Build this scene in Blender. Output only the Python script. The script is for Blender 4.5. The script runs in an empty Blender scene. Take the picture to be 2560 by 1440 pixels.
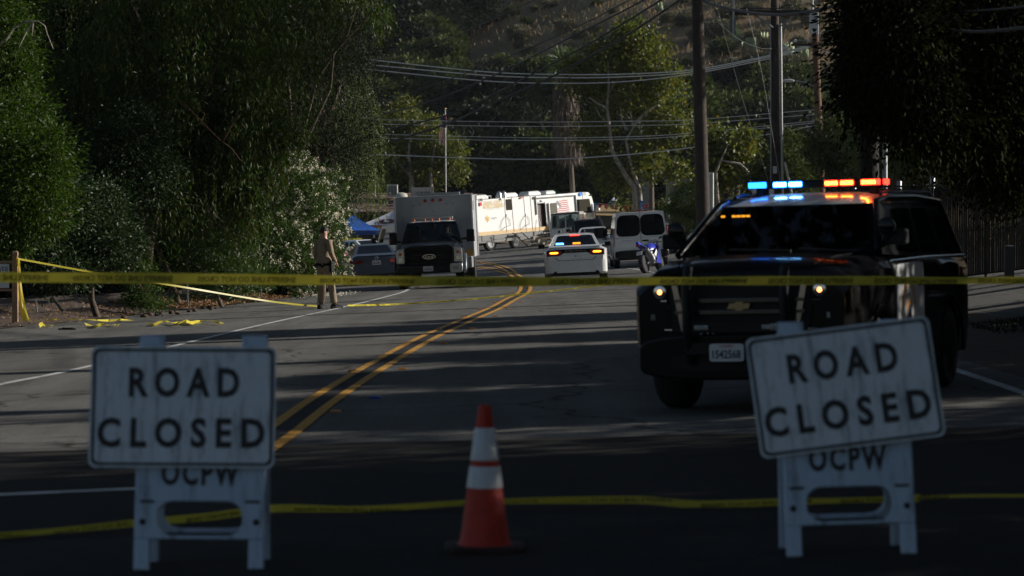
import bpy, bmesh, math, random
import numpy as np
from mathutils import Vector, Matrix, Quaternion
PI = math.pi
R = math.radians
scene = bpy.context.scene
COL = scene.collection

# ------------------------------------------------------------------ camera, sky, sun, exposure
CAM_H = 1.63
FPX = 7111.0                      # focal length in pixels of the 2560-wide photograph (100 mm lens)
YH = 577.0                        # horizon row
cam_d = bpy.data.cameras.new('camera')
cam = bpy.data.objects.new('camera', cam_d)
COL.objects.link(cam)
cam.location = (0, 0, CAM_H)
cam.rotation_euler = (R(90), 0, 0)
cam_d.sensor_width = 36.0
cam_d.lens = 36.0 * FPX / 2560.0
cam_d.shift_y = -(720 - YH) / 2560.0
cam_d.clip_start = 0.5
cam_d.clip_end = 4000
cam_d.dof.use_dof = True
cam_d.dof.focus_distance = 78.0
cam_d.dof.aperture_fstop = 3.6
scene.camera = cam

SUN_EL, SUN_TH = R(20), R(12)     # sun low on the right, a little beyond the camera's side
sun_vec = Vector((math.cos(SUN_EL) * math.cos(SUN_TH), math.cos(SUN_EL) * math.sin(SUN_TH), math.sin(SUN_EL)))
world = bpy.data.worlds.new('World')
scene.world = world
world.use_nodes = True
wn = world.node_tree
sky = wn.nodes.new('ShaderNodeTexSky')
sky.sky_type = 'NISHITA'
sky.sun_disc = False
sky.sun_elevation = SUN_EL
sky.sun_rotation = R(90) - SUN_TH
bg = wn.nodes['Background']
bg.inputs['Strength'].default_value = 0.05
wn.links.new(sky.outputs['Color'], bg.inputs['Color'])
sun_d = bpy.data.lights.new('sun', 'SUN')
sun_d.energy = 5.0
sun_d.angle = R(0.5)
sun_d.color = (1.0, 0.95, 0.87)
sun = bpy.data.objects.new('sun', sun_d)
COL.objects.link(sun)
sun.rotation_euler = sun_vec.to_track_quat('Z', 'Y').to_euler()
vs = scene.view_settings
vs.view_transform = 'Standard'
vs.look = 'None'
vs.exposure = 0.2
vs.gamma = 1.0
vs.use_curve_mapping = False
scene.cycles.max_bounces = 6
scene.cycles.diffuse_bounces = 2
scene.cycles.glossy_bounces = 3
scene.cycles.transmission_bounces = 4
scene.cycles.transparent_max_bounces = 8
scene.cycles.use_denoising = True
scene.cycles.use_adaptive_sampling = True
scene.cycles.adaptive_threshold = .02

# ------------------------------------------------------------------ place helpers
def ip(x, pts):
    if x <= pts[0][0]: return pts[0][1]
    for (a, va), (b, vb) in zip(pts, pts[1:]):
        if x <= b:
            return va + (vb - va) * (x - a) / (b - a)
    return pts[-1][1]
BANK = [(-40, .02), (15, .023), (60, .035), (85, .045), (105, .055), (180, .08), (400, .08)]
def ground(x, y):
    """height of the ground: a road banked into its curve, rising gently in the distance"""
    z = ip(y, BANK) * max(-17.0, min(12.0, x))
    z += .007 * max(0.0, min(y, 230) - 110)
    z += .10 * max(0.0, min(x, 14) - 7) * max(0.0, min(1.0, (110 - y) / 30.0))
    return z
def at(px, py, d):
    """world point at distance d seen at a pixel of the photograph"""
    return Vector(((px - 1280) / FPX * d, d, CAM_H - (py - YH) / FPX * d))
def on_ground(px, py):
    d = 40.0
    for _ in range(60):
        x = (px - 1280) / FPX * d
        h = CAM_H - ground(x, d)
        dn = FPX * h / max(4.0, (py - YH))
        d = d * .5 + min(dn, 240) * .5
    x = (px - 1280) / FPX * d
    return Vector((x, d, ground(x, d)))
def gz(x, y, dz=0.0):
    return Vector((x, y, ground(x, y) + dz))

# ------------------------------------------------------------------ objects
def tagit(o, label=None, cat=None, group=None, kind=None):
    if label: o['label'] = label
    if cat: o['category'] = cat
    if group: o['group'] = group
    if kind: o['kind'] = kind
    return o
def thing(name, label, cat, loc=(0, 0, 0), rotz=0.0, group=None, rot=None):
    o = bpy.data.objects.new(name, None)
    COL.objects.link(o)
    o.empty_display_size = .2
    o.location = loc
    o.rotation_euler = rot if rot else (0, 0, rotz)
    return tagit(o, label, cat, group)
def copy_tree(o, parent=None):
    c = o.copy()
    COL.objects.link(c)
    if parent is not None: c.parent = parent
    for ch in list(o.children): copy_tree(ch, c)
    return c

class MB:
    """collects shapes into one mesh"""
    def __init__(s): s.v, s.f, s.m = [], [], []
    def add(s, vs_, fs_, mi=0):
        b = len(s.v)
        s.v += [tuple(p) for p in vs_]
        s.f += [tuple(i + b for i in f) for f in fs_]
        s.m += [mi] * len(fs_)
        return s
    def box(s, c, size, rot=None, mi=0, taper=1.0):
        hx, hy, hz = size[0] / 2, size[1] / 2, size[2] / 2
        P = []
        for z, t in ((-hz, 1.0), (hz, taper)):
            P += [Vector((-hx * t, -hy * t, z)), Vector((hx * t, -hy * t, z)), Vector((hx * t, hy * t, z)), Vector((-hx * t, hy * t, z))]
        if rot is not None:
            M_ = rot if isinstance(rot, Matrix) else Matrix.Rotation(rot, 3, 'Z')
            P = [M_ @ p for p in P]
        c = Vector(c)
        return s.add([p + c for p in P], [(0, 3, 2, 1), (4, 5, 6, 7), (0, 1, 5, 4), (1, 2, 6, 5), (2, 3, 7, 6), (3, 0, 4, 7)], mi)
    def loft(s, rings, closed=True, caps=True, mi=0):
        n = len(rings[0]); V = [p for r in rings for p in r]; Fs = []
        for k in range(len(rings) - 1):
            for i in range(n if closed else n - 1):
                j = (i + 1) % n
                Fs.append((k * n + i, k * n + j, (k + 1) * n + j, (k + 1) * n + i))
        if caps and closed:
            Fs.append(tuple(reversed(range(n))))
            Fs.append(tuple((len(rings) - 1) * n + i for i in range(n)))
        return s.add(V, Fs, mi)
    def tube(s, pts, r, n=6, caps=True, mi=0):
        pts = [Vector(p) for p in pts]
        if not isinstance(r, (list, tuple)): r = [r] * len(pts)
        rings = []; up = Vector((0, 0, 1))
        prev = None
        for i, p in enumerate(pts):
            t = (pts[min(i + 1, len(pts) - 1)] - pts[max(i - 1, 0)])
            if t.length < 1e-9: t = Vector((0, 0, 1))
            t.normalize()
            a = t.orthogonal().normalized() if prev is None else (prev - t * prev.dot(t))
            if a.length < 1e-6: a = t.orthogonal()
            a.normalize(); prev = a
            b = t.cross(a)
            rings.append([p + (a * math.cos(2 * PI * k / n) + b * math.sin(2 * PI * k / n)) * r[i] for k in range(n)])
        return s.loft(rings, True, caps, mi)
    def cyl(s, p0, p1, r0, r1=None, n=12, mi=0):
        return s.tube([p0, p1], [r0, r0 if r1 is None else r1], n, True, mi)
    def lathe(s, prof, n=20, M_=None, mi=0):
        """profile of (radius, height) about local z; M_ places it"""
        rings = []
        for r, z in prof:
            ring = [Vector((r * math.cos(2 * PI * k / n), r * math.sin(2 * PI * k / n), z)) for k in range(n)]
            rings.append([M_ @ p for p in ring] if M_ is not None else ring)
        return s.loft(rings, True, True, mi)
    def prism(s, poly, ext, mi=0):
        """polygon (3-D points) pushed along the vector ext"""
        e = Vector(ext); n = len(poly); P = [Vector(p) for p in poly]
        V = P + [p + e for p in P]
        Fs = [tuple(range(n)), tuple(n + i for i in reversed(range(n)))]
        for i in range(n):
            j = (i + 1) % n
            Fs.append((i, n + i, n + j, j))
        return s.add(V, Fs, mi)
    def quad(s, a, b, c, d, mi=0):
        return s.add([a, b, c, d], [(0, 1, 2, 3)], mi)
    def ball(s, c, r, n=10, m=6, mi=0):
        if not isinstance(r, (list, tuple)): r = (r, r, r)
        rings = []
        for k in range(1, m):
            a = PI * k / m
            rings.append([Vector((c[0] + r[0] * math.sin(a) * math.cos(2 * PI * i / n), c[1] + r[1] * math.sin(a) * math.sin(2 * PI * i / n), c[2] + r[2] * math.cos(a))) for i in range(n)])
        return s.loft(rings, True, True, mi)
    def build(s, name, mats, parent=None, smooth=None, bevel=None, weld=False, seg=2, normals=True, sub=0):
        me = bpy.data.meshes.new(name)
        me.from_pydata(s.v, [], s.f)
        if not isinstance(mats, (list, tuple)): mats = [mats]
        for m in mats: me.materials.append(m)
        if len(mats) > 1: me.polygons.foreach_set('material_index', s.m)
        if weld or normals:
            bm = bmesh.new(); bm.from_mesh(me)
            if weld: bmesh.ops.remove_doubles(bm, verts=bm.verts, dist=2e-4)
            if normals: bmesh.ops.recalc_face_normals(bm, faces=bm.faces)
            bm.to_mesh(me); bm.free()
        if smooth is not None:
            me.polygons.foreach_set('use_smooth', [True] * len(me.polygons))
            if smooth < 179: me.set_sharp_from_angle(angle=R(smooth))
        o = bpy.data.objects.new(name, me)
        COL.objects.link(o)
        if parent is not None: o.parent = parent
        if bevel:
            b = o.modifiers.new('bevel', 'BEVEL'); b.width = bevel; b.segments = seg
            b.limit_method = 'ANGLE'; b.angle_limit = R(35)
            if smooth is None:
                me.polygons.foreach_set('use_smooth', [True] * len(me.polygons))
                b.harden_normals = True
        if sub:
            sm = o.modifiers.new('sub', 'SUBSURF'); sm.levels = sub; sm.render_levels = sub
        return o

def raw_mesh(name, V, Fq, mat, parent=None, smooth=False):
    """big quad meshes from numpy arrays"""
    me = bpy.data.meshes.new(name)
    nv, nf = len(V), len(Fq)
    k = Fq.shape[1]
    me.vertices.add(nv); me.vertices.foreach_set('co', np.asarray(V, np.float32).ravel())
    me.loops.add(nf * k); me.loops.foreach_set('vertex_index', np.asarray(Fq, np.int32).ravel())
    me.polygons.add(nf)
    me.polygons.foreach_set('loop_start', np.arange(0, nf * k, k, dtype=np.int32))
    me.update(calc_edges=True)
    if smooth: me.polygons.foreach_set('use_smooth', np.ones(nf, bool))
    me.materials.append(mat)
    o = bpy.data.objects.new(name, me)
    COL.objects.link(o)
    if parent is not None: o.parent = parent
    return o

# ------------------------------------------------------------------ materials
def lin(c):
    return tuple((x / 12.92 if x <= .04045 else ((x + .055) / 1.055) ** 2.4) for x in [v / 255 for v in c])
def mat(name, col, rough=.6, metal=0.0, var=0.15, vscale=6.0, bump=0.0, bscale=60.0, coat=0.0, spec=0.5, emis=None, estr=0.0, col2=None, detail=4.0, dirt=None):
    """principled material with a noise-driven colour variation, relief and optional dirt"""
    m = bpy.data.materials.new(name)
    m.use_nodes = True
    nt = m.node_tree; N = nt.nodes; L = nt.links
    p = N['Principled BSDF']
    p.inputs['Roughness'].default_value = rough
    p.inputs['Metallic'].default_value = metal
    p.inputs['Specular IOR Level'].default_value = spec
    if coat:
        p.inputs['Coat Weight'].default_value = coat
        p.inputs['Coat Roughness'].default_value = .04
    tc = N.new('ShaderNodeTexCoord')
    no = N.new('ShaderNodeTexNoise'); no.inputs['Scale'].default_value = vscale; no.inputs['Detail'].default_value = detail
    no.inputs['Roughness'].default_value = .62
    L.new(tc.outputs['Object'], no.inputs['Vector'])
    cr = N.new('ShaderNodeValToRGB')
    a = col2 if col2 else tuple(c * (1 - var) for c in col)
    b = col if col2 else tuple(min(1, c * (1 + var)) for c in col)
    cr.color_ramp.elements[0].position = .32; cr.color_ramp.elements[0].color = (*a, 1)
    cr.color_ramp.elements[1].position = .68; cr.color_ramp.elements[1].color = (*b, 1)
    L.new(no.outputs['Fac'], cr.inputs['Fac'])
    src = cr.outputs['Color']
    if dirt:                                   # (colour, amount, scale)
        n2 = N.new('ShaderNodeTexNoise'); n2.inputs['Scale'].default_value = dirt[2]; n2.inputs['Detail'].default_value = 8
        n2.inputs['Roughness'].default_value = .7
        if len(dirt) > 3:                      # streaks: stretch the stains
            mp = N.new('ShaderNodeMapping'); mp.inputs['Scale'].default_value = dirt[3]
            L.new(tc.outputs['Object'], mp.inputs['Vector']); L.new(mp.outputs['Vector'], n2.inputs['Vector'])
        else: L.new(tc.outputs['Object'], n2.inputs['Vector'])
        r2 = N.new('ShaderNodeValToRGB'); r2.color_ramp.elements[0].position = .5; r2.color_ramp.elements[1].position = .72
        r2.color_ramp.elements[0].color = (0, 0, 0, 1); r2.color_ramp.elements[1].color = (dirt[1],) * 3 + (1,)
        L.new(n2.outputs['Fac'], r2.inputs['Fac'])
        mx = N.new('ShaderNodeMix'); mx.data_type = 'RGBA'
        L.new(r2.outputs['Color'], mx.inputs['Factor']); L.new(src, mx.inputs['A']); mx.inputs['B'].default_value = (*dirt[0], 1)
        src = mx.outputs['Result']
    L.new(src, p.inputs['Base Color'])
    if bump:
        nb = N.new('ShaderNodeTexNoise'); nb.inputs['Scale'].default_value = bscale; nb.inputs['Detail'].default_value = 6
        L.new(tc.outputs['Object'], nb.inputs['Vector'])
        bp = N.new('ShaderNodeBump'); bp.inputs['Strength'].default_value = bump; bp.inputs['Distance'].default_value = .02
        L.new(nb.outputs['Fac'], bp.inputs['Height']); L.new(bp.outputs['Normal'], p.inputs['Normal'])
    if emis:
        p.inputs['Emission Color'].default_value = (*emis, 1)
        p.inputs['Emission Strength'].default_value = estr
    return m
def glass_mat(name, tint=(.55, .6, .6), ior=1.4):
    """thin window pane: see-through, tinted, with a mirror-like sheen at grazing angles"""
    m = bpy.data.materials.new(name); m.use_nodes = True
    nt = m.node_tree; N = nt.nodes; L = nt.links
    N.remove(N['Principled BSDF'])
    out = N['Material Output']
    tr = N.new('ShaderNodeBsdfTransparent'); tr.inputs['Color'].default_value = (*tint, 1)
    gl = N.new('ShaderNodeBsdfGlossy'); gl.inputs['Roughness'].default_value = .03; gl.inputs['Color'].default_value = (.9, .95, 1, 1)
    lw = N.new('ShaderNodeFresnel'); lw.inputs['IOR'].default_value = ior
    ge = N.new('ShaderNodeNewGeometry'); iv = N.new('ShaderNodeMath'); iv.operation = 'SUBTRACT'; iv.inputs[0].default_value = 1.0
    mu = N.new('ShaderNodeMath'); mu.operation = 'MULTIPLY'
    L.new(ge.outputs['Backfacing'], iv.inputs[1]); L.new(iv.outputs[0], mu.inputs[0]); L.new(lw.outputs['Fac'], mu.inputs[1])
    mx = N.new('ShaderNodeMixShader')
    L.new(mu.outputs[0], mx.inputs['Fac']); L.new(tr.outputs['BSDF'], mx.inputs[1]); L.new(gl.outputs['BSDF'], mx.inputs[2])
    L.new(mx.outputs['Shader'], out.inputs['Surface'])
    return m
def leaf_mat(name, cols, rough=.4, trans=.35, spec=.5):
    """leaf: colour picked per leaf, part of the light passes through"""
    m = bpy.data.materials.new(name); m.use_nodes = True
    nt = m.node_tree; N = nt.nodes; L = nt.links
    p = N['Principled BSDF']; out = N['Material Output']
    p.inputs['Roughness'].default_value = rough; p.inputs['Specular IOR Level'].default_value = spec
    g = N.new('ShaderNodeNewGeometry')
    cr = N.new('ShaderNodeValToRGB')
    e = cr.color_ramp.elements
    while len(e) < len(cols): e.new(.5)
    for i, c in enumerate(cols):
        e[i].position = i / max(1, len(cols) - 1); e[i].color = (*c, 1)
    L.new(g.outputs['Random Per Island'], cr.inputs['Fac'])
    L.new(cr.outputs['Color'], p.inputs['Base Color'])
    t = N.new('ShaderNodeBsdfTranslucent')
    hs = N.new('ShaderNodeHueSaturation'); hs.inputs['Value'].default_value = 1.5; hs.inputs['Saturation'].default_value = 1.15
    L.new(cr.outputs['Color'], hs.inputs['Color']); L.new(hs.outputs['Color'], t.inputs['Color'])
    mx = N.new('ShaderNodeMixShader'); mx.inputs['Fac'].default_value = trans
    L.new(p.outputs['BSDF'], mx.inputs[1]); L.new(t.outputs['BSDF'], mx.inputs[2])
    L.new(mx.outputs['Shader'], out.inputs['Surface'])
    return m

BLACK = mat('black_plastic', (.010, .010, .011), .5, var=.2, spec=.25)
LEATHER = mat('black_leather', (.006, .006, .006), .55, var=.2, spec=.15)
RUBBER = mat('tyre_rubber', (.014, .014, .015), .85, var=.3, vscale=14, bump=.3, bscale=90)
CHROME = mat('chrome', (.75, .76, .78), .12, 1.0, var=.05)
ALU = mat('brushed_aluminium', (.45, .46, .47), .38, .9, var=.12, vscale=20)
STEEL = mat('galvanised_steel', (.32, .33, .34), .5, .7, var=.2, vscale=15)
DARKGLASS = mat('tinted_glass', (.005, .006, .008), .05, var=.1, spec=.28)
GLASS = glass_mat('window_glass')
INTERIOR = mat('cabin_trim', (.015, .015, .017), .8, var=.3)
REDLENS = mat('red_lens', (.25, .008, .012), .18, var=.2, vscale=30, coat=.6)
AMBERLENS = mat('amber_lens', (.55, .11, .01), .2, var=.2, vscale=30, coat=.6)
CLEARLENS = mat('clear_lens', (.42, .43, .43), .12, .3, var=.35, vscale=22, coat=.8)
PLATE = mat('plate_white', (.62, .63, .64), .45, var=.06)
PLATEINK = mat('plate_ink', (.02, .025, .09), .5)
PLATERED = mat('plate_red_ink', (.45, .04, .04), .5)
SKIN = mat('skin', (.42, .23, .16), .5, var=.12, vscale=30)

# ------------------------------------------------------------------ lettering
def text_mesh(name, body, mats, w, h, parent=None, loc=(0, 0, 0), rot=(0, 0, 0), spacing=1.0, bold=0.0, depth=.001, align='CENTER', mirror=False):
    """letters as a thin mesh fitted into w x h, lying in local x-z facing -y"""
    cu = bpy.data.curves.new(name, 'FONT')
    cu.body = body; cu.size = 1.0; cu.space_character = spacing; cu.offset = bold; cu.extrude = .5
    cu.resolution_u = 3
    tmp = bpy.data.objects.new('tmp_text', cu)
    COL.objects.link(tmp)
    bpy.context.view_layer.update()
    dg = bpy.context.evaluated_depsgraph_get()
    me = bpy.data.meshes.new_from_object(tmp.evaluated_get(dg))
    bpy.data.objects.remove(tmp, do_unlink=True)
    n = len(me.vertices)
    co = np.empty(n * 3, np.float32); me.vertices.foreach_get('co', co); co = co.reshape(-1, 3)
    lo, hi = co.min(0), co.max(0)
    out = np.empty_like(co)
    sx = w / max(1e-6, hi[0] - lo[0]); sz = h / max(1e-6, hi[1] - lo[1])
    out[:, 0] = (co[:, 0] - (lo[0] + hi[0]) / 2) * sx * (-1 if mirror else 1)
    out[:, 2] = (co[:, 1] - (lo[1] + hi[1]) / 2) * sz
    out[:, 1] = -(co[:, 2]) * depth * 2
    me.vertices.foreach_set('co', out.ravel())
    me.materials.clear()
    for m_ in (mats if isinstance(mats, (list, tuple)) else [mats]): me.materials.append(m_)
    me.name = name
    o = bpy.data.objects.new(name, me)
    COL.objects.link(o)
    if parent is not None: o.parent = parent
    o.location = loc; o.rotation_euler = rot
    return o
# ================================================================== THE SETTING
rng = np.random.default_rng(7)
def asphalt_mat():
    m = bpy.data.materials.new('asphalt'); m.use_nodes = True
    nt = m.node_tree; N = nt.nodes; L = nt.links; p = N['Principled BSDF']
    tc = N.new('ShaderNodeTexCoord')
    def noise(scale, detail=4, rough=.6, stretch=None):
        n = N.new('ShaderNodeTexNoise'); n.inputs['Scale'].default_value = scale; n.inputs['Detail'].default_value = detail; n.inputs['Roughness'].default_value = rough
        if stretch:
            mp = N.new('ShaderNodeMapping'); mp.inputs['Scale'].default_value = stretch
            L.new(tc.outputs['Object'], mp.inputs['Vector']); L.new(mp.outputs['Vector'], n.inputs['Vector'])
        else: L.new(tc.outputs['Object'], n.inputs['Vector'])
        return n.outputs['Fac']
    def ramp(src, p0, c0, p1, c1):
        r = N.new('ShaderNodeValToRGB'); e = r.color_ramp.elements
        e[0].position = p0; e[0].color = (*c0, 1); e[1].position = p1; e[1].color = (*c1, 1)
        L.new(src, r.inputs['Fac']); return r.outputs['Color']
    def mix(f, a, b, mode='MIX'):
        x = N.new('ShaderNodeMix'); x.data_type = 'RGBA'; x.blend_type = mode
        if isinstance(f, float): x.inputs['Factor'].default_value = f
        else: L.new(f, x.inputs['Factor'])
        L.new(a, x.inputs['A']); L.new(b, x.inputs['B']); return x.outputs['Result']
    base = ramp(noise(.35, 5), .3, (.145, .140, .131), .7, (.195, .188, .176))
    grit = ramp(noise(42, 3, .7), .3, (.55, .55, .55), .75, (1.35, 1.33, 1.28))
    streak = ramp(noise(1.0, 5, .6, (1.6, .12, 1)), .35, (.78, .78, .78), .65, (1.1, 1.1, 1.1))
    c = mix(1.0, mix(1.0, base, grit, 'MULTIPLY'), streak, 'MULTIPLY')
    v = N.new('ShaderNodeTexVoronoi'); v.feature = 'DISTANCE_TO_EDGE'; v.inputs['Scale'].default_value = .22
    wob = N.new('ShaderNodeTexNoise'); wob.inputs['Scale'].default_value = 1.3; wob.inputs['Detail'].default_value = 6
    L.new(tc.outputs['Object'], wob.inputs['Vector'])
    ad = N.new('ShaderNodeVectorMath'); ad.operation = 'ADD'
    L.new(tc.outputs['Object'], ad.inputs[0]); L.new(wob.outputs['Color'], ad.inputs[1]); L.new(ad.outputs['Vector'], v.inputs['Vector'])
    crack = ramp(v.outputs['Distance'], .0, (.25, .25, .25), .010, (1, 1, 1))
    c = mix(1.0, c, crack, 'MULTIPLY')
    stain = ramp(noise(.9, 7, .7, (1, .35, 1)), .58, (1, 1, 1), .74, (.62, .60, .58))
    c = mix(1.0, c, stain, 'MULTIPLY')
    L.new(c, p.inputs['Base Color'])
    p.inputs['Roughness'].default_value = .88
    p.inputs['Specular IOR Level'].default_value = .08
    nb = N.new('ShaderNodeTexNoise'); nb.inputs['Scale'].default_value = 55; nb.inputs['Detail'].default_value = 4
    L.new(tc.outputs['Object'], nb.inputs['Vector'])
    bp = N.new('ShaderNodeBump'); bp.inputs['Strength'].default_value = .45; bp.inputs['Distance'].default_value = .012
    L.new(nb.outputs['Fac'], bp.inputs['Height']); L.new(bp.outputs['Normal'], p.inputs['Normal'])
    return m
ASPHALT = asphalt_mat()
DIRT = mat('bare_dirt', (.085, .052, .034), .95, var=.35, vscale=2.2, bump=.8, bscale=14, col2=(.045, .028, .019), detail=8)
HILLMAT = mat('dry_hillside', (.27, .18, .10), .95, vscale=.09, col2=(.12, .105, .05), detail=9, bump=.6, bscale=1.2)
PAINTY = mat('yellow_paint', (.62, .30, .028), .7, var=.12, vscale=3, dirt=((.12, .09, .05), .75, 3.5))
PAINTW = mat('white_paint', (.60, .60, .58), .7, var=.1, vscale=3, dirt=((.17, .16, .145), .95, 2.2))
PAINTK = mat('black_paint', (.03, .03, .03), .9, var=.3, vscale=3, dirt=((.09, .085, .08), .5, 3.0), spec=.2)

def sheet(name, xs_fn, ys, mat_, dz, nx=24):
    """a sheet that follows the ground between two x limits given per y"""
    V, Q = [], []
    for j, y in enumerate(ys):
        a, b = xs_fn(y)
        for i in range(nx + 1):
            x = a + (b - a) * i / nx
            V.append((x, y, ground(x, y) + dz))
    for j in range(len(ys) - 1):
        for i in range(nx):
            k = j * (nx + 1) + i
            Q.append((k, k + 1, k + nx + 2, k + nx + 1))
    o = raw_mesh(name, np.array(V), np.array(Q), mat_, smooth=True)
    tagit(o, kind='structure')
    return o
ys = [-60, -40, -25, -12, 0] + [5 + 3.0 * i for i in range(90)] + [300, 400]
sheet('ground', lambda y: (-260, 260), ys, DIRT, -.03, 130)
ROAD_L = [(-60, -16), (45, -11.6), (57.0, -10.7), (66, -8.9), (83, -6.1), (90, -6.2), (94, -16), (110, -26), (160, -46), (240, -60)]
ROAD_R = [(-60, 7.2), (37, 7.2), (43, 13), (60, 13.5), (64, 6.6), (118, 6.8), (135, 10), (170, 12), (240, 14)]
sheet('road', lambda y: (ip(y, ROAD_L), ip(y, ROAD_R)), [-60, -40, -20, -8] + [1.5 * i for i in range(145)], ASPHALT, 0.0, 40)

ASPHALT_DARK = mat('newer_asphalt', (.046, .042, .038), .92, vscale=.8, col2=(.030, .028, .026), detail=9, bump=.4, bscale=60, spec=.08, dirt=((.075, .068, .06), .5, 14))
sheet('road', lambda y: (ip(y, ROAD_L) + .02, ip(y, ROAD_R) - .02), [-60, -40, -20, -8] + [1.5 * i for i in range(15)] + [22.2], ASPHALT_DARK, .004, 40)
def strip(name, pts, width, mat_, dz, off=0.0, parent=None):
    """a painted line of given width following points on the ground"""
    P = [Vector((p[0], p[1])) for p in pts]
    V, Q = [], []
    for i, p in enumerate(P):
        t = (P[min(i + 1, len(P) - 1)] - P[max(i - 1, 0)]).normalized()
        n = Vector((-t.y, t.x))
        for s_ in (-1, 1):
            q = p + n * (off + s_ * width / 2)
            V.append((q.x, q.y, ground(q.x, q.y) + dz))
    for i in range(len(P) - 1):
        Q.append((2 * i, 2 * i + 1, 2 * i + 3, 2 * i + 2))
    o = raw_mesh(name, np.array(V), np.array(Q), mat_)
    if parent is None: tagit(o, kind='structure')
    return o
def smooth_path(pts, n=10):
    """Catmull-Rom through 2-D points"""
    P = [Vector(p) for p in pts]; out = []
    P = [2 * P[0] - P[1]] + P + [2 * P[-1] - P[-2]]
    for i in range(1, len(P) - 2):
        for k in range(n):
            t = k / n
            a, b, c, d = P[i - 1], P[i], P[i + 1], P[i + 2]
            out.append(.5 * ((2 * b) + (c - a) * t + (2 * a - 5 * b + 4 * c - d) * t * t + (3 * b - a - 3 * c + d) * t ** 3))
    out.append(P[-2])
    return out
cl_px = [(699, 1082), (813, 997), (940, 917), (1066, 846), (1172, 799), (1235, 772), (1277, 749), (1307, 733), (1313, 715), (1294, 694)]
cl = [on_ground(*p).xy for p in cl_px]
d0 = (cl[0] - cl[2]).normalized()
near = [cl[0] + d0 * 3.2, cl[0] + d0 * 1.6]
far_a = [on_ground(1263, 671).xy, on_ground(1194, 655).xy, on_ground(1090, 646).xy, on_ground(900, 642).xy]
far_b = [on_ground(1263, 681).xy, on_ground(1194, 668).xy, on_ground(1090, 660).xy, on_ground(900, 655).xy]
cpath = smooth_path(near + cl)
GAP = .105
strip('centre_line_black', cpath, .16, PAINTK, .006)
strip('centre_line_yellow', cpath, .105, PAINTY, .010, GAP + .03)
strip('centre_line_yellow', cpath, .105, PAINTY, .010, -GAP - .03)
for fp in (far_a, far_b):
    pp = smooth_path([cl[-2], cl[-1]] + fp)[10:]
    strip('centre_line_black', pp, .16, PAINTK, .012 if fp is far_a else .014)
    strip('centre_line_yellow', pp, .105, PAINTY, .016 if fp is far_a else .018, GAP + .03)
    strip('centre_line_yellow', pp, .105, PAINTY, .016 if fp is far_a else .018, -GAP - .03)
le = [on_ground(*p).xy for p in [(20, 958), (230, 915), (640, 816), (860, 768), (1000, 733), (1030, 720)]]
le = [le[0] + (le[0] - le[1])] + le + [Vector((-2.6, 92)), Vector((-3.2, 100)), Vector((-6, 110)), Vector((-12, 116))]
strip('edge_line_left', smooth_path(le), .12, PAINTW, .008)
re_ = [Vector(p) for p in [(4.4, 8), (4.65, 20), (4.75, 28), (4.85, 45), (4.9, 70), (4.75, 92), (4.3, 105), (3.4, 116)]]
strip('edge_line_right', smooth_path(re_), .12, PAINTW, .008)
strip('stop_line', [Vector((-9.0, 17.1)), Vector((-3.3, 18.35)), Vector((-2.2, 18.6))], .17, PAINTW, .009)
strip('parking_line', [Vector((2.6, 103.5)), Vector((5.6, 103.9))], .22, PAINTW, .013)
strip('parking_line', [Vector((2.6, 107.5)), Vector((5.6, 107.9))], .22, PAINTW, .013)

# raised road markers: each one a thing
MARK = mat('amber_marker', (.55, .22, .04), .35, var=.2, vscale=40, coat=.4)
MARKB = mat('blue_marker', (.01, .06, .35), .3, var=.2, vscale=40, coat=.5)
def marker_mesh(name, m_):
    b = MB()
    b.loft([[Vector((x * .052 * k, y * .055 * k, z)) for x, y in ((-1, -1), (1, -1), (1, 1), (-1, 1))] for k, z in ((1, 0), (1, .004), (.7, .02))])
    o = b.build(name, m_)
    return o
mk_px = [((838, 1031), None), ((1006, 924), (880, 929)), ((1110, 860), (1012, 863)), ((1181, 823), (1096, 825)), ((1237, 791), (1162, 794)),
         ((1270, 773), (1200, 774)), ((1302, 755), (1237, 757)), ((1325, 743), None), ((1334, 730), (1280, 731)), ((1337, 716), (1289, 716))]
mk0 = marker_mesh('road_marker', MARK); first = True
names_near = ['nearest the cone', 'just beyond the shadow edge', 'in the long shade', 'where the shade ends', 'in mid road', 'in the sunny stretch',
              'near the sagging tape', 'by the sagging tape', 'just past the sagging tape', 'below the white patrol sedan']
for i, (r_, l_) in enumerate(mk_px):
    for side, q in (('right', r_), ('left', l_)):
        if q is None: continue
        o = mk0 if first else mk0.copy()
        if not first: COL.objects.link(o)
        first = False
        g = on_ground(*q); o.location = g + Vector((0, 0, .004))
        tagit(o, f'amber reflective road marker {side} of the double yellow line, {names_near[i]}', 'road marker', 'amber markers along the double yellow line')
bmk = marker_mesh('road_marker', MARKB)
bmk.location = on_ground(938, 996) + Vector((0, 0, .004)); bmk.scale = (1.2, 1.2, 1)
tagit(bmk, 'lone blue reflective marker on the asphalt right of the double yellow line', 'road marker')

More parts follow.
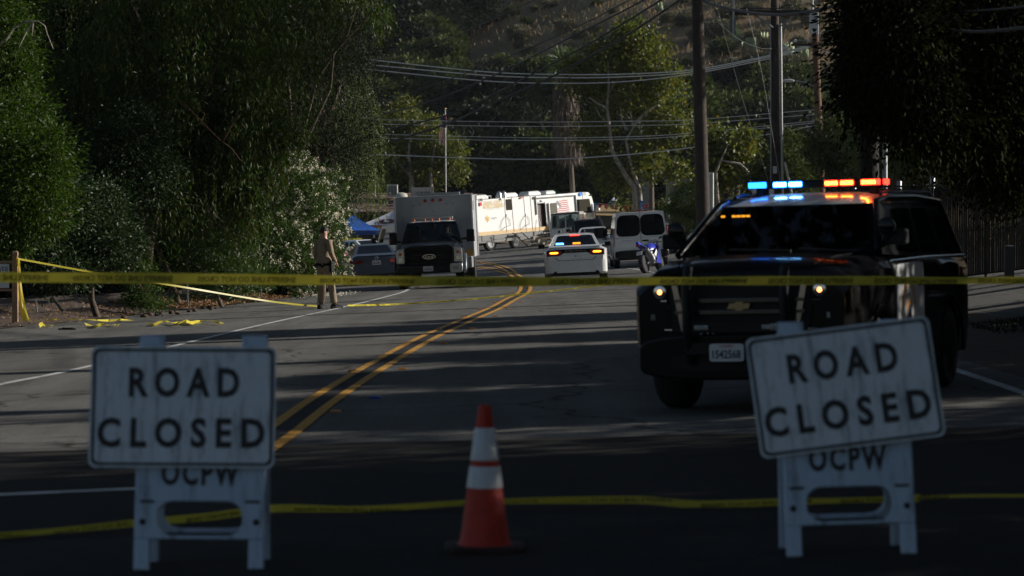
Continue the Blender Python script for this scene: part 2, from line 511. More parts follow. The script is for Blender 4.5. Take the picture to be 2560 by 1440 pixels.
# hillside
def hill_h(x, y):
    r = max(0.0, y - 212 - .04 * abs(x))
    z = ground(max(-17, min(12, x)), 230) + .10 * r + .0009 * r * r if r < 90 else ground(0, 230) + 9.0 + 7.29 + (r - 90) * .262
    z += 3.2 * math.sin(x * .021 + 1.2) * min(1, r / 90) + 2.0 * math.sin(x * .055 + y * .02) * min(1, r / 60)
    # a gully running up to the left
    gx = -14 - (y - 250) * .02
    z -= 9.0 * math.exp(-((x - gx + 22) / 22) ** 2) * min(1, max(0, (y - 270)) / 90)
    z += 7.0 * math.exp(-((x - 40) / 40) ** 2) * min(1, r / 120)
    return z
V, Q = [], []
hx = np.linspace(-190, 190, 153); hy = np.linspace(212, 560, 140)
for y in hy:
    for x in hx:
        V.append((x, y, hill_h(x, y) + .25 * math.sin(x * 1.7 + y * .9) * math.sin(y * 1.3)))
nx = len(hx)
for j in range(len(hy) - 1):
    for i in range(nx - 1):
        k = j * nx + i; Q.append((k, k + 1, k + nx + 1, k + nx))
tagit(raw_mesh('hill', np.array(V), np.array(Q), HILLMAT, smooth=True), kind='structure')
# the ridge beyond
V, Q = [], []
hx2 = np.linspace(-700, 700, 60); hy2 = np.linspace(700, 1250, 30)
for y in hy2:
    for x in hx2:
        r = (y - 700)
        V.append((x, y, 20 + r * .30 + 14 * math.sin(x * .011 + .5) + 6 * math.sin(x * .031 + y * .01)))
nx = len(hx2)
for j in range(len(hy2) - 1):
    for i in range(nx - 1):
        k = j * nx + i; Q.append((k, k + 1, k + nx + 1, k + nx))
FARHILL = mat('wooded_ridge', (.05, .065, .035), .95, vscale=.03, col2=(.022, .032, .018), detail=9)
tagit(raw_mesh('hill', np.array(V), np.array(Q), FARHILL, smooth=True), kind='structure')
# ================================================================== PLANTS
BARK = mat('bark', (.075, .055, .04), .95, var=.35, vscale=8, bump=.9, bscale=30)
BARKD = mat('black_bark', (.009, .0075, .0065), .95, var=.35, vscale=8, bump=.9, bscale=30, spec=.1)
BARKW = mat('pale_bark', (.42, .38, .32), .85, vscale=5, col2=(.16, .13, .10), detail=6, bump=.5, bscale=20)
BARKP = mat('palm_bark', (.11, .09, .07), .95, var=.4, vscale=20, bump=1.0, bscale=40)
L_EUC = leaf_mat('eucalyptus_leaf', [(.014, .028, .006), (.026, .052, .009), (.042, .076, .014), (.062, .092, .020), (.036, .064, .010), (.085, .070, .018)], .5, .28, .2)
L_OAKD = leaf_mat('oak_leaf', [(.014, .018, .010), (.022, .028, .014), (.034, .040, .022)], .6, .12, .1)
L_BRIGHT = leaf_mat('bright_leaf', [(.020, .040, .006), (.034, .064, .009), (.052, .085, .014)], .5, .3, .18)
L_GLOSSY = leaf_mat('glossy_leaf', [(.016, .030, .010), (.028, .050, .016), (.04, .065, .026)], .5, .15, .2)
L_OLE = leaf_mat('oleander_leaf', [(.026, .050, .010), (.045, .080, .016), (.07, .11, .025)], .45, .25, .3)
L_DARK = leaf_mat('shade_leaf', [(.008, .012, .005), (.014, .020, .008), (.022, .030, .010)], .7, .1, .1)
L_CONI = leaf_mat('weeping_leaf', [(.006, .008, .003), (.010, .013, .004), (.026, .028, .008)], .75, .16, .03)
L_PEP = leaf_mat('pepper_leaf', [(.06, .085, .018), (.085, .12, .025), (.11, .14, .035)], .45, .4)
L_SYC = leaf_mat('sycamore_leaf', [(.045, .060, .012), (.065, .085, .016), (.085, .105, .020), (.10, .12, .024), (.12, .13, .03), (.15, .11, .025)], .5, .35, .25)
L_HILL = leaf_mat('chaparral_leaf', [(.034, .047, .014), (.056, .074, .021), (.088, .104, .030)], .7, .15, .12)
L_SAGE = leaf_mat('sage_leaf', [(.075, .080, .045), (.11, .11, .06), (.15, .12, .07)], .7, .15)
L_PALM = leaf_mat('palm_leaf', [(.030, .060, .014), (.055, .095, .022), (.08, .12, .03)], .35, .2)
L_SKIRT = leaf_mat('dead_frond', [(.085, .062, .045), (.14, .11, .085), (.24, .20, .16)], .8, .15)
L_GRASS = leaf_mat('grass_blade', [(.05, .09, .015), (.08, .12, .03), (.14, .13, .05)], .5, .3)
L_DRY = leaf_mat('dry_leaf', [(.13, .06, .025), (.24, .12, .05), (.34, .20, .10), (.16, .09, .05)], .75, .2)
PETAL = leaf_mat('petal', [(.62, .55, .40), (.75, .70, .56), (.80, .76, .66)], .6, .3)

def unit(a):
    return a / np.maximum(1e-9, np.linalg.norm(a, axis=1, keepdims=True))
def leaves(name, P, D, L, W, mat_, parent=None, kind=None):
    n = len(P)
    D = unit(D)
    S = unit(np.cross(D, rng.normal(size=(n, 3))))
    L = np.broadcast_to(np.asarray(L, float).reshape(-1, 1), (n, 1)); W = np.broadcast_to(np.asarray(W, float).reshape(-1, 1), (n, 1))
    L = L * rng.uniform(.65, 1.25, (n, 1)); W = W * rng.uniform(.7, 1.2, (n, 1))
    N_ = np.cross(D, S)
    V = np.empty((n, 4, 3))
    V[:, 0] = P
    V[:, 1] = P + D * L * .45 + S * W * .5 + N_ * W * .12
    V[:, 2] = P + D * L - N_ * L * .06
    V[:, 3] = P + D * L * .45 - S * W * .5 + N_ * W * .12
    Q = np.arange(n * 4).reshape(n, 4)
    o = raw_mesh(name, V.reshape(-1, 3), Q, mat_, parent)
    if kind: o['kind'] = kind
    return o
def in_blobs(blobs, n, shell=.55):
    """points spread through ellipsoids, denser towards their outside"""
    vol = np.array([b[3] * b[4] * b[5] for b in blobs]) ** .7
    idx = rng.choice(len(blobs), n, p=vol / vol.sum())
    B = np.array(blobs)[idx]
    u = unit(rng.normal(size=(n, 3)))
    r = rng.uniform(shell, 1.0, (n, 1)) ** .6
    return B[:, :3] + u * r * B[:, 3:6], u
def clumped(blobs, nclump, per, spread, shell=.55):
    C, U = in_blobs(blobs, nclump, shell)
    k = rng.poisson(per, nclump) + 2
    idx = np.repeat(np.arange(nclump), k)
    sp = spread * rng.uniform(.5, 1.4, (nclump, 1))
    off = rng.normal(size=(len(idx), 3)) * sp[idx]
    off[:, 2] *= .75
    return C[idx] + off, U[idx], off
def strands(blobs, n, length, step, shell=.4, spray=0):
    """hanging strands: leaf bases along lines that arch out, then fall"""
    if spray:
        C0, U0 = in_blobs(blobs, max(4, n // spray), shell)
        k_ = rng.integers(0, len(C0), n)
        C = C0[k_] + rng.normal(size=(n, 3)) * np.array([.20, .20, .14]); U = unit(U0[k_] + rng.normal(size=(n, 3)) * .35)
    else: C, U = in_blobs(blobs, n, shell)
    ln = length * rng.uniform(.3, 1.2, n)
    ks = np.maximum(3, (ln / step).astype(int))
    idx = np.repeat(np.arange(n), ks)
    t = np.concatenate([np.linspace(0, 1, k) for k in ks]).reshape(-1, 1)
    out = U.copy(); out[:, 2] = 0; out = unit(out + 1e-6)
    sway = rng.normal(size=(n, 3)) * .12
    P = C[idx] + out[idx] * ln[idx, None] * .22 * (1 - (1 - t) ** 2) + sway[idx] * t * ln[idx, None]
    P[:, 2] -= ln[idx] * (t[:, 0] ** 1.3)
    P += rng.normal(size=P.shape) * .03
    D = rng.normal(size=P.shape) * .45 + out[idx] * .15
    D[:, 2] -= 1.0
    return P, D
def limbs(b, base, tips, r0, rng_, mid=.35, n=6):
    """trunk limbs from a base point to several tips"""
    base = Vector(base)
    for t in tips:
        t = Vector(t)
        m1 = base.lerp(t, .4) + Vector((rng_.normal() * mid, rng_.normal() * mid, (t - base).length * .08))
        m2 = base.lerp(t, .75) + Vector((rng_.normal() * mid, rng_.normal() * mid, 0))
        b.tube([base, base.lerp(m1, .5), m1, m2, t], [r0, r0 * .8, r0 * .6, r0 * .4, r0 * .15], n)
def blob_px(px, py, d, r, ry=None, rz=None):
    p = at(px, py, d)
    return (p.x, p.y, p.z, r, ry or r, rz or r)
def tree(name, label, base, blobs, build, trunk_h=.45, r=.16, bark=BARK, cat='tree', group=None, ntips=7, tips=None):
    """root empty > trunk, crown"""
    t = thing(name, label, cat, base, group=group)
    bx = Vector(base)
    loc = [(b_[0] - bx.x, b_[1] - bx.y, b_[2] - bx.z, *b_[3:]) for b_ in blobs]
    build(loc, t)
    mb = MB()
    top = np.array([l[:3] for l in loc]).mean(0)
    fork = Vector((top[0] * .5, top[1] * .5, max(.3, top[2] * trunk_h)))
    mb.tube([Vector((0, 0, -.3)), Vector((0, 0, 0)), fork * .55 + Vector((rng.normal() * .1, rng.normal() * .1, 0)), fork], [r * 1.5, r * 1.2, r, r * .85], 9)
    limbs(mb, fork, tips or [l[:3] for l in loc[:ntips]], r * .7, rng)
    mb.build('trunk', bark, t, smooth=60)
    return t

# ---- the thicket along the left side of the road
def euc(n1, n2, ln):
    def f(loc, t):
        P, D = strands(loc, n1, ln, .085, .4, 20)
        P2, U2, o2 = clumped(loc, n2 // 3, 44, .22)
        D2 = o2 + rng.normal(size=o2.shape) * .2; D2[:, 2] -= .35
        leaves('crown', np.vstack([P, P2]), np.vstack([D, D2]), .17, .034, L_EUC, t)
    return f
def small_leaf(nc, per, spread, L, W, m_, droop=.0, shell=.55):
    def f(loc, t):
        P, U, o = clumped(loc, nc, per, spread, shell)
        D = o / spread + U * .4 + rng.normal(size=o.shape) * .5; D[:, 2] -= droop
        leaves('crown', P, D, L, W, m_, t)
    return f
tree('eucalyptus_tree', 'tall weeping eucalyptus with long drooping leaves over the dirt bank', gz(-9.6, 73),
     [blob_px(250, 70, 70, 2.0), blob_px(470, 60, 70, 2.2), blob_px(680, 40, 71, 1.7, 1.7, 1.3), blob_px(560, 220, 69, 1.3), blob_px(380, 230, 70, 1.6), blob_px(330, -190, 72, 2.6), blob_px(600, -180, 72, 2.4)],
     euc(1500, 1900, 2.3), r=.24)
tree('eucalyptus_tree', 'lower eucalyptus with drooping leaves, leaning toward the white-flowered bush', gz(-7.4, 76),
     [blob_px(620, 330, 70, .95), blob_px(700, 330, 70, .6, .6, .5), blob_px(560, 400, 70, .9), blob_px(480, 330, 70, .9), blob_px(440, 480, 69, .7), blob_px(640, 450, 70, .6)],
     euc(950, 900, 1.5), r=.14)
tree('eucalyptus_tree', 'eucalyptus branch end hanging into view beside the hill, at the top edge', gz(-8.2, 85),
     [blob_px(930, 30, 78, .45, .5, .4), blob_px(905, -30, 78, .6), blob_px(830, -90, 79, 1.0)], euc(150, 120, .9), r=.12)
tree('oak_tree', 'dark small-leaved live oak behind the white-flowered bush', gz(-6.0, 90),
     [blob_px(740, 70, 86, 2.1), blob_px(840, 90, 87, 1.6), blob_px(800, 240, 86, 1.9), blob_px(700, 230, 86, 1.6), blob_px(860, 330, 87, 1.1), blob_px(790, 400, 86, 1.5), blob_px(880, 440, 88, .8), blob_px(800, -120, 88, 2.4), blob_px(690, -80, 88, 2.2)],
     small_leaf(3600, 34, .20, .065, .036, L_OAKD), r=.3)
tree('pepper_tree', 'bright green weeping pepper tree at the edge of the dark oak', gz(-9.2, 132),
     [blob_px(905, 300, 130, .9, 1, 1.3), blob_px(880, 400, 130, 1.0, 1, 1.2), blob_px(870, 230, 130, 1.2), blob_px(930, 430, 130, .5)],
     lambda loc, t: leaves('crown', *strands(loc, 650, 2.2, .11), .17, .03, L_PEP, t), r=.2)
tree('broadleaf_tree', 'sunlit bright green tree at the left edge above the wooden sign', gz(-11.6, 62.5),
     [blob_px(60, 430, 61, 1.05), blob_px(-60, 420, 61, 1.3), blob_px(40, 300, 62, .8), blob_px(95, 520, 61, .7), blob_px(10, 560, 61, .8), blob_px(130, 380, 61, .5), blob_px(0, 130, 63, .9), blob_px(40, 200, 63, .5), blob_px(-60, 0, 63, 1.2)],
     small_leaf(1700, 26, .17, .12, .036, L_BRIGHT, .3), r=.12)
tree('glossy_shrub', 'dark glossy shrub leaning over the dirt right of the wooden sign', gz(-9.4, 64.5),
     [blob_px(200, 580, 63, .75), blob_px(150, 500, 63, .7), blob_px(260, 620, 63, .6), blob_px(130, 660, 62, .55), blob_px(250, 520, 64, .6), blob_px(310, 600, 63.5, .45), blob_px(190, 690, 62, .35, .35, .25)],
     small_leaf(950, 20, .16, .11, .045, L_GLOSSY, .35), r=.07, cat='shrub')
tree('glossy_shrub', 'dark glossy shrub hanging over the dark hollow in the thicket', gz(-8.4, 72),
     [blob_px(310, 420, 68, .9), blob_px(390, 440, 68, .6), blob_px(250, 380, 68, .7), blob_px(340, 330, 68, .7)],
     small_leaf(700, 20, .18, .11, .04, L_GLOSSY, .45), r=.07, cat='shrub')
tree('small_bush', 'small bright green bush growing out of the dirt bank', gz(-8.3, 67),
     [blob_px(360, 720, 66.5, .36, .36, .45), blob_px(350, 660, 66.5, .28), blob_px(390, 755, 66, .26, .26, .18), blob_px(330, 760, 66.5, .2)],
     small_leaf(150, 20, .11, .11, .026, L_BRIGHT, .5), r=.03, cat='bush')
def oleander(loc, t):
    # upright shoots with narrow leaves, blossom clusters at their ends
    C, U = in_blobs(loc, 2300, .45)
    up = U * .7 + rng.normal(size=U.shape) * .35; up[:, 2] += .55; up = unit(up)
    k = 17
    idx = np.repeat(np.arange(len(C)), k)
    tt = np.tile(np.linspace(0, 1, k), len(C))[:, None]
    P = C[idx] + up[idx] * tt * .34
    D = up[idx] * .75 + unit(rng.normal(size=P.shape)) * .85
    leaves('crown', P, D, .15, .022, L_OLE, t)
    pick = np.array([i for i in range(len(C)) if rng.random() < .33 and (U[i, 0] > -.35 or U[i, 1] < 0)])
    tip = C[pick] + up[pick] * .38
    k = 11
    idx = np.repeat(np.arange(len(tip)), k)
    P = tip[idx] + rng.normal(size=(len(idx), 3)) * .035
    D = rng.normal(size=P.shape) + up[pick][idx] * .5
    o = leaves('blossom', P, D, .045, .045, PETAL, t, 'stuff')
tree('oleander_bush', 'tall oleander covered in cream white blossoms beside the standing officer', gz(-5.9, 80.5),
     [blob_px(740, 520, 78, .95), blob_px(690, 620, 77, .85), blob_px(790, 600, 78, .75), blob_px(810, 470, 79, .55), blob_px(650, 540, 78, .6), blob_px(740, 690, 77, .8, .8, .4), blob_px(640, 700, 76, .6, .6, .4), blob_px(720, 440, 79, .6), blob_px(820, 560, 79, .45, .5, .7), blob_px(815, 665, 78, .45, .45, .35)],
     oleander, r=.06, cat='bush', ntips=10)
tree('narrow_leaf_shrub', 'dark narrow-leaved shrub low between the small bush and the oleander', gz(-7.4, 72.5),
     [blob_px(560, 620, 70, .7), blob_px(500, 680, 70, .6), blob_px(590, 700, 70, .5, .5, .4), blob_px(470, 590, 71, .6)],
     small_leaf(420, 20, .17, .15, .022, L_OLE, -.1), r=.05, cat='shrub')
# backing tangle, leaf colour kept dark to stand for shade in the gaps
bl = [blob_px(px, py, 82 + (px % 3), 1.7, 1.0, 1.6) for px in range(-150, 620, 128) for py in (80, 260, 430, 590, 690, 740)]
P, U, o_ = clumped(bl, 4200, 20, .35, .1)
tagit(leaves('undergrowth', P, o_ + rng.normal(size=o_.shape) * .2,    .26, .15, L_DARK), 'tangled undergrowth coloured dark as shade, filling the thicket behind the dirt bank', 'undergrowth', kind='stuff')
# bare branches that catch the light
def branch(name, label, paths, r, m_):
    b = MB()
    for pth in paths:
        pts = [at(*q) for q in pth]
        b.tube(pts, [r * (1 - .7 * i / (len(pts) - 1)) for i in range(len(pts))], 6)
    o = b.build(name, m_, smooth=60)
    return tagit(o, label, 'branch')
branch('bare_branch', 'pale bare forked branch arching in the dark gap at upper left',
       [[(15, 100, 60), (35, 70, 60), (65, 55, 60), (95, 53, 60), (112, 65, 60), (118, 85, 60), (133, 122, 60)], [(84, 54, 60), (66, 80, 60), (48, 118, 60)], [(82, 56, 60), (80, 90, 60)], [(15, 100, 60), (-60, 160, 61), (-200, 420, 62)]], .024, BARKW)
branch('bare_branch', 'reddish bare branch slanting down through the eucalyptus leaves',
       [[(460, 258, 67), (510, 310, 67), (545, 345, 67), (580, 372, 67), (605, 405, 67)], [(500, 310, 67), (512, 285, 67), (495, 270, 67)], [(560, 350, 67), (600, 275, 67), (640, 285, 67)]], .013, mat('red_bark', (.15, .06, .04), .85, var=.2))
# fallen leaves on the dirt bank
def litter(name, label, poly, n, mat_, size):
    A = np.array(poly)
    lo, hi = A.min(0), A.max(0)
    pts = []
    def inside(x, y):
        c = False; j = len(A) - 1
        for i in range(len(A)):
            if (A[i, 1] > y) != (A[j, 1] > y) and x < (A[j, 0] - A[i, 0]) * (y - A[i, 1]) / (A[j, 1] - A[i, 1]) + A[i, 0]: c = not c
            j = i
        return c
    while len(pts) < n:
        x, y = rng.uniform(lo, hi)
        if inside(x, y): pts.append((x, y, ground(x, y) + rng.uniform(.005, .05) + dirt_h(x, y)))
    P = np.array(pts); D = rng.normal(size=P.shape); D[:, 2] = rng.uniform(-.1, .6, len(P))
    return tagit(leaves(name, P, D, size, size * .4, mat_), label, 'leaf litter', kind='stuff')
def dirt_edge(y): return ip(y, ROAD_L)
def dirt_h(x, y):
    e = dirt_edge(y) - x
    return .30 * max(0.0, min(1.0, e / 2.2)) + .05 * math.sin(x * 3.1 + y * 1.7) * min(1, max(0, e))
V, Q = [], []
ysd = [48 + .5 * i for i in range(80)]
for y in ysd:
    for i in range(30):
        x = dirt_edge(y) + .25 - i * .3 + .12 * math.sin(y * 2.3)
        V.append((x, y, ground(x, y) + dirt_h(x, y) + .012 + rng.normal() * .012))
for j in range(len(ysd) - 1):
    for i in range(29):
        k = j * 30 + i; Q.append((k, k + 1, k + 31, k + 30))
tagit(raw_mesh('dirt_bank', np.array(V), np.array(Q), DIRT, smooth=True), kind='structure')
litter('leaf_litter', 'reddish brown fallen leaves heaped under the oleander', [(-9.0, 69), (-7.6, 72), (-5.7, 85), (-6.6, 86), (-8.4, 76), (-10, 70)], 5200, L_DRY, .09)
litter('leaf_litter', 'scattered dry leaves on the dirt beside the wooden sign post', [(-14, 54), (-10.6, 57), (-8.6, 66), (-9.4, 70), (-14, 62)], 1500, L_DRY, .07)
litter('leaf_litter', 'pale fallen petals on the asphalt behind the officer', [(-6.2, 80), (-4.6, 79), (-4.4, 84), (-6, 86)], 260, PETAL, .06)

# ---- big dark tree on the right and those beyond the frame that shade the foreground
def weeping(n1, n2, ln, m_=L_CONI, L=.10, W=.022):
    def f(loc, t):
        P, D = strands(loc, n1, ln, .07)
        P2, U2, o2 = clumped(loc, n2, 22, .25)
        D2 = o2 + rng.normal(size=o2.shape) * .2; D2[:, 2] -= .25
        leaves('crown', np.vstack([P, P2]), np.vstack([D, D2]), L, W, m_, t)
    return f
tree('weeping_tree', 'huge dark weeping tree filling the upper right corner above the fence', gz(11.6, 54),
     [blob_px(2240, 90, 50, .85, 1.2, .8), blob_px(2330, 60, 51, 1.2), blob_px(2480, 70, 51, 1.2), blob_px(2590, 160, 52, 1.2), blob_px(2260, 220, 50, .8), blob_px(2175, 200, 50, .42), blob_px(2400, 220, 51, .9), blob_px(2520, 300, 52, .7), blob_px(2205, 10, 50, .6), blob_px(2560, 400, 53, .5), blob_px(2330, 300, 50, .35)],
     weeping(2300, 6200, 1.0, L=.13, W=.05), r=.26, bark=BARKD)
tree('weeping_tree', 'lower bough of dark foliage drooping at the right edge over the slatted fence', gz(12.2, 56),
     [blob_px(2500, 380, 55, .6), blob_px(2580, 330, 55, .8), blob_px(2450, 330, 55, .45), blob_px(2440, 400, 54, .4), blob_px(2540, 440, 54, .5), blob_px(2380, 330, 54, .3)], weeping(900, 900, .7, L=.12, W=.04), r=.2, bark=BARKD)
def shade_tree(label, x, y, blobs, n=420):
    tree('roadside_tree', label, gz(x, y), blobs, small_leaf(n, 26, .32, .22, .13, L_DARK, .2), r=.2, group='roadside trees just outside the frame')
for (x, y, zt, rr, w) in [(13.0, 9, 9, 3.6, 'beside the barricades'), (13.0, 16.0, 9, 3.0, 'just beyond the barricades'), (13.5, 2.5, 9, 3.4, 'beside the photographer')]:
    shade_tree('dark roadside tree out of view to the right, ' + w, x, y, [(x, y, zt * .5, rr, rr, zt * .45), (x + 1, y + 1.5, zt * .75, rr * .7, rr * .7, zt * .3), (x - 1, y - 1.5, zt * .4, rr * .7, rr * .7, zt * .38), (x - 5, y - 1, zt * .9, 3.4, 3.0, 1.4), (x - 9, y - 2, zt * .95, 3.0, 2.6, 1.2)], 1500)
for (x, y, zt, rr, w) in [(12.3, 34.5, 5.6, 2.6, 'level with the patrol wagon'), (12.6, 39.5, 5.3, 2.5, 'behind the patrol wagon'), (13.0, 45, 5.0, 2.0, 'before the driveway'), (13.6, 30.0, 6.4, 2.1, 'ahead of the patrol wagon'), (13.2, 20.6, 7.0, 2.0, 'just past the barricades'), (14.0, 25.2, 3.6, 2.0, 'low between two taller trees')]:
    shade_tree('bushy roadside tree out of view to the right, ' + w, x, y, [(x, y, zt * .5, rr, rr, zt * .48), (x + .5, y + 1, zt * .7, rr * .6, rr * .6, zt * .26)], 900)
shade_tree('thin airy roadside tree out of view to the right, between two denser ones', 13.4, 25.0, [(13.4, 24.6, 5.2, 1.6, 1.6, 1.6), (13.2, 26.2, 4.6, 1.2, 1.2, 1.2), (13.0, 23.2, 4.4, 1.2, 1.2, 1.4)], 130)
for (x, y, w) in [(15.5, 31, 'level with the patrol wagon'), (15.5, 40, 'behind the patrol wagon'), (15.5, 49, 'at the driveway')]:  # unseen crowns added over the road to cut the sky light
    tree('sky_blocking_tree', 'unseen tree added to block the sky above the road, ' + w, gz(x, y),
         [(x, y, 12, 4, 4, 2.6), (x - 5, y - 1, 11.5, 3.6, 4.2, 1.8), (x - 10, y, 12, 3.6, 4.4, 1.8), (x - 15, y + 1, 12.5, 3.4, 4.2, 1.7), (x - 20, y, 12, 3.2, 4.2, 1.7)],
         small_leaf(1500, 20, .42, .34, .2, L_DARK, .2), r=.35, trunk_h=.7, group='unseen trees added over the road to block the sky')
for (x, y, w) in [(17.5, 77.2, 'nearest the fence'), (18.5, 99, 'past the bank')]:  # unseen crowns added to keep the sun off the left thicket
    shade_tree('unseen tall tree added to shade the left thicket, ' + w, x, y, [(x, y, 13.0, 3.2, 3.0, 3.4), (x - 1, y - 3.5, 14.5, 2.4, 2.6, 2.4), (x + 1, y - 1, 16, 2.4, 2.4, 2)], 420)

# ---- mid-distance trees
def sycamore(label, base, trunks, blobs, n):
    t = thing('sycamore_tree', label, 'tree', base)
    b0 = Vector(base)
    loc = [(b_[0] - b0.x, b_[1] - b0.y, b_[2] - b0.z, *b_[3:]) for b_ in blobs]
    P, U, o = clumped(loc, int(n * .62), 14, .30, .3)
    D = o + rng.normal(size=o.shape) * .3; D[:, 2] -= .1
    leaves('crown', P, D, .24, .17, L_SYC, t)
    for path, r in trunks:
        mb = MB(); pts = [at(q[0], q[1], q[2] - 1.2) - b0 for q in path]
        mb.tube(pts, [r * (1 - .75 * i / (len(pts) - 1)) for i in range(len(pts))], 8)
        mb.build('trunk', BARKW, t, smooth=60)
    return t
D1 = 168
sycamore('pale-trunked sycamore with yellowing leaves beside the motorhome cab', gz(*at(1590, 500, D1).xy),
         [([(1592, 545, D1), (1586, 469, D1), (1565, 440, D1), (1543, 403, D1), (1530, 377, D1), (1525, 337, D1), (1518, 271, D1), (1522, 215, D1), (1520, 150, D1)], .19),
          ([(1604, 545, D1), (1599, 474, D1), (1583, 430, D1), (1572, 390, D1), (1565, 350, D1), (1583, 319, D1), (1572, 262, D1)], .14),
          ([(1518, 271, D1), (1500, 262, D1), (1474, 245, D1)], .12), ([(1567, 325, D1), (1554, 298, D1), (1550, 245, D1)], .09),
          ([(1583, 315, D1), (1620, 275, D1), (1650, 258, D1)], .12), ([(1520, 230, D1), (1535, 212, D1), (1532, 200, D1)], .11),
          ([(1512, 300, D1), (1500, 290, D1), (1488, 266, D1)], .06), ([(1572, 262, D1), (1576, 258, D1)], .05)],
         [blob_px(1520, 150, D1, 1.6, 2, 1.3), blob_px(1600, 130, D1, 1.6, 2, 1.4), blob_px(1450, 190, D1, 1.1, 2, 1.2), blob_px(1560, 230, D1, 2.0, 2, 1.4), blob_px(1650, 200, D1, 1.5, 2, 1.2), blob_px(1660, 300, D1, 1.4, 2, 1.2), blob_px(1490, 330, D1, 1.2, 2, 1.2), blob_px(1540, 440, D1, 1.0, 1.5, 1.0), blob_px(1620, 400, D1, 1.3, 2, 1.2), blob_px(1580, 90, D1, 1.0, 1.5, .8), blob_px(1690, 340, D1, .7), blob_px(1700, 430, D1, .7), blob_px(1500, 400, D1, .8), blob_px(1560, 505, D1, .5, .8, .3)], 2100)
D2 = 206
sycamore('leafy sycamore behind the shingled roof and flagpole', gz(*at(1040, 480, D2).xy),
         [([(1030, 520, D2), (1028, 440, D2), (1020, 380, D2), (1035, 300, D2)], .22), ([(1080, 520, D2), (1076, 430, D2), (1090, 350, D2)], .18), ([(1028, 440, D2), (990, 400, D2), (975, 350, D2)], .12)],
         [blob_px(1000, 300, D2, 1.4, 2, 1.4), blob_px(1060, 330, D2, 1.8, 2, 1.4), blob_px(980, 390, D2, 1.7, 2, 1.5), blob_px(1060, 420, D2, 2.0, 2, 1.5), blob_px(1120, 380, D2, 1.3, 2, 1.3), blob_px(940, 440, D2, 1.5, 2, 1.2), blob_px(1140, 430, D2, .9), blob_px(1010, 260, D2, .7)], 1500)
D3 = 140
sycamore('small sycamore with yellow leaves behind the second utility pole', gz(*at(1810, 470, D3).xy),
         [([(1870, 520, D3), (1880, 440, D3), (1850, 410, D3), (1800, 400, D3)], .13), ([(1795, 520, D3), (1790, 430, D3), (1820, 360, D3)], .10)],
         [blob_px(1790, 430, D3, .8, 1, .8), blob_px(1830, 380, D3, .9, 1, .7), blob_px(1780, 350, D3, .7), blob_px(1860, 340, D3, .6), blob_px(1880, 430, D3, .6), blob_px(1790, 490, D3, .6)], 460)

def fan_palm(label, px, d, y_base, y_skirt0, y_skirt1, y_top, skirt_w, frond, lean=0.0):
    base = at(px, y_base, d); base.z = ground(base.x, base.y)
    t = thing('fan_palm', label, 'palm', base)
    top = at(px + lean, y_top, d) - base
    s0, s1 = at(px + lean * .4, y_skirt0, d) - base, at(px + lean, y_skirt1, d) - base
    MB().tube([Vector((0, 0, -.3)), s0, s1, top], [.2, .16, .16, .12], 9).build('trunk', BARKP, t, smooth=60)
    n = 2600; u = rng.random(n); a = rng.random(n) * 2 * PI
    w = skirt_w * (.55 + .45 * np.sin(np.minimum(1, u * 1.6) * PI / 2)) * rng.uniform(.5, 1.0, n)
    P = np.stack([s1.x + (s0.x - s1.x) * u + np.cos(a) * w, np.sin(a) * w, s1.z + (s0.z - s1.z) * u], 1)
    D = np.stack([np.cos(a) * .15, np.sin(a) * .15, -np.ones(n)], 1) + rng.normal(size=(n, 3)) * .1
    leaves('dead_frond_skirt', P + np.array([0, 0, .5]), D, .75, .06, L_SKIRT, t)
    Ps, Ds, Ls = [], [], []
    for k in range(26):
        az = rng.random() * 2 * PI; el = rng.uniform(-.5, 1.2)
        dv = np.array([math.cos(az) * math.cos(el), math.sin(az) * math.cos(el), math.sin(el)])
        c = np.array(top) + dv * frond * .45
        for j in range(22):
            Ps.append(c); Ds.append(dv + rng.normal(size=3) * .42 + np.array([0, 0, -.1])); Ls.append(frond * .62)
    leaves('crown', np.array(Ps), np.array(Ds), np.array(Ls), .045, L_PALM, t)
    return t
fan_palm('tall fan palm with a long grey skirt of dead fronds behind the motorhome', 1440, 188, 500, 412, 205, 165, .95, 1.5, lean=-32)
fan_palm('shorter fan palm with brown skirt right of the pale sycamore', 1630, 178, 500, 440, 372, 352, .62, 1.4, lean=-6)
def date_palm(label, px, py, d, size):
    base = at(px, py, d); zg = ground(base.x, base.y); top_z = base.z - zg
    t = thing('date_palm', label, 'palm', (base.x, base.y, zg))
    MB().tube([Vector((0, 0, -.2)), Vector((0, 0, top_z))], [.3, .25], 9).build('trunk', BARKP, t, smooth=60)
    Ps, Ds = [], []
    for k in range(34):
        az = rng.random() * 2 * PI; el = rng.uniform(.2, 1.35)
        for j in range(26):
            u = j / 25; r = size * u
            p = np.array([math.cos(az) * math.cos(el) * r, math.sin(az) * math.cos(el) * r, math.sin(el) * r - size * .75 * u * u + top_z])
            for s_ in (-1, 1):
                Ps.append(p); Ds.append(np.array([-math.sin(az) * s_ + math.cos(az) * .7, math.cos(az) * s_ + math.sin(az) * .7, .15 - .4 * u]))
    leaves('crown', np.array(Ps), np.array(Ds), .34, .04, L_PALM, t)
date_palm('feathery date palm between the two utility poles', 1838, 445, 152, 2.2)

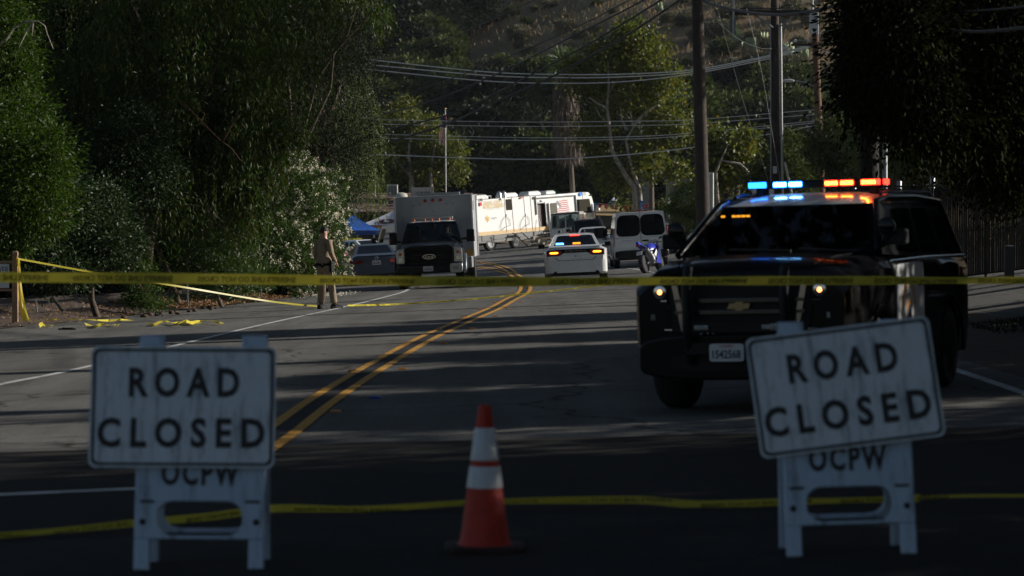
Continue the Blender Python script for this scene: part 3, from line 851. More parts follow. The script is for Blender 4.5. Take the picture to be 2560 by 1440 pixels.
def hedge_like(name, label, blobs, nc, per, sp, L, W, m_, base, cat='bush', r=.06):
    return tree(name, label, base, blobs, small_leaf(nc, per, sp, L, W, m_), r=r, cat=cat)
hedge_like('roadside_bush', 'leafy green bush behind the white passenger van beside the wooden pole', [blob_px(1712, 500, 113, .5, .6, .7), blob_px(1695, 540, 113, .45, .5, .5), blob_px(1730, 555, 113, .5, .5, .4), blob_px(1670, 520, 114, .35, .4, .3), blob_px(1725, 480, 113, .3)], 420, 16, .12, .10, .05, L_PEP, gz(*at(1712, 560, 113.5).xy))
P, U, o_ = clumped([blob_px(1700, 575, 112, .35, .4, .3), blob_px(1685, 590, 112, .3, .4, .25)], 150, 14, .08)
D = rng.normal(size=P.shape) * .4; D[:, 2] += 1
tagit(leaves('grass', P, D, .3, .02, L_GRASS), 'tuft of green grass beside the rear of the white passenger van', 'grass', kind='stuff')
for i, (px, py, d, rr, lab) in enumerate([(2230, 330, 112, 1.5, 'behind the black utility pole'), (2330, 360, 116, 1.7, 'over the middle of the slatted fence'), (2440, 350, 112, 1.6, 'behind the drooping dark boughs'), (2120, 350, 120, 1.3, 'behind the brown pole with lamps'), (2560, 370, 114, 1.7, 'at the right edge behind the fence'), (1960, 420, 130, 1.0, 'behind the pole with white boxes')]):
    tree('broadleaf_tree', 'green broadleaf tree ' + lab, gz(*at(px, 470, d).xy), [blob_px(px, py, d, rr, rr, rr * .8), blob_px(px + 40, py + 50, d, rr * .7), blob_px(px - 50, py + 40, d, rr * .7), blob_px(px + 10, py - 50, d + 2, rr * .8)],
         small_leaf(520, 18, .26, .17, .10, L_HILL if i % 2 else L_PEP), r=.14, group='broadleaf trees behind the slatted fence')
# dry weeds on the bank above the fence
def weeds(label, x0, x1, y0, y1, n, m_, h):
    P = np.stack([rng.uniform(x0, x1, n), rng.uniform(y0, y1, n), np.zeros(n)], 1)
    P[:, 2] = [ground(a, b) for a, b in P[:, :2]]
    D = rng.normal(size=P.shape) * .35; D[:, 2] = 1
    return tagit(leaves('grass', P, D, h, .02, m_), label, 'grass', kind='stuff')
weeds('dry tan weeds on the bank behind the slatted fence', 8.5, 22, 72, 90, 5000, L_SKIRT, .9)
weeds('low grass strip beside the driveway at right, coloured dark as shade', 6.6, 12, 38.5, 42.5, 3500, L_DARK, .10)  # the dark leaf colour stands in for shade on this grass

# ---- oaks and chaparral on the hillside: shared meshes, one object each
def plant_proto(nc, per, sp, L, W, m_, blobs):
    P, U, o = clumped(blobs, nc, per, sp, .45)
    ob = leaves('crown', P, o + U * sp + rng.normal(size=o.shape) * sp * .6, L, W, m_)
    me = ob.data; bpy.data.objects.remove(ob); return me
oak_bl = [[(0, 0, .55, .42, .42, .30), (.3, .1, .42, .3, .3, .25), (-.3, -.1, .45, .32, .3, .26), (.05, -.2, .78, .3, .3, .2), (-.15, .2, .7, .28, .28, .2)],
          [(0, 0, .5, .5, .4, .3), (.35, 0, .6, .26, .26, .24), (-.28, .1, .7, .25, .25, .2), (.1, -.1, .82, .2, .2, .16), (-.4, -.1, .4, .22, .22, .2)],
          [(0, 0, .5, .36, .36, .42), (.2, -.1, .3, .3, .3, .24), (-.22, 0, .34, .3, .3, .26), (0, .1, .85, .2, .2, .14)]]
OAKS = [plant_proto(560, 15, .055, .07, .045, L_HILL, b_) for b_ in oak_bl] + [plant_proto(560, 15, .055, .07, .045, L_OAKD, b_) for b_ in oak_bl[:2]]
SHRUB = [plant_proto(160, 12, .08, .16, .05, L_SAGE, [(0, 0, .35, .45, .45, .35), (.3, 0, .25, .3, .3, .25)]), plant_proto(180, 12, .08, .14, .06, L_HILL, [(0, 0, .4, .45, .45, .4), (-.3, .1, .25, .3, .3, .25)])]
TRUNK_ME = MB().tube([Vector((0, 0, -.1)), Vector((.02, 0, .2)), Vector((-.02, 0, .5))], [.06, .045, .03], 6).build('trunk', BARK); _t = TRUNK_ME.data; bpy.data.objects.remove(TRUNK_ME); TRUNK_ME = _t
def put_plant(name, me, label, cat, group, loc, sc, trunk=True):
    t = thing(name, label, cat, loc, rng.random() * 6.28, group)
    t.scale = (sc[0], sc[0], sc[1])
    o = bpy.data.objects.new('crown', me); COL.objects.link(o); o.parent = t
    if trunk:
        o2 = bpy.data.objects.new('trunk', TRUNK_ME); COL.objects.link(o2); o2.parent = t
    return t
def hz(x, y): return hill_h(x, y) if y > 214 else ground(max(-17, min(12, x)), y)
def to_px(x, y, z): return 1280 + FPX * x / y, YH - FPX * (z - CAM_H) / y
placed = 0
cells = {}
# foot-of-hill oaks, large and dense
foot = [(960 + 62 * k + rng.normal() * 10, 226 + rng.uniform(-6, 10)) for k in range(26)]
for px, d in foot:
    x = (px - 1280) / FPX * d
    if 1480 < px < 1720 and rng.random() < .45: continue
    h = rng.uniform(5.5, 8.5)
    put_plant('oak_tree', OAKS[int(rng.integers(0, 5))], 'dense dark oak in the row at the foot of the hill', 'tree', 'oaks massed at the foot of the hill', (x, d, hz(x, d)), (h * 1.05, h))
n_oak = n_shrub = 0
tries = 0
while (n_oak < 215 or n_shrub < 210) and tries < 20000:
    tries += 1
    y = rng.uniform(236, 470); px = rng.uniform(880, 2620)
    x = (px - 1280) / FPX * y
    z = hz(x, y)
    qx, qy = to_px(x, y, z)
    if qy < -120 or qy > 470: continue
    # dry grass slope: upper middle and right; woods on the left and low down
    edge = ip(px, [(880, -150), (1000, -60), (1080, 60), (1200, 150), (1350, 150), (1500, 170), (1700, 190), (2000, 180), (2200, 150), (2700, 120)])
    bare = qy - 4.0 * FPX / y < edge + rng.normal() * 22 and px > 1040
    low = ip(px, [(880, 400), (980, 330), (1060, 230), (1160, 150), (1300, 60), (1500, -40), (1700, -60)])
    if px < 1180 and qy < low - 60: bare = False
    key = (round(x / 2.6), round(y / 6.0))
    if cells.get(key): continue
    if bare:
        if n_shrub >= 210 : continue
        cells[key] = 1; n_shrub += 1
        s_ = rng.uniform(.9, 2.4)
        put_plant('hillside_shrub', SHRUB[int(rng.random() < .45)], 'low sage shrub dotted over the dry upper hillside', 'shrub', 'sage shrubs on the dry hillside', (x, y, z - .1), (s_, s_ * .9), False)
    else:
        if n_oak >= 215: continue
        cells[key] = 1; n_oak += 1
        s_ = rng.uniform(3.0, 6.5)
        put_plant('oak_tree', OAKS[int(rng.integers(0, 5))], 'dark green oak in the woods covering the hillside', 'tree', 'oaks covering the hillside', (x, y, z - .3), (s_ * 1.1, s_))
# tall dry grass over the bare slope
n = 60000
yy = rng.uniform(250, 470, n); xx = rng.uniform(-40, 95, n) * yy / 350
zz = np.array([hill_h(a, b) for a, b in zip(xx, yy)])
P = np.stack([xx, yy, zz], 1); D = rng.normal(size=P.shape) * .45; D[:, 2] = 1
tagit(leaves('grass', P, D, .8, .13, leaf_mat('dry_grass', [(.19, .13, .07), (.25, .175, .095), (.28, .20, .11), (.17, .15, .075)], .95, .15, .05)), 'tall dry brown grass over the upper hillside', 'grass', kind='stuff')
# prickly pears: pale pads
CACT = mat('cactus_pad', (.22, .27, .13), .6, var=.3, vscale=6)
pad = MB(); 
for k in range(9):
    a = k * 2.4; c = Vector((math.cos(a) * .35 * (k % 3) / 2, math.sin(a) * .2, .25 + .28 * (k // 3)))
    pad.ball(c, (.20, .05, .26), 8, 5)
pad_o = pad.build('prickly_pear', CACT, smooth=80); pad_me = pad_o.data; bpy.data.objects.remove(pad_o)
for px, py in [(1840, 110), (1790, 68), (1828, 92), (1860, 128), (1882, 132), (1910, 122), (1958, 142), (1990, 155), (2010, 148), (1650, 30), (1968, 150), (1975, 140)]:
    lo_, hi_ = 240, 460
    for _ in range(30):
        m_ = (lo_ + hi_) / 2; x = (px - 1280) / FPX * m_
        if to_px(x, m_, hill_h(x, m_))[1] > py: lo_ = m_
        else: hi_ = m_
    x = (px - 1280) / FPX * lo_
    o = bpy.data.objects.new('prickly_pear', pad_me); COL.objects.link(o)
    o.location = (x, lo_, hill_h(x, lo_)); o.rotation_euler = (0, 0, rng.random() * 6); s_ = rng.uniform(.9, 1.7); o.scale = (s_, s_, s_)
    tagit(o, 'pale prickly pear clump on the dry hillside', 'cactus', 'prickly pears on the hillside')
# ================================================================== VEHICLE KIT
def place(o, x, y, fwd, dz=0.0):
    """stand o on the ground at x, y, its local +x along fwd, tilted with the ground"""
    e = .8
    n = Vector((-(ground(x + e, y) - ground(x - e, y)) / (2 * e), -(ground(x, y + e) - ground(x, y - e)) / (2 * e), 1)).normalized()
    f = Vector((fwd[0], fwd[1], 0)).normalized()
    f = (f - n * f.dot(n)).normalized()
    l = n.cross(f)
    M_ = Matrix((f, l, n)).transposed()
    o.location = (x, y, ground(x, y) + dz)
    o.rotation_euler = M_.to_euler()
    return o
def away(deg): return (math.sin(R(deg)), math.cos(R(deg)))
def toward(deg): return (-math.sin(R(deg)), -math.cos(R(deg)))
def bil(q, u, v):
    a, b, c, d = q
    return (a * (1 - u) + b * u) * (1 - v) + (d * (1 - u) + c * u) * v
def hole_loop(h, k=3):
    u0, v0, u1, v1 = h[:4]; r = h[4] if len(h) > 4 else .12
    ru, rv = r * (u1 - u0), r * (v1 - v0)
    if len(h) > 5: ru *= h[5]
    pts = []
    for (cu, cv, a0) in ((u1 - ru, v1 - rv, 0), (u0 + ru, v1 - rv, 90), (u0 + ru, v0 + rv, 180), (u1 - ru, v0 + rv, 270)):
        for i in range(k + 1):
            a = R(a0 + 90 * i / k)
            pts.append((cu + ru * math.cos(a), cv + rv * math.sin(a)))
    return pts
def panel(mb, q, holes, k=3):
    """body panel over the four corners q with window holes; returns each hole's outline"""
    q = [Vector(p) for p in q]
    holes = sorted(holes, key=lambda h: h[0])
    outs = []
    edges = [0.0] + [(holes[i][2] + holes[i + 1][0]) / 2 for i in range(len(holes) - 1)] + [1.0]
    if not holes:
        mb.quad(*q); return outs
    for i, h in enumerate(holes):
        U0, U1 = edges[i], edges[i + 1]
        corner = [(U1, 1), (U0, 1), (U0, 0), (U1, 0)]
        lp = hole_loop(h, k); n = len(lp)
        for j in range(n):
            a, b = lp[j], lp[(j + 1) % n]
            ca, cb = corner[j // (k + 1)], corner[((j + 1) % n) // (k + 1)]
            P = [bil(q, *a), bil(q, *ca)] + ([bil(q, *cb)] if cb != ca else []) + [bil(q, *b)]
            mb.add(P, [tuple(range(len(P)))])
        outs.append([bil(q, *p) for p in lp])
    return outs
def pane(name, loop, mat_, parent, push=None, depth=.006):
    L_ = [Vector(p) for p in loop]
    n = (L_[len(L_) // 3] - L_[0]).cross(L_[2 * len(L_) // 3] - L_[0]).normalized()
    b = MB().prism([p - n * depth / 2 for p in L_], n * depth)
    return b.build(name, mat_, parent)
def stations(ctrl, arches):
    xs = {c[0] for c in ctrl}
    for (xw, r, zc) in arches:
        for k in range(9): xs.add(round(xw + r * math.cos(PI * k / 8), 4))
        xs.add(round(xw - r - .004, 4)); xs.add(round(xw + r + .004, 4))
    ctrl = sorted(ctrl); out = []
    for x in sorted(xs):
        row = [x] + [ip(x, [(c[0], c[i]) for c in ctrl]) for i in range(1, 6)]
        for (xw, r, zc) in arches:
            if abs(x - xw) <= r + .0001: row[1] = max(row[1], zc + math.sqrt(max(0, r * r - (x - xw) ** 2)))
        out.append(row)
    return out
def car_body(name, ctrl, arches, mat_, parent, smooth=32):
    """lower body: sections (x, bottom, half width, shoulder height, shoulder half width, centre height)"""
    rings = []
    for x, zb, w, zs, wt, zt in stations(ctrl, arches):
        zs = max(zs, zb + .03)
        L_ = [(0, zb), (.80 * w, zb), (.97 * w, zb + .02 * min(1, (zs - zb) * 3)), (.995 * w, zb + .35 * (zs - zb)), (w, zb + .62 * (zs - zb)), (.975 * w + .025 * wt, zb + .9 * (zs - zb)), (wt, zs), (wt * .9, zs + (zt - zs) * .6), (wt * .5, zs + (zt - zs) * .93), (0, max(zt, zs))]
        ring = [Vector((x, y, z)) for y, z in L_] + [Vector((x, -y, z)) for y, z in reversed(L_[1:-1])]
        rings.append(ring)
    return MB().loft(rings).build(name, mat_, parent, smooth=smooth, weld=True)
def cabin(parent, mat_, fb, ft, rt, rb, side=(), front=None, rear=None, glass=DARKGLASS, crown=.03, bevel=.03, gfront=None, grear=None, roofmat=None):
    """pillars, roof and windows: fb/ft/rt/rb = (x, half width, z) of the front and rear glass corners"""
    F = MB(); out = []
    def pt(c, s_): return Vector((c[0], c[1] * s_, c[2]))
    for s_ in (1, -1):
        q = [pt(rb, s_), pt(fb, s_), pt(ft, s_), pt(rt, s_)]
        for lp in panel(F, q, list(side)): out.append(('side_window', lp, glass))
    q = [pt(fb, 1), pt(fb, -1), pt(ft, -1), pt(ft, 1)]
    for lp in panel(F, q, [front or (.05, .04, .95, .93, .1)]): out.append(('windshield', lp, gfront or glass))
    q = [pt(rb, -1), pt(rb, 1), pt(rt, 1), pt(rt, -1)]
    for lp in panel(F, q, rear if isinstance(rear, list) else [rear or (.06, .06, .94, .9, .12)]): out.append(('rear_window', lp, grear or glass))
    o = F.build('cabin', mat_, parent, smooth=50, weld=True)
    Rf = MB(); nx_, ny_ = 12, 10
    V = []
    for i in range(nx_ + 1):
        u = .5 - .5 * math.cos(PI * i / nx_)
        for j in range(ny_ + 1):
            v = .5 - .5 * math.cos(PI * j / ny_)
            c = [rt[k] * (1 - u) + ft[k] * u for k in range(3)]
            bulge = crown * (1 - (2 * v - 1) ** 6) * (1 - (2 * u - 1) ** 4)
            V.append((c[0], c[1] * (2 * v - 1), c[2] + bulge))
    Fc = [(i * (ny_ + 1) + j, i * (ny_ + 1) + j + 1, (i + 1) * (ny_ + 1) + j + 1, (i + 1) * (ny_ + 1) + j) for i in range(nx_) for j in range(ny_)]
    Rf.add(V, Fc)
    ro = Rf.build('roof', roofmat or mat_, parent, smooth=80)
    for nm, lp, g in out: pane(nm, lp, g, parent)
    return o
def wheel(parent, x, y, r, w, rimmat=ALU, spokes=5, z=None, rim_r=.62):
    z = r if z is None else z
    s_ = 1 if y > 0 else -1
    M_ = Matrix.Translation((x, y, z)) @ Matrix.Rotation(R(90), 4, 'X')
    b = MB().lathe([(r * rim_r, -w / 2), (r * .90, -w / 2), (r * .985, -w * .36), (r, -w * .12), (r, w * .12), (r * .985, w * .36), (r * .90, w / 2), (r * rim_r, w / 2)], 28, M_)
    t = b.build('wheel', RUBBER, parent, smooth=40)
    rb = MB()
    ym = -s_ * (w * .5 - .035)   # lathe axis points to -y after the turn
    rb.lathe([(r * rim_r, ym - .01), (r * rim_r, ym + .01)], 24, M_)
    rr = r * rim_r
    for k in range(spokes):
        a = 2 * PI * k / spokes
        c = Vector((x + math.cos(a) * rr * .5, y + s_ * (w * .5 - .02), z + math.sin(a) * rr * .5))
        rb.box(c, (rr * .95, .03, rr * .26), Matrix.Rotation(-a, 3, 'Y'))
    rb.lathe([(rr * .25, ym - .03), (rr * .25, ym + .03)], 12, M_)
    rb.lathe([(rr, ym - .035), (rr * .93, ym - .035), (rr * .93, ym + .035), (rr, ym + .035)], 24, M_)
    ro = rb.build('rim', rimmat, t, smooth=30)
    return t
def slab(name, parent, pts, ext, mat_, bevel=None):
    return MB().prism(pts, ext).build(name, mat_, parent, bevel=bevel)
def rect_yz(x, y0, y1, z0, z1, r=.0, k=3):
    """rounded rectangle in the y-z plane at x"""
    lp = hole_loop((y0, z0, y1, z1, r), k)
    return [Vector((x, a, b)) for a, b in lp]
def rect_xz(y, x0, x1, z0, z1, r=.0, k=3):
    lp = hole_loop((x0, z0, x1, z1, r), k)
    return [Vector((a, y, b)) for a, b in lp]
def plate(parent, x, y, z, text, s_=1, tilt=0):
    """licence plate facing local +x (s_=1) or -x"""
    o = MB().prism(rect_yz(x, y - .152, y + .152, z - .076, z + .076, .12), (s_ * .006, 0, 0)).build('licence_plate', PLATE, parent)
    rz = R(90) if s_ > 0 else R(-90)
    text_mesh('plate_number', text, PLATEINK, .25, .072, o, (x + s_ * .0085, y, z - .014), (0, 0, rz), bold=.02)
    text_mesh('plate_state', 'CA EXEMPT', PLATERED, .13, .018, o, (x + s_ * .0085, y, z + .055), (0, 0, rz))
    return o
def mirror(parent, x, y, z, mat_=BLACK, sx=.10, sy=.20, sz=.16, glass_dir=-1):
    s_ = 1 if y > 0 else -1
    b = MB().box((x, y + s_ * sy / 2, z), (sx, sy, sz)).box((x, y - s_ * .06, z - sz * .3), (sx * .5, .16, .04))
    o = b.build('wing_mirror', mat_, parent, bevel=.03)
    MB().box((x + glass_dir * (sx / 2 + .003), y + s_ * sy / 2, z), (.004, sy * .84, sz * .8)).build('mirror_glass', DARKGLASS, o)
    return o
def under(parent, x0, x1, w, z0, z1):
    return MB().box(((x0 + x1) / 2, 0, (z0 + z1) / 2), (x1 - x0, 2 * w, z1 - z0)).build('underbody', BLACK, parent)
def star_pts(n, r0, r1, rot=90):
    return [((r0 if k % 2 == 0 else r1) * math.cos(R(rot + 180 * k / n)), (r0 if k % 2 == 0 else r1) * math.sin(R(rot + 180 * k / n))) for k in range(2 * n)]
def paint(name, col, var=.04, rough=.28, coat=.7, metal=0.0, spec=.5):
    return mat(name, col, rough, metal, var=var, vscale=2.5, coat=coat, spec=spec, dirt=((col[0] * .6 + .02, col[1] * .6 + .018, col[2] * .6 + .015), .35, 5))
WHITE = paint('white_car_paint', (.78, .78, .77))
POLBLACK = paint('black_car_paint', (.004, .004, .005), rough=.3, coat=.35, spec=.15)
GREYP = paint('blue_grey_car_paint', (.095, .115, .145), metal=.5, rough=.35)
DARKBLUE = paint('dark_blue_car_paint', (.02, .026, .04), rough=.25)
def lamp_mat(name, col, strength):
    return mat(name, tuple(min(1, c * .5) for c in col), .3, var=.05, emis=col, estr=strength)
LED_BLUE = lamp_mat('blue_led', (.01, .16, 1.0), 9)
LED_BLUEW = lamp_mat('bright_blue_led', (.10, .42, 1.0), 14)
LED_RED = lamp_mat('red_led', (1.0, .03, .015), 6)
LED_REDA = lamp_mat('amber_red_led', (1.0, .10, .006), 9)
LED_CORE_B = lamp_mat('blue_white_diode', (.22, .62, 1.0), 26)
LED_CORE_A = lamp_mat('amber_diode', (1.0, .30, .02), 16)
LED_AMBER = lamp_mat('amber_led', (1.0, .33, .02), 5)
HEADLAMP = lamp_mat('headlamp_bulb', (1.0, .36, .10), 4.5)
SEATM = mat('seat_cloth', (.02, .02, .022), .9, var=.3, vscale=20)
def seats(parent, xs_, w=.36, z0=.55, z1=1.2):
    for x in xs_:
        for y in (-w, w):
            MB().box((x, y, (z0 + z1) / 2), (.14, .46, z1 - z0)).box((x - .0, y, z1 + .1), (.10, .26, .2)).build('seat', SEATM, parent, bevel=.04)

# ------------------------------------------------------------------ people
def skin_mesh(name, V, E, Rr, mats, pick, parent=None, sub=2):
    """one continuous body grown round a posed skeleton; pick(face centre) chooses the cloth or skin"""
    me = bpy.data.meshes.new('skeleton')
    me.from_pydata(V, E, [])
    ob = bpy.data.objects.new('tmp_body', me); COL.objects.link(ob)
    ob.modifiers.new('skin', 'SKIN')
    sv = me.skin_vertices[0].data
    for i, r in enumerate(Rr):
        sv[i].radius = r if isinstance(r, tuple) else (r, r)
        sv[i].use_root = (i == 0)
    if sub:
        m_ = ob.modifiers.new('sub', 'SUBSURF'); m_.levels = sub; m_.render_levels = sub
    bpy.context.view_layer.update()
    dg = bpy.context.evaluated_depsgraph_get()
    nm = bpy.data.meshes.new_from_object(ob.evaluated_get(dg))
    bpy.data.objects.remove(ob, do_unlink=True)
    nm.name = name; nm.materials.clear()
    for m_ in mats: nm.materials.append(m_)
    for p in nm.polygons:
        p.material_index = pick(p.center); p.use_smooth = True
    o = bpy.data.objects.new(name, nm); COL.objects.link(o)
    if parent is not None: o.parent = parent
    return o
def hand(parent, p, d, up, mat_, name='hand', curl=.5, s_=1.0):
    """palm with four fingers and a thumb; p wrist, d pointing direction, up = back of the hand"""
    p, d, up = Vector(p), Vector(d).normalized(), Vector(up).normalized()
    side = d.cross(up).normalized()
    V = [p, p + d * .045 * s_, p + d * .085 * s_]; E = [(0, 1), (1, 2)]; Rr = [(.022 * s_, .026 * s_), (.018 * s_, .036 * s_), (.014 * s_, .034 * s_)]
    for k, (o_, ln) in enumerate(((-.03, .06), (-.01, .072), (.01, .068), (.03, .052))):
        b = len(V)
        a = p + d * .088 * s_ + side * o_ * s_
        V += [a, a + (d * .6 - up * curl * .3) * ln * .5 * s_ + d * ln * .2 * s_, a + (d * (1 - curl * .5) - up * curl) * ln * s_]
        E += [(2, b), (b, b + 1), (b + 1, b + 2)]; Rr += [.010 * s_, .009 * s_, .007 * s_]
    b = len(V)
    a = p + d * .03 * s_ + side * .032 * s_
    V += [a, a + (d * .6 + side * .6) * .035 * s_, a + (d * .95 + side * .55) * .062 * s_]
    E += [(1, b), (b, b + 1), (b + 1, b + 2)]; Rr += [.012 * s_, .010 * s_, .008 * s_]
    return skin_mesh(name, V, E, Rr, [mat_], lambda c: 0, parent, 1)
def head_bits(parent, c, mat_hair, s_=1.0, face=Vector((1, 0, 0)), hair=True, hat=None):
    """hair cap, ears, nose, eyes and mouth round a head centred at c"""
    f = face.normalized(); l = Vector((0, 0, 1)).cross(f)
    c = Vector(c)
    M_ = Matrix((f, l, Vector((0, 0, 1)))).transposed()
    if hair:
        rings = []
        for k in range(7):
            a = R(3 + k * 15.5)
            ring = []
            for i in range(16):
                t = 2 * PI * i / 16
                lim = 1.0
                zz = math.cos(a)
                back = math.cos(t)
                drop = -.35 * max(0, -back) * (k / 6) ** 2 + .42 * max(0, back) * (k / 6) ** 2
                ring.append(c + M_ @ Vector((.104 * s_ * math.sin(a) * back - .004, .090 * s_ * math.sin(a) * math.sin(t), (.122 * zz + .10 * drop + .006) * s_)))
            rings.append(ring)
        MB().loft(rings).build('hair', mat_hair, parent, smooth=80)
    b = MB()
    b.ball(c + M_ @ Vector((.098 * s_, 0, -.015 * s_)), (.018 * s_,) * 3, 8, 5)
    o = b.build('nose', SKIN, parent, smooth=80)
    for s2 in (-1, 1):
        MB().ball(c + M_ @ Vector((-.005, s2 * .088 * s_, -.012 * s_)), (.022 * s_, .012 * s_, .034 * s_), 8, 5).build('ear', SKIN, parent, smooth=80)
        MB().ball(c + M_ @ Vector((.086 * s_, s2 * .034 * s_, .012 * s_)), .012 * s_, 6, 4).build('eye', BLACK, parent)
    MB().box(c + M_ @ Vector((.088 * s_, 0, -.062 * s_)), (.01, .05 * s_, .008), M_).build('mouth', mat('lip', (.22, .08, .07), .5), parent)
# ================================================================== VEHICLES
# ---- patrol wagon in front, black with white roof and doors
GOLD = mat('gold_letter', (.50, .22, .03), .5)
DCHROME = mat('smoked_chrome', (.10, .10, .105), .25, 1.0, var=.1)
def patrol_wagon():
    t = thing('patrol_suv', 'black and white highway patrol wagon with lit roof light bar, parked facing the camera', 'suv')
    place(t, 2.86, 26.75, toward(20.5))
    ax, ar = 1.55, .47
    rx = -1.40
    ctrl = [(-2.56, .50, .88, 1.06, .86, 1.10), (-2.48, .38, .96, 1.18, .93, 1.22), (-2.30, .32, 1.0, 1.24, .955, 1.28), (-1.4, .29, 1.015, 1.26, .97, 1.30), (.9, .29, 1.015, 1.27, .965, 1.33), (1.22, .29, 1.015, 1.27, .955, 1.37),
            (1.6, .30, 1.02, 1.25, .93, 1.365), (2.1, .32, 1.01, 1.22, .90, 1.335), (2.34, .34, .985, 1.19, .87, 1.29), (2.46, .36, .95, 1.15, .84, 1.23), (2.52, .38, .91, 1.10, .82, 1.15)]
    car_body('body', ctrl, [(ax, ar, .40), (rx, ar, .40)], POLBLACK, t)
    under(t, -2.3, 2.3, .78, .30, .62)
    cabin(t, POLBLACK, (1.28, .93, 1.345), (.50, .735, 1.80), (-2.18, .74, 1.80), (-2.5, .90, 1.22),
          side=[(.045, .10, .22, .86, .10), (.245, .08, .50, .90, .08), (.525, .08, .80, .90, .08)], crown=.12, roofmat=WHITE, front=(.045, .03, .955, .965, .07), gfront=glass_mat('wagon_windshield', (.5, .55, .56), 1.3))
    MB().box((0.2, 0, 1.0), (2.0, 1.7, .5)).box((1.05, 0, 1.28), (.5, 1.6, .12)).box((-.6, 0, 1.5), (.04, 1.5, .6)).build('cabin_interior', INTERIOR, t)
    seats(t, (.0,), .42, 1.0, 1.45)
    # black drip rails over the white roof, roof rack rails
    for s_ in (1, -1):
        MB().tube([(1.26, s_ * .928, 1.36), (.52, s_ * .745, 1.81), (.2, s_ * .752, 1.845), (-1.0, s_ * .757, 1.85), (-2.16, s_ * .75, 1.81), (-2.45, s_ * .89, 1.28)], .035, 8).build('roof_pillar', POLBLACK, t, smooth=60)
        MB().tube([(.15, s_ * .70, 1.88), (-.1, s_ * .70, 1.905), (-1.9, s_ * .70, 1.905), (-2.1, s_ * .70, 1.86)], .018, 6).build('roof_rail', BLACK, t, smooth=60)
    for x in (ax, rx):
        for y in (.86, -.86): wheel(t, x, y, .40, .27, BLACK if x < 0 else STEEL, 6)
    for x in (ax, rx):
        for s_ in (1, -1):
            lp = [Vector((x + (ar + .035) * math.cos(R(a)), s_ * 1.012, .40 + (ar + .035) * math.sin(R(a)))) for a in range(-8, 189, 14)]
            lq = [Vector((x + (ar - .005) * math.cos(R(a)), s_ * 1.012, .40 + (ar - .005) * math.sin(R(a)))) for a in range(188, -9, -14)]
            MB().prism(lp + lq, (0, s_ * .022, 0)).build('wheel_arch', POLBLACK, t)
    # front: grille, chrome bars, headlamps, bumper
    X = 2.50
    MB().prism(rect_yz(X - .02, -.62, .62, .70, 1.12, .1), (.045, 0, 0)).build('grille', BLACK, t, bevel=.01)
    for z in (.985, .885):
        MB().box((X + .035, 0, z), (.03, 1.16, .045)).build('grille_bar', DCHROME, t, bevel=.008)
    for s_ in (1, -1):
        MB().prism([Vector((X + .03, s_ * .60, 1.12)), Vector((X + .03, s_ * .55, 1.12)), Vector((X + .03, s_ * .47, .74)), Vector((X + .03, s_ * .52, .72))], (.02, 0, 0)).build('grille_surround', CHROME, t)
    # bow-tie emblem
    bt = [(-.115, .0), (-.10, .035), (-.045, .035), (-.035, .055), (.055, .055), (.045, .035), (.13, .035), (.11, -.035), (.055, -.035), (.045, -.055), (-.045, -.055), (-.035, -.035), (-.13, -.035)]
    MB().prism([Vector((X + .052, a * .8, .935 + b_ * .7)) for a, b_ in bt], (.014, 0, 0)).build('emblem', mat('gold_emblem', (.35, .30, .22), .2, 1.0), t)
    for s_ in (1, -1):
        o = MB().prism([Vector((x, s_ * y, z)) for x, y, z in ((X + .012, .64, 1.13), (X - .22, .95, 1.14), (X - .22, .95, 1.0), (X + .012, .64, .98))], (.03, s_ * .012, 0)).build('headlamp', BLACK, t, bevel=.01)
        lm = MB().ball((X + .028, s_ * .71, 1.065), (.024, .030, .030), 12, 8).build('bulb', HEADLAMP, o, smooth=80)
        MB().lathe([(.036, -.01), (.056, .012), (.036, .016)], 18, Matrix.Translation((X + .028, s_ * .71, 1.065)) @ Matrix.Rotation(R(90), 4, 'Y')).build('reflector', CHROME, o, smooth=60)
        MB().tube([(X + .05, s_ * .64, .985), (X - .06, s_ * .83, .982), (X - .18, s_ * .955, 1.01), (X - .22, s_ * .975, 1.07)], .011, 6).build('chrome_trim', CHROME, o, smooth=60)
        o = MB().prism([Vector((x, s_ * y, z)) for x, y, z in ((X + .012, .62, .94), (X - .2, .955, .95), (X - .19, .955, .76), (X + .012, .60, .74))], (.022, s_ * .01, 0)).build('lower_lamp', DARKGLASS, t, bevel=.01)
        MB().box((X + .03, s_ * .78, .85), (.012, .035, .05), Matrix.Rotation(-s_ * .6, 3, 'Z')).build('lamp_lens', CLEARLENS, o)
        MB().tube([(X + .05, s_ * .60, .735), (X - .06, s_ * .83, .737), (X - .17, s_ * .965, .77)], .009, 6).build('chrome_trim', CHROME, o, smooth=60)
        MB().box((X - .19, s_ * .967, .82), (.05, .012, .05)).build('side_marker', REDLENS, o)
    MB().prism(rect_yz(X - .12, -.92, .92, .30, .70, .25), (.16, 0, 0)).build('bumper', POLBLACK, t, bevel=.03)
    MB().prism(rect_yz(X + .035, -.62, .62, .39, .52, .15), (.012, 0, 0)).build('bumper_intake', BLACK, t)
    for y in (-.10, -.16, -.05): MB().ball((X + .05, y - .18, .70), .008, 6, 4).build('bolt', CHROME, t)
    # push bar
    pb = MB()
    for s_ in (1, -1):
        pb.tube([(X + .06, s_ * .43, .46), (X + .16, s_ * .43, .62), (X + .17, s_ * .43, 1.10), (X + .10, s_ * .43, 1.27)], .045, 8)
    pb.box((X + .15, 0, .76), (.05, .9, .09)).box((X + .15, 0, .58), (.05, .9, .10))
    pb.build('push_bar', BLACK, t, smooth=50)
    for y in (-.30, .30): MB().box((X + .185, y, .76), (.02, .13, .04)).build('grille_light', CLEARLENS, t, bevel=.008)
    plate(t, X + .185, -.08, .545, '1542568', 1)
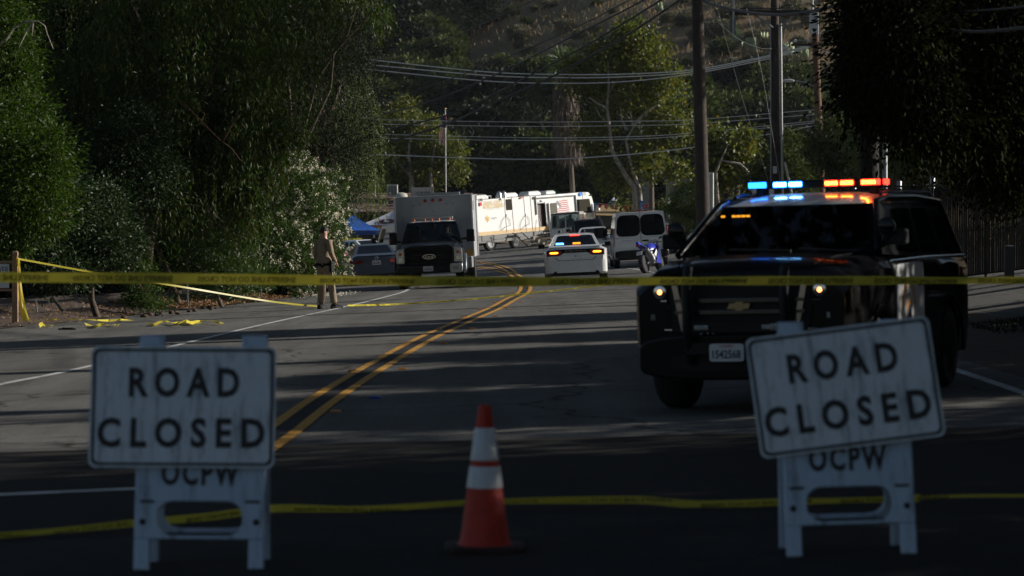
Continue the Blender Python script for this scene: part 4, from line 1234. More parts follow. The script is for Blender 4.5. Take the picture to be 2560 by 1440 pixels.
    text_mesh('lettering', '88', mat('white_decal', (.7, .7, .7), .5), .055, .055, t, (X + .178, .335, .76), (0, 0, R(90)), bold=.03)
    # hood lines, wipers, mirrors, spotlights
    for s_ in (1, -1):
        MB().tube([(2.30, s_ * .60, 1.275), (1.8, s_ * .66, 1.335), (1.32, s_ * .72, 1.352)], .012, 6).build('hood_crease', POLBLACK, t, smooth=80)
        mirror(t, 1.02, s_ * .93, 1.49, BLACK, .13, .21, .14, -1)
        c = Vector((1.12, s_ * .98, 1.585))
        sp = MB().lathe([(.02, -.09), (.062, -.06), (.078, 0), (.082, .03), (.074, .034)], 18, Matrix.Translation(c) @ Matrix.Rotation(R(90), 4, 'Y')).tube([c + Vector((-.03, 0, -.08)), c + Vector((-.06, -s_ * .02, -.16)), c + Vector((-.10, -s_ * .13, -.2))], .016, 6).build('spotlight', BLACK, t, smooth=50)
        MB().lathe([(.070, .0), (.05, .006), (.0, .008)], 18, Matrix.Translation(c + Vector((.034, 0, 0))) @ Matrix.Rotation(R(90), 4, 'Y')).build('spotlight_lens', DARKGLASS, sp, smooth=80)
        # white front door with seven-pointed star and lettering
        d = MB().prism([Vector((x, s_ * 1.018, z)) for x, z in ((1.04, 1.235), (1.12, 1.25), (.98, 1.10), (.98, .44), (-.10, .44), (-.14, .95), (-.12, 1.24), (.2, 1.255))], (0, s_ * .008, 0)).build('front_door', WHITE, t)
        MB().prism([Vector((.52 + a * 1.0, s_ * 1.0275, .76 + b_ * 1.5)) for a, b_ in star_pts(7, .15, .085)], (0, s_ * .003, 0)).build('star_badge', mat('gold_decal', (.50, .22, .03), .5), d)
        MB().prism([Vector((.52 + .075 * math.cos(k * PI / 8), s_ * 1.032, .76 + .11 * math.sin(k * PI / 8))) for k in range(16)], (0, s_ * .002, 0)).build('badge_seal', mat('blue_decal', (.04, .07, .12), .5), d)
        for word, a0, a1 in (('HIGHWAY', 168, 100), ('PATROL', 80, 12)):
            for i, ch in enumerate(word):
                a = R(a0 + (a1 - a0) * i / (len(word) - 1))
                o = text_mesh('lettering', ch, GOLD, .055, .085, d, (.52 - s_ * .27 * math.cos(a), s_ * 1.0285, .80 + .27 * math.sin(a)), bold=.02)
                o.rotation_euler = (0, R(90) - a, R(180) if s_ > 0 else 0)
        MB().box((.02, s_ * 1.03, 1.05), (.20, .03, .045)).build('door_handle', BLACK, d, bevel=.01)
        for x in (-.15,): MB().box((-.90, s_ * 1.016, 1.05), (.18, .03, .045)).build('door_handle', BLACK, t, bevel=.01)
        MB().tube([(1.1, s_ * 1.0, 1.275), (-.4, s_ * .995, 1.285), (-2.3, s_ * .965, 1.27)], .010, 6).build('belt_trim', CHROME if s_ > 0 else BLACK, t, smooth=60)
        MB().box((2.0, s_ * 1.022, .62), (.02, .01, .12)).build('side_marker', AMBERLENS, t)
        # rear lamps
        MB().box((-2.44, s_ * .92, 1.05), (.12, .08, .40)).build('tail_lamp', REDLENS, t, bevel=.02)
    MB().tube([(1.34, .15, 1.385), (1.24, -.45, 1.405)], .014, 6).build('wiper', BLACK, t); MB().tube([(1.34, .75, 1.37), (1.25, .2, 1.40)], .014, 6).build('wiper', BLACK, t)
    # cab board of amber traffic lights and dashboard papers seen through the windshield
    for k in range(5): MB().box((.56, -.46 - k * .045 - (.06 if k == 4 else 0), 1.71), (.012, .035, .018), Matrix.Rotation(0, 3, 'Z')).build('amber_warning_light', LED_AMBER, t)
    # light bar
    lb = MB().box((-.30, 0, 2.0), (.28, 1.30, .075)).build('light_bar', BLACK, t, bevel=.03, seg=3)
    for s_ in (1, -1): MB().box((-.30, s_ * .55, 1.935), (.18, .09, .12)).build('bracket', BLACK, lb, bevel=.02)
    for y, w, m_ in ((-.56, .17, LED_BLUE), (-.34, .13, LED_BLUEW), (-.19, .13, LED_BLUEW), (.16, .13, LED_REDA), (.31, .13, LED_REDA), (.52, .15, LED_REDA), (.605, .05, LED_RED)):
        core = {LED_BLUE: LED_BLUE, LED_BLUEW: LED_CORE_B, LED_REDA: LED_CORE_A, LED_RED: LED_RED}[m_]
        MB().box((-.157, y, 2.0), (.012, w, .052)).build('lamp_module', LED_BLUE if y < 0 else LED_RED, lb, bevel=.004)
        for k in range(5):
            MB().box((-.148, y - w * .46 + w * .92 * (k + .5) / 5, 2.0), (.010, w * .92 / 5 * .8, .030)).build('lamp_diode', core, lb, bevel=.004)
    MB().box((-.30, -.655, 2.0), (.2, .012, .05)).build('end_lens', LED_BLUE, lb); MB().box((-.30, .655, 2.0), (.2, .012, .05)).build('end_lens', LED_RED, lb)
    return t
patrol_wagon()

# ---- white patrol sedan seen from behind
def sedan(name, label, pos, fwd, body, glass=DARKGLASS, lenw=(4.9, 1.90, 1.46), deck=1.03, rear_z=.62, hood=.98, tail='wide', cat='car', roof_x=(.55, -1.0), base_x=(1.35, -1.78), wheel_r=.34, see=False):
    L_, W_, H_ = lenw
    t = thing(name, label, cat)
    place(t, pos[0], pos[1], fwd)
    h, w = L_ / 2, W_ / 2
    ax, rx = h - .95, -h + 1.05
    ctrl = [(-h, .42, w * .86, deck - .14, w * .80, deck - .08), (-h + .06, .30, w * .93, deck - .05, w * .85, deck + .0), (-h + .22, .24, w * .975, deck - .03, w * .86, deck + .03), (-h + .7, .2, w, deck - .04, w * .90, deck + .02), (rx + .5, .2, w, deck - .08, w * .93, deck - .02), (0, .19, w, deck - .09, w * .935, deck - .04), (ax - .5, .2, w, deck - .10, w * .92, deck - .03),
            (ax, .2, w, hood - .1, w * .88, hood), (h - .45, .2, w * .97, hood - .18, w * .84, hood - .08), (h - .12, .24, w * .9, hood - .3, w * .76, hood - .22), (h, .3, w * .8, hood - .42, w * .66, hood - .36)]
    car_body('body', ctrl, [(ax, wheel_r + .05, wheel_r), (rx, wheel_r + .05, wheel_r)], body, t)
    under(t, -h + .25, h - .3, w * .8, .22, .5)
    cabin(t, body, (base_x[0], w * .88, deck - .05), (roof_x[0], w * .62, H_ - .05), (roof_x[1], w * .61, H_ - .06), (base_x[1], w * .80, deck + .0),
          side=[(.13, .12, .36, .84, .14), (.40, .10, .72, .86, .1)], crown=.035, glass=glass, grear=GLASS if see else glass, rear=(.07, .05, .93, .93, .09))
    for x in (ax, rx):
        for y in (w - .11, -w + .11): wheel(t, x, y, wheel_r, .22)
    for s_ in (1, -1):
        mirror(t, base_x[0] - .35, s_ * (w - .02), deck + .03, body if body is not WHITE else BLACK, .12, .2, .14, -1)
        MB().box((.35, s_ * (w - .002), deck - .16), (.16, .03, .03)).build('door_handle', body, t, bevel=.008)
        MB().prism([Vector((h - .06, s_ * w * .52, hood - .33)), Vector((h - .3, s_ * w * .92, hood - .2)), Vector((h - .3, s_ * w * .92, hood - .3)), Vector((h - .03, s_ * w * .5, hood - .42))], (.02, s_ * .01, 0)).build('headlamp', CLEARLENS, t)
    return t, h, w
def charger():
    t, h, w = sedan('patrol_sedan', 'white patrol sedan with blue and amber lights behind its rear window, seen from behind', (1.985, 87.6), away(1.0), WHITE, lenw=(5.0, 1.91, 1.49), deck=1.06, see=True, roof_x=(.5, -1.0), base_x=(1.3, -1.72), wheel_r=.36)
    X = -h
    # full-width dark lamp band
    band = [(-.86, .80), (-.86, .98), (-.55, 1.0), (.55, 1.0), (.86, .98), (.86, .80), (.50, .80), (.36, .885), (-.36, .885), (-.50, .80)]
    o = MB().prism([Vector((X + .045, a, z)) for a, z in band], (-.05, 0, 0)).build('tail_lamp_band', DARKGLASS, t, bevel=.012)
    for s_ in (1, -1):
        MB().prism(rect_yz(X - .006, s_ * .82 - .0, s_ * .42, .82, .965, .2), (-.006, 0, 0)).build('tail_lamp', REDLENS, o)
        MB().prism(rect_yz(X - .014, s_ * .77, s_ * .52, .875, .93, .3), (-.006, 0, 0)).build('lit_lamp', LED_AMBER, o)
    text_mesh('lettering', 'D O D G E', CHROME, .62, .026, o, (X - .010, 0, .945), (0, 0, R(-90)))
    MB().prism([Vector((X + .02, a, z)) for a, z in [(-.62, .76), (-.52, .66), (.52, .66), (.62, .76), (.60, .765), (.51, .672), (-.51, .672), (-.60, .765)]], (-.03, 0, 0)).build('boot_seam', BLACK, t)
    MB().prism([Vector((X + .03, a, z)) for a, z in [(-.40, .42), (-.28, .60), (.28, .60), (.40, .42)]], (-.035, 0, 0)).build('plate_recess', WHITE, t, bevel=.01)
    plate(t, X - .008, 0, .52, '1540458', -1)
    MB().ball((X - .01, 0, .79), .02, 8, 5).build('camera_dot', BLACK, t)
    MB().loft([[Vector((X + .30 - .33 * math.sin(R(k)), (w - .015) * c_, z)) for z in (.30, .36, .56, .66)] for k, c_ in ((0, -1.0), (30, -.99), (60, -.95), (80, -.8), (90, -.5), (90, 0), (90, .5), (80, .8), (60, .95), (30, .99), (0, 1.0))], closed=False, caps=False).build('bumper', WHITE, t, smooth=70)
    MB().prism([Vector((X - .028, a, z)) for a, z in [(-.72, .20), (-.68, .32), (-.56, .37), (.56, .37), (.68, .32), (.72, .20)]], (.14, 0, 0)).build('rear_diffuser', BLACK, t)
    MB().prism([Vector((X + .05, -.80, 1.055)), Vector((X + .05, .80, 1.055)), Vector((X + .35, .80, 1.095)), Vector((X + .35, -.80, 1.095))], (0, 0, .02)).build('boot_lip', WHITE, t, bevel=.008)
    seats(t, (.1, -.85), .38, .6, 1.1)
    MB().box((-.3, 0, .62), (2.6, 1.5, .5)).build('cabin_floor', INTERIOR, t)
    # warning lights on the parcel shelf, brake light, aerials
    for y, m_ in ((.46, LED_BLUEW), (-.05, LED_AMBER)):
        MB().box((-1.44, y, 1.165), (.03, .24, .06)).build('warning_light', m_, t, bevel=.012)
    MB().box((-1.065, 0, 1.405), (.02, .30, .025)).build('brake_light', LED_RED, t)
    for x, y in ((-.55, .45), (-.6, -.28)):
        MB().lathe([(.05, 0), (.055, .05), (.03, .085)], 10, Matrix.Translation((x, y, 1.49))).build('roof_pod', BLACK, t, smooth=50)
    for x, y in ((-.7, 0), (-.3, .35)):
        MB().tube([(x, y, 1.49), (x - .02, y, 1.72)], .008, 5).build('aerial', BLACK, t)
charger()

def altima():
    t, h, w = sedan('grey_sedan', 'blue-grey sedan parked at the road edge behind the officer, seen from behind', (-4.95, 101), away(-7), GREYP, lenw=(4.85, 1.86, 1.45), deck=1.04, roof_x=(.35, -1.05), base_x=(1.35, -1.85))
    X = -h
    for s_ in (1, -1):
        o = MB().prism([Vector((X + .10, s_ * .91, .90)), Vector((X + .00, s_ * .80, .93)), Vector((X - .01, s_ * .42, .84)), Vector((X - .01, s_ * .50, .76)), Vector((X + .0, s_ * .80, .76)), Vector((X + .1, s_ * .90, .78))], (-.02, s_ * .01, 0)).build('tail_lamp', REDLENS, t, bevel=.008)
        MB().tube([(X - .02, s_ * .40, .34), (X - .02, s_ * .62, .24)], .012, 6).build('bumper_trim', CHROME, t)
    MB().prism(rect_yz(X - .02, -.86, .86, .36, .66, .3), (.16, 0, 0)).build('bumper', GREYP, t, bevel=.05, seg=3)
    MB().prism(rect_yz(X - .03, -.7, .7, .2, .36, .2), (.12, 0, 0)).build('rear_valance', BLACK, t, bevel=.02)
    MB().prism([Vector((X - .0, -.72, 1.0)), Vector((X - .0, .72, 1.0)), Vector((X + .25, .74, 1.075)), Vector((X + .25, -.74, 1.075))], (0, 0, .022)).build('boot_lip', GREYP, t, bevel=.008)
    MB().lathe([(.055, 0), (.062, .008), (.05, .012), (.046, .004)], 18, Matrix.Translation((X - .012, 0, .93)) @ Matrix.Rotation(R(-90), 4, 'Y')).build('emblem', CHROME, t, smooth=60)
    plate(t, X - .012, 0, .77, '9AUX409', -1)
altima()

def plain_sedan(label, pos, fwd, body, **k):
    t, h, w = sedan('white_sedan' if body is WHITE else 'dark_sedan', label, pos, fwd, body, **k)
    for s_ in (1, -1):
        MB().prism([Vector((-h + .12, s_ * (w * .97), .92)), Vector((-h + .0, s_ * w * .62, .93)), Vector((-h + .0, s_ * w * .62, .76)), Vector((-h + .14, s_ * w * .97, .76))], (-.02, s_ * .012, 0)).build('tail_lamp', REDLENS, t, bevel=.01)
    MB().prism(rect_yz(-h - .02, -w * .9, w * .9, .30, .62, .3), (.16, 0, 0)).build('bumper', body, t, bevel=.05)
    return t
plain_sedan('white sedan nose toward the blue canopy, beyond the grey sedan', (-8.35, 152), away(-38), WHITE)
plain_sedan('white sedan parked between the patrol sedan and the dark wagon', (3.85, 133), away(2), WHITE, lenw=(4.8, 1.86, 1.43))
plain_sedan('pale car half hidden by the bush right of the passenger van', (7.4, 131), away(-30), WHITE, lenw=(4.7, 1.84, 1.42))

def wagon(name, label, pos, fwd, body, H_=1.72, L_=4.9, W_=1.98, glass=DARKGLASS):
    t = thing(name, label, 'suv'); place(t, pos[0], pos[1], fwd)
    h, w = L_ / 2, W_ / 2; ax, rx = h - .95, -h + 1.0
    ctrl = [(-h, .5, w * .86, .95, w * .82, .98), (-h + .07, .34, w * .94, 1.04, w * .88, 1.06), (-h + .3, .26, w * .98, 1.06, w * .92, 1.09), (0, .24, w, 1.06, w * .94, 1.1), (ax - .45, .24, w, 1.05, w * .92, 1.1), (ax, .25, w, 1.0, w * .88, 1.07), (h - .3, .27, w * .95, .9, w * .82, .98), (h - .05, .32, w * .86, .76, w * .74, .84), (h, .4, w * .78, .7, w * .68, .76)]
    car_body('body', ctrl, [(ax, .43, .38), (rx, .43, .38)], body, t)
    under(t, -h + .3, h - .3, w * .8, .28, .55)
    cabin(t, body, (ax - .35, w * .9, 1.07), (.45, w * .72, H_ - .05), (-h + .35, w * .70, H_ - .07), (-h + .08, w * .87, 1.05), side=[(.05, .1, .25, .84, .12), (.28, .1, .53, .86, .08), (.56, .1, .82, .86, .08)], crown=.035, glass=glass)
    for x in (ax, rx):
        for y in (w - .12, -w + .12): wheel(t, x, y, .38, .25)
    for s_ in (1, -1):
        mirror(t, ax - .55, s_ * (w - .01), 1.12, BLACK, .13, .22, .17, -1)
        MB().tube([(.3, s_ * w * .66, H_ + .02), (-h + .5, s_ * w * .64, H_ + .01)], .018, 6).build('roof_rail', ALU, t)
        o = MB().prism([Vector((-h + .22, s_ * (w * .985), 1.12)), Vector((-h + .02, s_ * w * .83, 1.14)), Vector((-h + .0, s_ * w * .74, .90)), Vector((-h + .02, s_ * w * .86, .80)), Vector((-h + .2, s_ * w * .985, .84))], (-.02, s_ * .02, 0)).build('tail_lamp', REDLENS, t, bevel=.012)
        MB().box((-h - .005, s_ * w * .82, .93), (.03, .10, .09)).build('reverse_lens', CLEARLENS, o)
    MB().prism(rect_yz(-h - .03, -w * .9, w * .9, .36, .62, .3), (.16, 0, 0)).build('bumper', BLACK if body is WHITE else body, t, bevel=.04)
    MB().box((-h - .02, 0, .82), (.02, .32, .16)).build('licence_plate', PLATE, t)
    return t
wagon('dark_suv', 'dark wagon parked ahead of the white sedan, left of the passenger van', (4.15, 152), away(3), DARKBLUE, H_=1.72)
wagon('white_suv', 'white wagon with red tail lamp peeking from behind the oleander', (-7.95, 120.5), away(-4), WHITE, H_=1.75)

# ---- vans
def van(name, label, pos, fwd, L_, W_, H_, body, wx, doors='barn', glass=DARKGLASS, side_windows=True, bumper=BLACK, see=False, rear_hole=None, lamp_z=(.95, 1.55), bz=1.08, nose=.75):
    t = thing(name, label, 'van'); place(t, pos[0], pos[1], fwd)
    h, w = L_ / 2, W_ / 2; ax, rx = h - .95, -h + 1.15
    ctrl = [(-h, .52, w * .96, bz - .06, w * .95, bz - .04), (-h + .05, .42, w * .985, bz, w * .965, bz + .02), (-h + .4, .32, w, bz, w * .975, bz + .02), (0, .28, w, bz, w * .975, bz + .02), (ax - .3, .28, w, bz, w * .97, bz + .03), (h - nose, .3, w * .98, bz - .02, w * .92, bz + .1), (h - .3, .32, w * .93, bz - .2, w * .84, bz - .08), (h - .04, .36, w * .84, .8, w * .74, .86), (h, .42, w * .76, .74, w * .68, .8)]
    car_body('body', ctrl, [(ax, .40, .35), (rx, .40, .35)], body, t)
    under(t, -h + .2, h - .3, w * .82, .30, .6)
    sw = [(.03, .12, .26, .84, .08), (.285, .12, .52, .84, .08), (.545, .12, .72, .84, .1), (.75, .10, .93, .84, .16)] if side_windows else [(.74, .10, .94, .84, .16)]
    rear = rear_hole or [(.055, .10, .485, .86, .16), (.515, .10, .945, .86, .16)]
    cabin(t, body, (h - nose, w * .93, bz + .02), (h - nose - .75, w * .80, H_ - .06), (-h + .10, w * .86, H_ - .06), (-h + .015, w * .955, bz), side=sw, rear=rear, crown=.035, glass=glass, grear=GLASS if see else glass, gfront=GLASS if see else glass)
    for x in (ax, rx):
        for y in (w - .13, -w + .13): wheel(t, x, y, .35, .23, STEEL)
    X = -h
    for s_ in (1, -1):
        o = MB().prism([Vector((X + .02, s_ * w * .94, lamp_z[1])), Vector((X + .12, s_ * (w * .985), lamp_z[1])), Vector((X + .14, s_ * (w + .0), lamp_z[0])), Vector((X + .01, s_ * w * .965, lamp_z[0]))], (-.035, s_ * .014, 0)).build('tail_lamp', REDLENS, t, bevel=.01)
        MB().box((X - .022, s_ * w * .962, lamp_z[0] + (lamp_z[1] - lamp_z[0]) * .22), (.012, .05, .16)).build('reverse_lens', CLEARLENS, o)
        mirror(t, h - nose - .2, s_ * (w + .02), bz + .22, BLACK, .14, .22, .32, -1)
    MB().box((X - .008, 0, (.62 + H_) / 2 + .02), (.008, .014, H_ - .72)).build('door_seam', BLACK, t)
    MB().box((X - .03, -.16, bz - .14), (.03, .24, .05)).build('door_handle', BLACK, t, bevel=.012)
    MB().prism(rect_yz(X - .10, -w * .96, w * .96, .36, .66, .2), (.2, 0, 0)).build('bumper', bumper, t, bevel=.03)
    return t, h, w
t, h, w = van('passenger_van', 'white passenger van with big dark rear windows behind the blue sport bike', (4.83, 108.3), away(-.3), 5.6, 2.06, 2.12, WHITE, 0, rear_hole=[(.03, .04, .494, .90, .24, 1.0), (.506, .04, .97, .90, .24, 1.0)], bz=1.14, lamp_z=(.80, 1.50))
MB().box((-h + .085, 0, 2.105), (.05, .62, .05)).build('brake_light', REDLENS, t, bevel=.015)
text_mesh('lettering', 'TRANSIT 350', ALU, .62, .035, t, (-h - .012, .42, 1.02), (0, 0, R(-90)))
MB().box((-h - .11, -.1, .44), (.02, .12, .04)).build('reflector', REDLENS, t)
t, h, w = van('white_van', 'white window van parked beside the motorhome door, people visible through its rear glass', (3.62, 173), away(6.5), 5.5, 2.0, 2.10, WHITE, 0, see=True, lamp_z=(1.0, 1.72), bz=1.10, nose=1.0, bumper=CHROME, rear_hole=[(.06, .02, .48, .86, .12), (.52, .02, .94, .86, .12)])
seats(t, (1.2, .2), .42, .7, 1.35)
MB().prism(rect_yz(-h + .04, -w * .86, w * .86, 1.93, 2.04, .2), (-.04, 0, 0)).build('rear_header', DARKBLUE, t, bevel=.015)
VANROOT = t
t, h, w = van('cargo_van', 'white cargo van with dark lettering on its side, behind the grey sedan', (-5.35, 143.5), away(-19), 5.2, 2.0, 2.14, WHITE, 0, side_windows=False, lamp_z=(.85, 1.45), bz=1.12)
text_mesh('lettering', 'OCUP BODY CENTER', mat('grey_decal', (.06, .06, .06), .6), 2.1, .17, t, (-.7, w * .985 - .055, 1.66), (R(7), 0, R(180)), bold=.02)
MB().box((-.35, w * .985 - .030, 1.43), (1.3, .004, .12), Matrix.Rotation(R(7), 3, 'X')).build('side_decal', mat('grey_outline_decal', (.22, .22, .22), .6), t)
for y in (-.5, .5): MB().tube([(-1.8, y, 2.2), (1.0, y, 2.2)], .02, 6).build('roof_rack', BLACK, t)
MB().box((-h - .06, -.18, .92), (.06, .8, .5)).build('spare_panel', BLACK, t, bevel=.03)

# ---- box truck
def box_truck():
    t = thing('box_truck', 'dark pickup-cab truck with a tall grey box body, driving toward the camera', 'truck')
    place(t, -2.36, 90.5, toward(1.2))
    blk = paint('truck_black_paint', (.004, .005, .007), rough=.35, coat=.25, spec=.12)
    F0 = 4.6      # front face
    ax = 3.55
    ctrl = [(.9, .55, .99, 1.30, .95, 1.34), (2.3, .52, 1.0, 1.32, .95, 1.38), (2.9, .50, 1.01, 1.30, .92, 1.42), (3.5, .52, 1.02, 1.28, .90, 1.40), (4.2, .55, 1.01, 1.24, .86, 1.37), (4.48, .58, .98, 1.18, .82, 1.30), (4.55, .62, .95, 1.14, .80, 1.22)]
    car_body('body', ctrl, [(ax, .50, .46)], blk, t)
    under(t, -3.8, 4.2, .5, .45, .8)
    cabin(t, blk, (2.75, .93, 1.38), (2.05, .76, 2.02), (.98, .76, 2.02), (.92, .90, 1.34), side=[(.10, .08, .86, .88, .12)], crown=.045, gfront=glass_mat('truck_windshield', (.55, .6, .6)), glass=GLASS, roofmat=WHITE, front=(.03, .03, .97, .96, .06))
    # front
    MB().prism([Vector((F0 - .04, a, z)) for a, z in [(-.72, .70), (-.74, 1.22), (-.62, 1.30), (.62, 1.30), (.74, 1.22), (.72, .70)]], (.05, 0, 0)).build('grille', LEATHER, t, bevel=.02)
    gb = MB()
    for z in (1.16, 1.06, .86, .78): gb.box((F0 + .015, 0, z), (.03, 1.3, .035))
    gb.build('grille_bar', LEATHER, t, bevel=.008)
    em = MB().prism([Vector((F0 + .02, .20 * math.cos(k * PI / 12), .96 + .075 * math.sin(k * PI / 12))) for k in range(24)], (.02, 0, 0)).build('emblem', CHROME, t)
    MB().prism([Vector((F0 + .042, .185 * math.cos(k * PI / 12), .96 + .06 * math.sin(k * PI / 12))) for k in range(24)], (.003, 0, 0)).build('emblem_field', BLACK, em)
    text_mesh('lettering', 'Ford', CHROME, .24, .07, em, (F0 + .048, 0, .96), (0, 0, R(90)))
    for s_ in (1, -1):
        o = MB().prism(rect_yz(F0 - .06, s_ * .75, s_ * 1.0, .78, 1.17, .12), (.05, 0, 0)).build('headlamp', mat('truck_lamp', (.62, .62, .60), .15, .2, var=.3, vscale=14, coat=.8), t, bevel=.012)
        MB().box((F0 - .004, s_ * .87, 1.07), (.012, .09, .09)).build('turn_lens', AMBERLENS, o)
        MB().box((F0 - .004, s_ * .88, .90), (.012, .14, .12)).build('lamp_lens', CHROME, o, bevel=.02)
        MB().prism([Vector((F0 - .1, s_ * .74, 1.24)), Vector((F0 - .1, s_ * 1.0, 1.2)), Vector((F0 - .1, s_ * 1.0, 1.165)), Vector((F0 - .1, s_ * .76, 1.165))], (.06, 0, 0)).build('lamp_surround', ALU, t)
        # flared fender
        lp = [Vector((ax + .56 * math.cos(R(a)), s_ * 1.0, .46 + .56 * math.sin(R(a)))) for a in range(-5, 186, 12)]
        lq = [Vector((ax + .50 * math.cos(R(a)), s_ * 1.0, .46 + .50 * math.sin(R(a)))) for a in range(185, -6, -12)]
        MB().prism(lp + lq, (0, s_ * .10, 0)).build('fender', ALU if s_ > 0 else blk, t, bevel=.02)
        mirror(t, 2.35, s_ * 1.08, 1.55, BLACK, .14, .24, .38, -1)
        MB().tube([(2.35, s_ * .95, 1.45), (2.35, s_ * 1.2, 1.45)], .03, 6).build('mirror_arm', BLACK, t)
        MB().box((2.44, s_ * 1.31, 1.45), (.03, .04, .18)).build('turn_lens', AMBERLENS, t)
        wheel(t, ax, s_ * .88, .44, .25, STEEL)
        for yy in (.78, 1.04): wheel(t, -2.6, s_ * yy, .44, .24, STEEL)
        MB().box((1.0, s_ * 1.05, .72), (1.3, .28, .36)).build('step_box', ALU, t, bevel=.02)
    MB().prism(rect_yz(F0 - .10, -1.0, 1.0, .46, .72, .2), (.22, 0, 0)).build('bumper', blk, t, bevel=.04)
    MB().prism(rect_yz(F0 + .10, .62, 1.0, .44, .74, .2), (.04, 0, 0)).build('bumper_end', ALU, t, bevel=.03)
    fl = MB().prism(rect_yz(F0 + .142, .70, .88, .54, .66, .2), (.012, 0, 0)).build('fog_lamp', CLEARLENS, t)
    for z in (.57, .60, .63): MB().box((F0 + .157, .79, z), (.006, .15, .008)).build('lamp_slat', BLACK, fl)
    plate(t, F0 + .13, -.04, .60, '1509101', 1)
    for y in (-.55, -.22, 0, .22, .55):
        MB().ball((1.95, y, 2.09), (.06, .045, .04), 10, 6).build('marker_lamp', AMBERLENS, t, smooth=60)
    MB().box((1.6, 0, 2.16), (.3, 1.3, .035)).box((1.6, -.62, 2.12), (.2, .04, .08)).box((1.6, .62, 2.12), (.2, .04, .08)).build('light_bar', ALU, t, bevel=.012)
    for k in range(2): MB().tube([(2.79, -.1 + k * .75, 1.42), (2.62, -.6 + k * .75, 1.5)], .012, 5).build('wiper', BLACK, t)
    # cab inside
    MB().box((1.9, 0, 1.15), (1.7, 1.7, .3)).box((2.45, 0, 1.33), (.35, 1.6, .14)).build('cab_floor', INTERIOR, t)
    seats(t, (1.25,), .42, .95, 1.62)
    MB().lathe([(.17, -.01), (.19, 0), (.17, .01)], 18, Matrix.Translation((2.2, .42, 1.42)) @ Matrix.Rotation(R(60), 4, 'Y')).build('steering_wheel', BLACK, t)
    MB().box((2.35, 0, 1.9), (.03, .22, .06)).build('cab_mirror', BLACK, t, bevel=.01)
    # box body
    grey = mat('box_panel_grey', (.33, .345, .36), .5, var=.05, vscale=1.2, dirt=((.24, .25, .26), .5, 2.0))
    bw = 1.22
    bx_ = MB().box((-1.85, 0, 1.86), (4.9, bw * 2, 2.0)).build('box_body', grey, t, bevel=.03)
    MB().box((.603, 0, .99), (.012, bw * 2 - .02, .24)).build('yellow_band', mat('yellow_band', (.55, .30, .04), .5, var=.08), bx_)
    for y in (-.24, 0, .24): MB().lathe([(.055, 0), (.055, .02), (.03, .03)], 14, Matrix.Translation((.6, y * 1.0 + .0, 2.70)) @ Matrix.Rotation(R(90), 4, 'Y')).build('clearance_lamp', REDLENS, bx_)
    for y, z in ((-.62, 2.56), (-.42, 2.58), (.42, 2.58), (.62, 2.58), (0, 2.36)): MB().lathe([(.02, 0), (.02, .01)], 8, Matrix.Translation((.601, y, z)) @ Matrix.Rotation(R(90), 4, 'Y')).build('rivet', BLACK, bx_)
    for y in (-.7, -.98): MB().box((.604, y, 1.9), (.004, .008, 1.8)).build('panel_seam', mat('seam_grey', (.25, .26, .27), .6), bx_)
    for s_ in (1, -1):
        MB().box((.55, s_ * bw, 1.86), (.12, .06, 2.0)).build('corner_post', WHITE, bx_, bevel=.015)
        MB().box((-.2, s_ * (bw + .01), 2.5), (.05, .03, .3)).build('latch', BLACK, bx_)
    MB().box((.42, .18, 2.90), (.14, 1.35, .09)).build('roof_strip', ALU, bx_, bevel=.015)
    return t
TRUCK = box_truck()
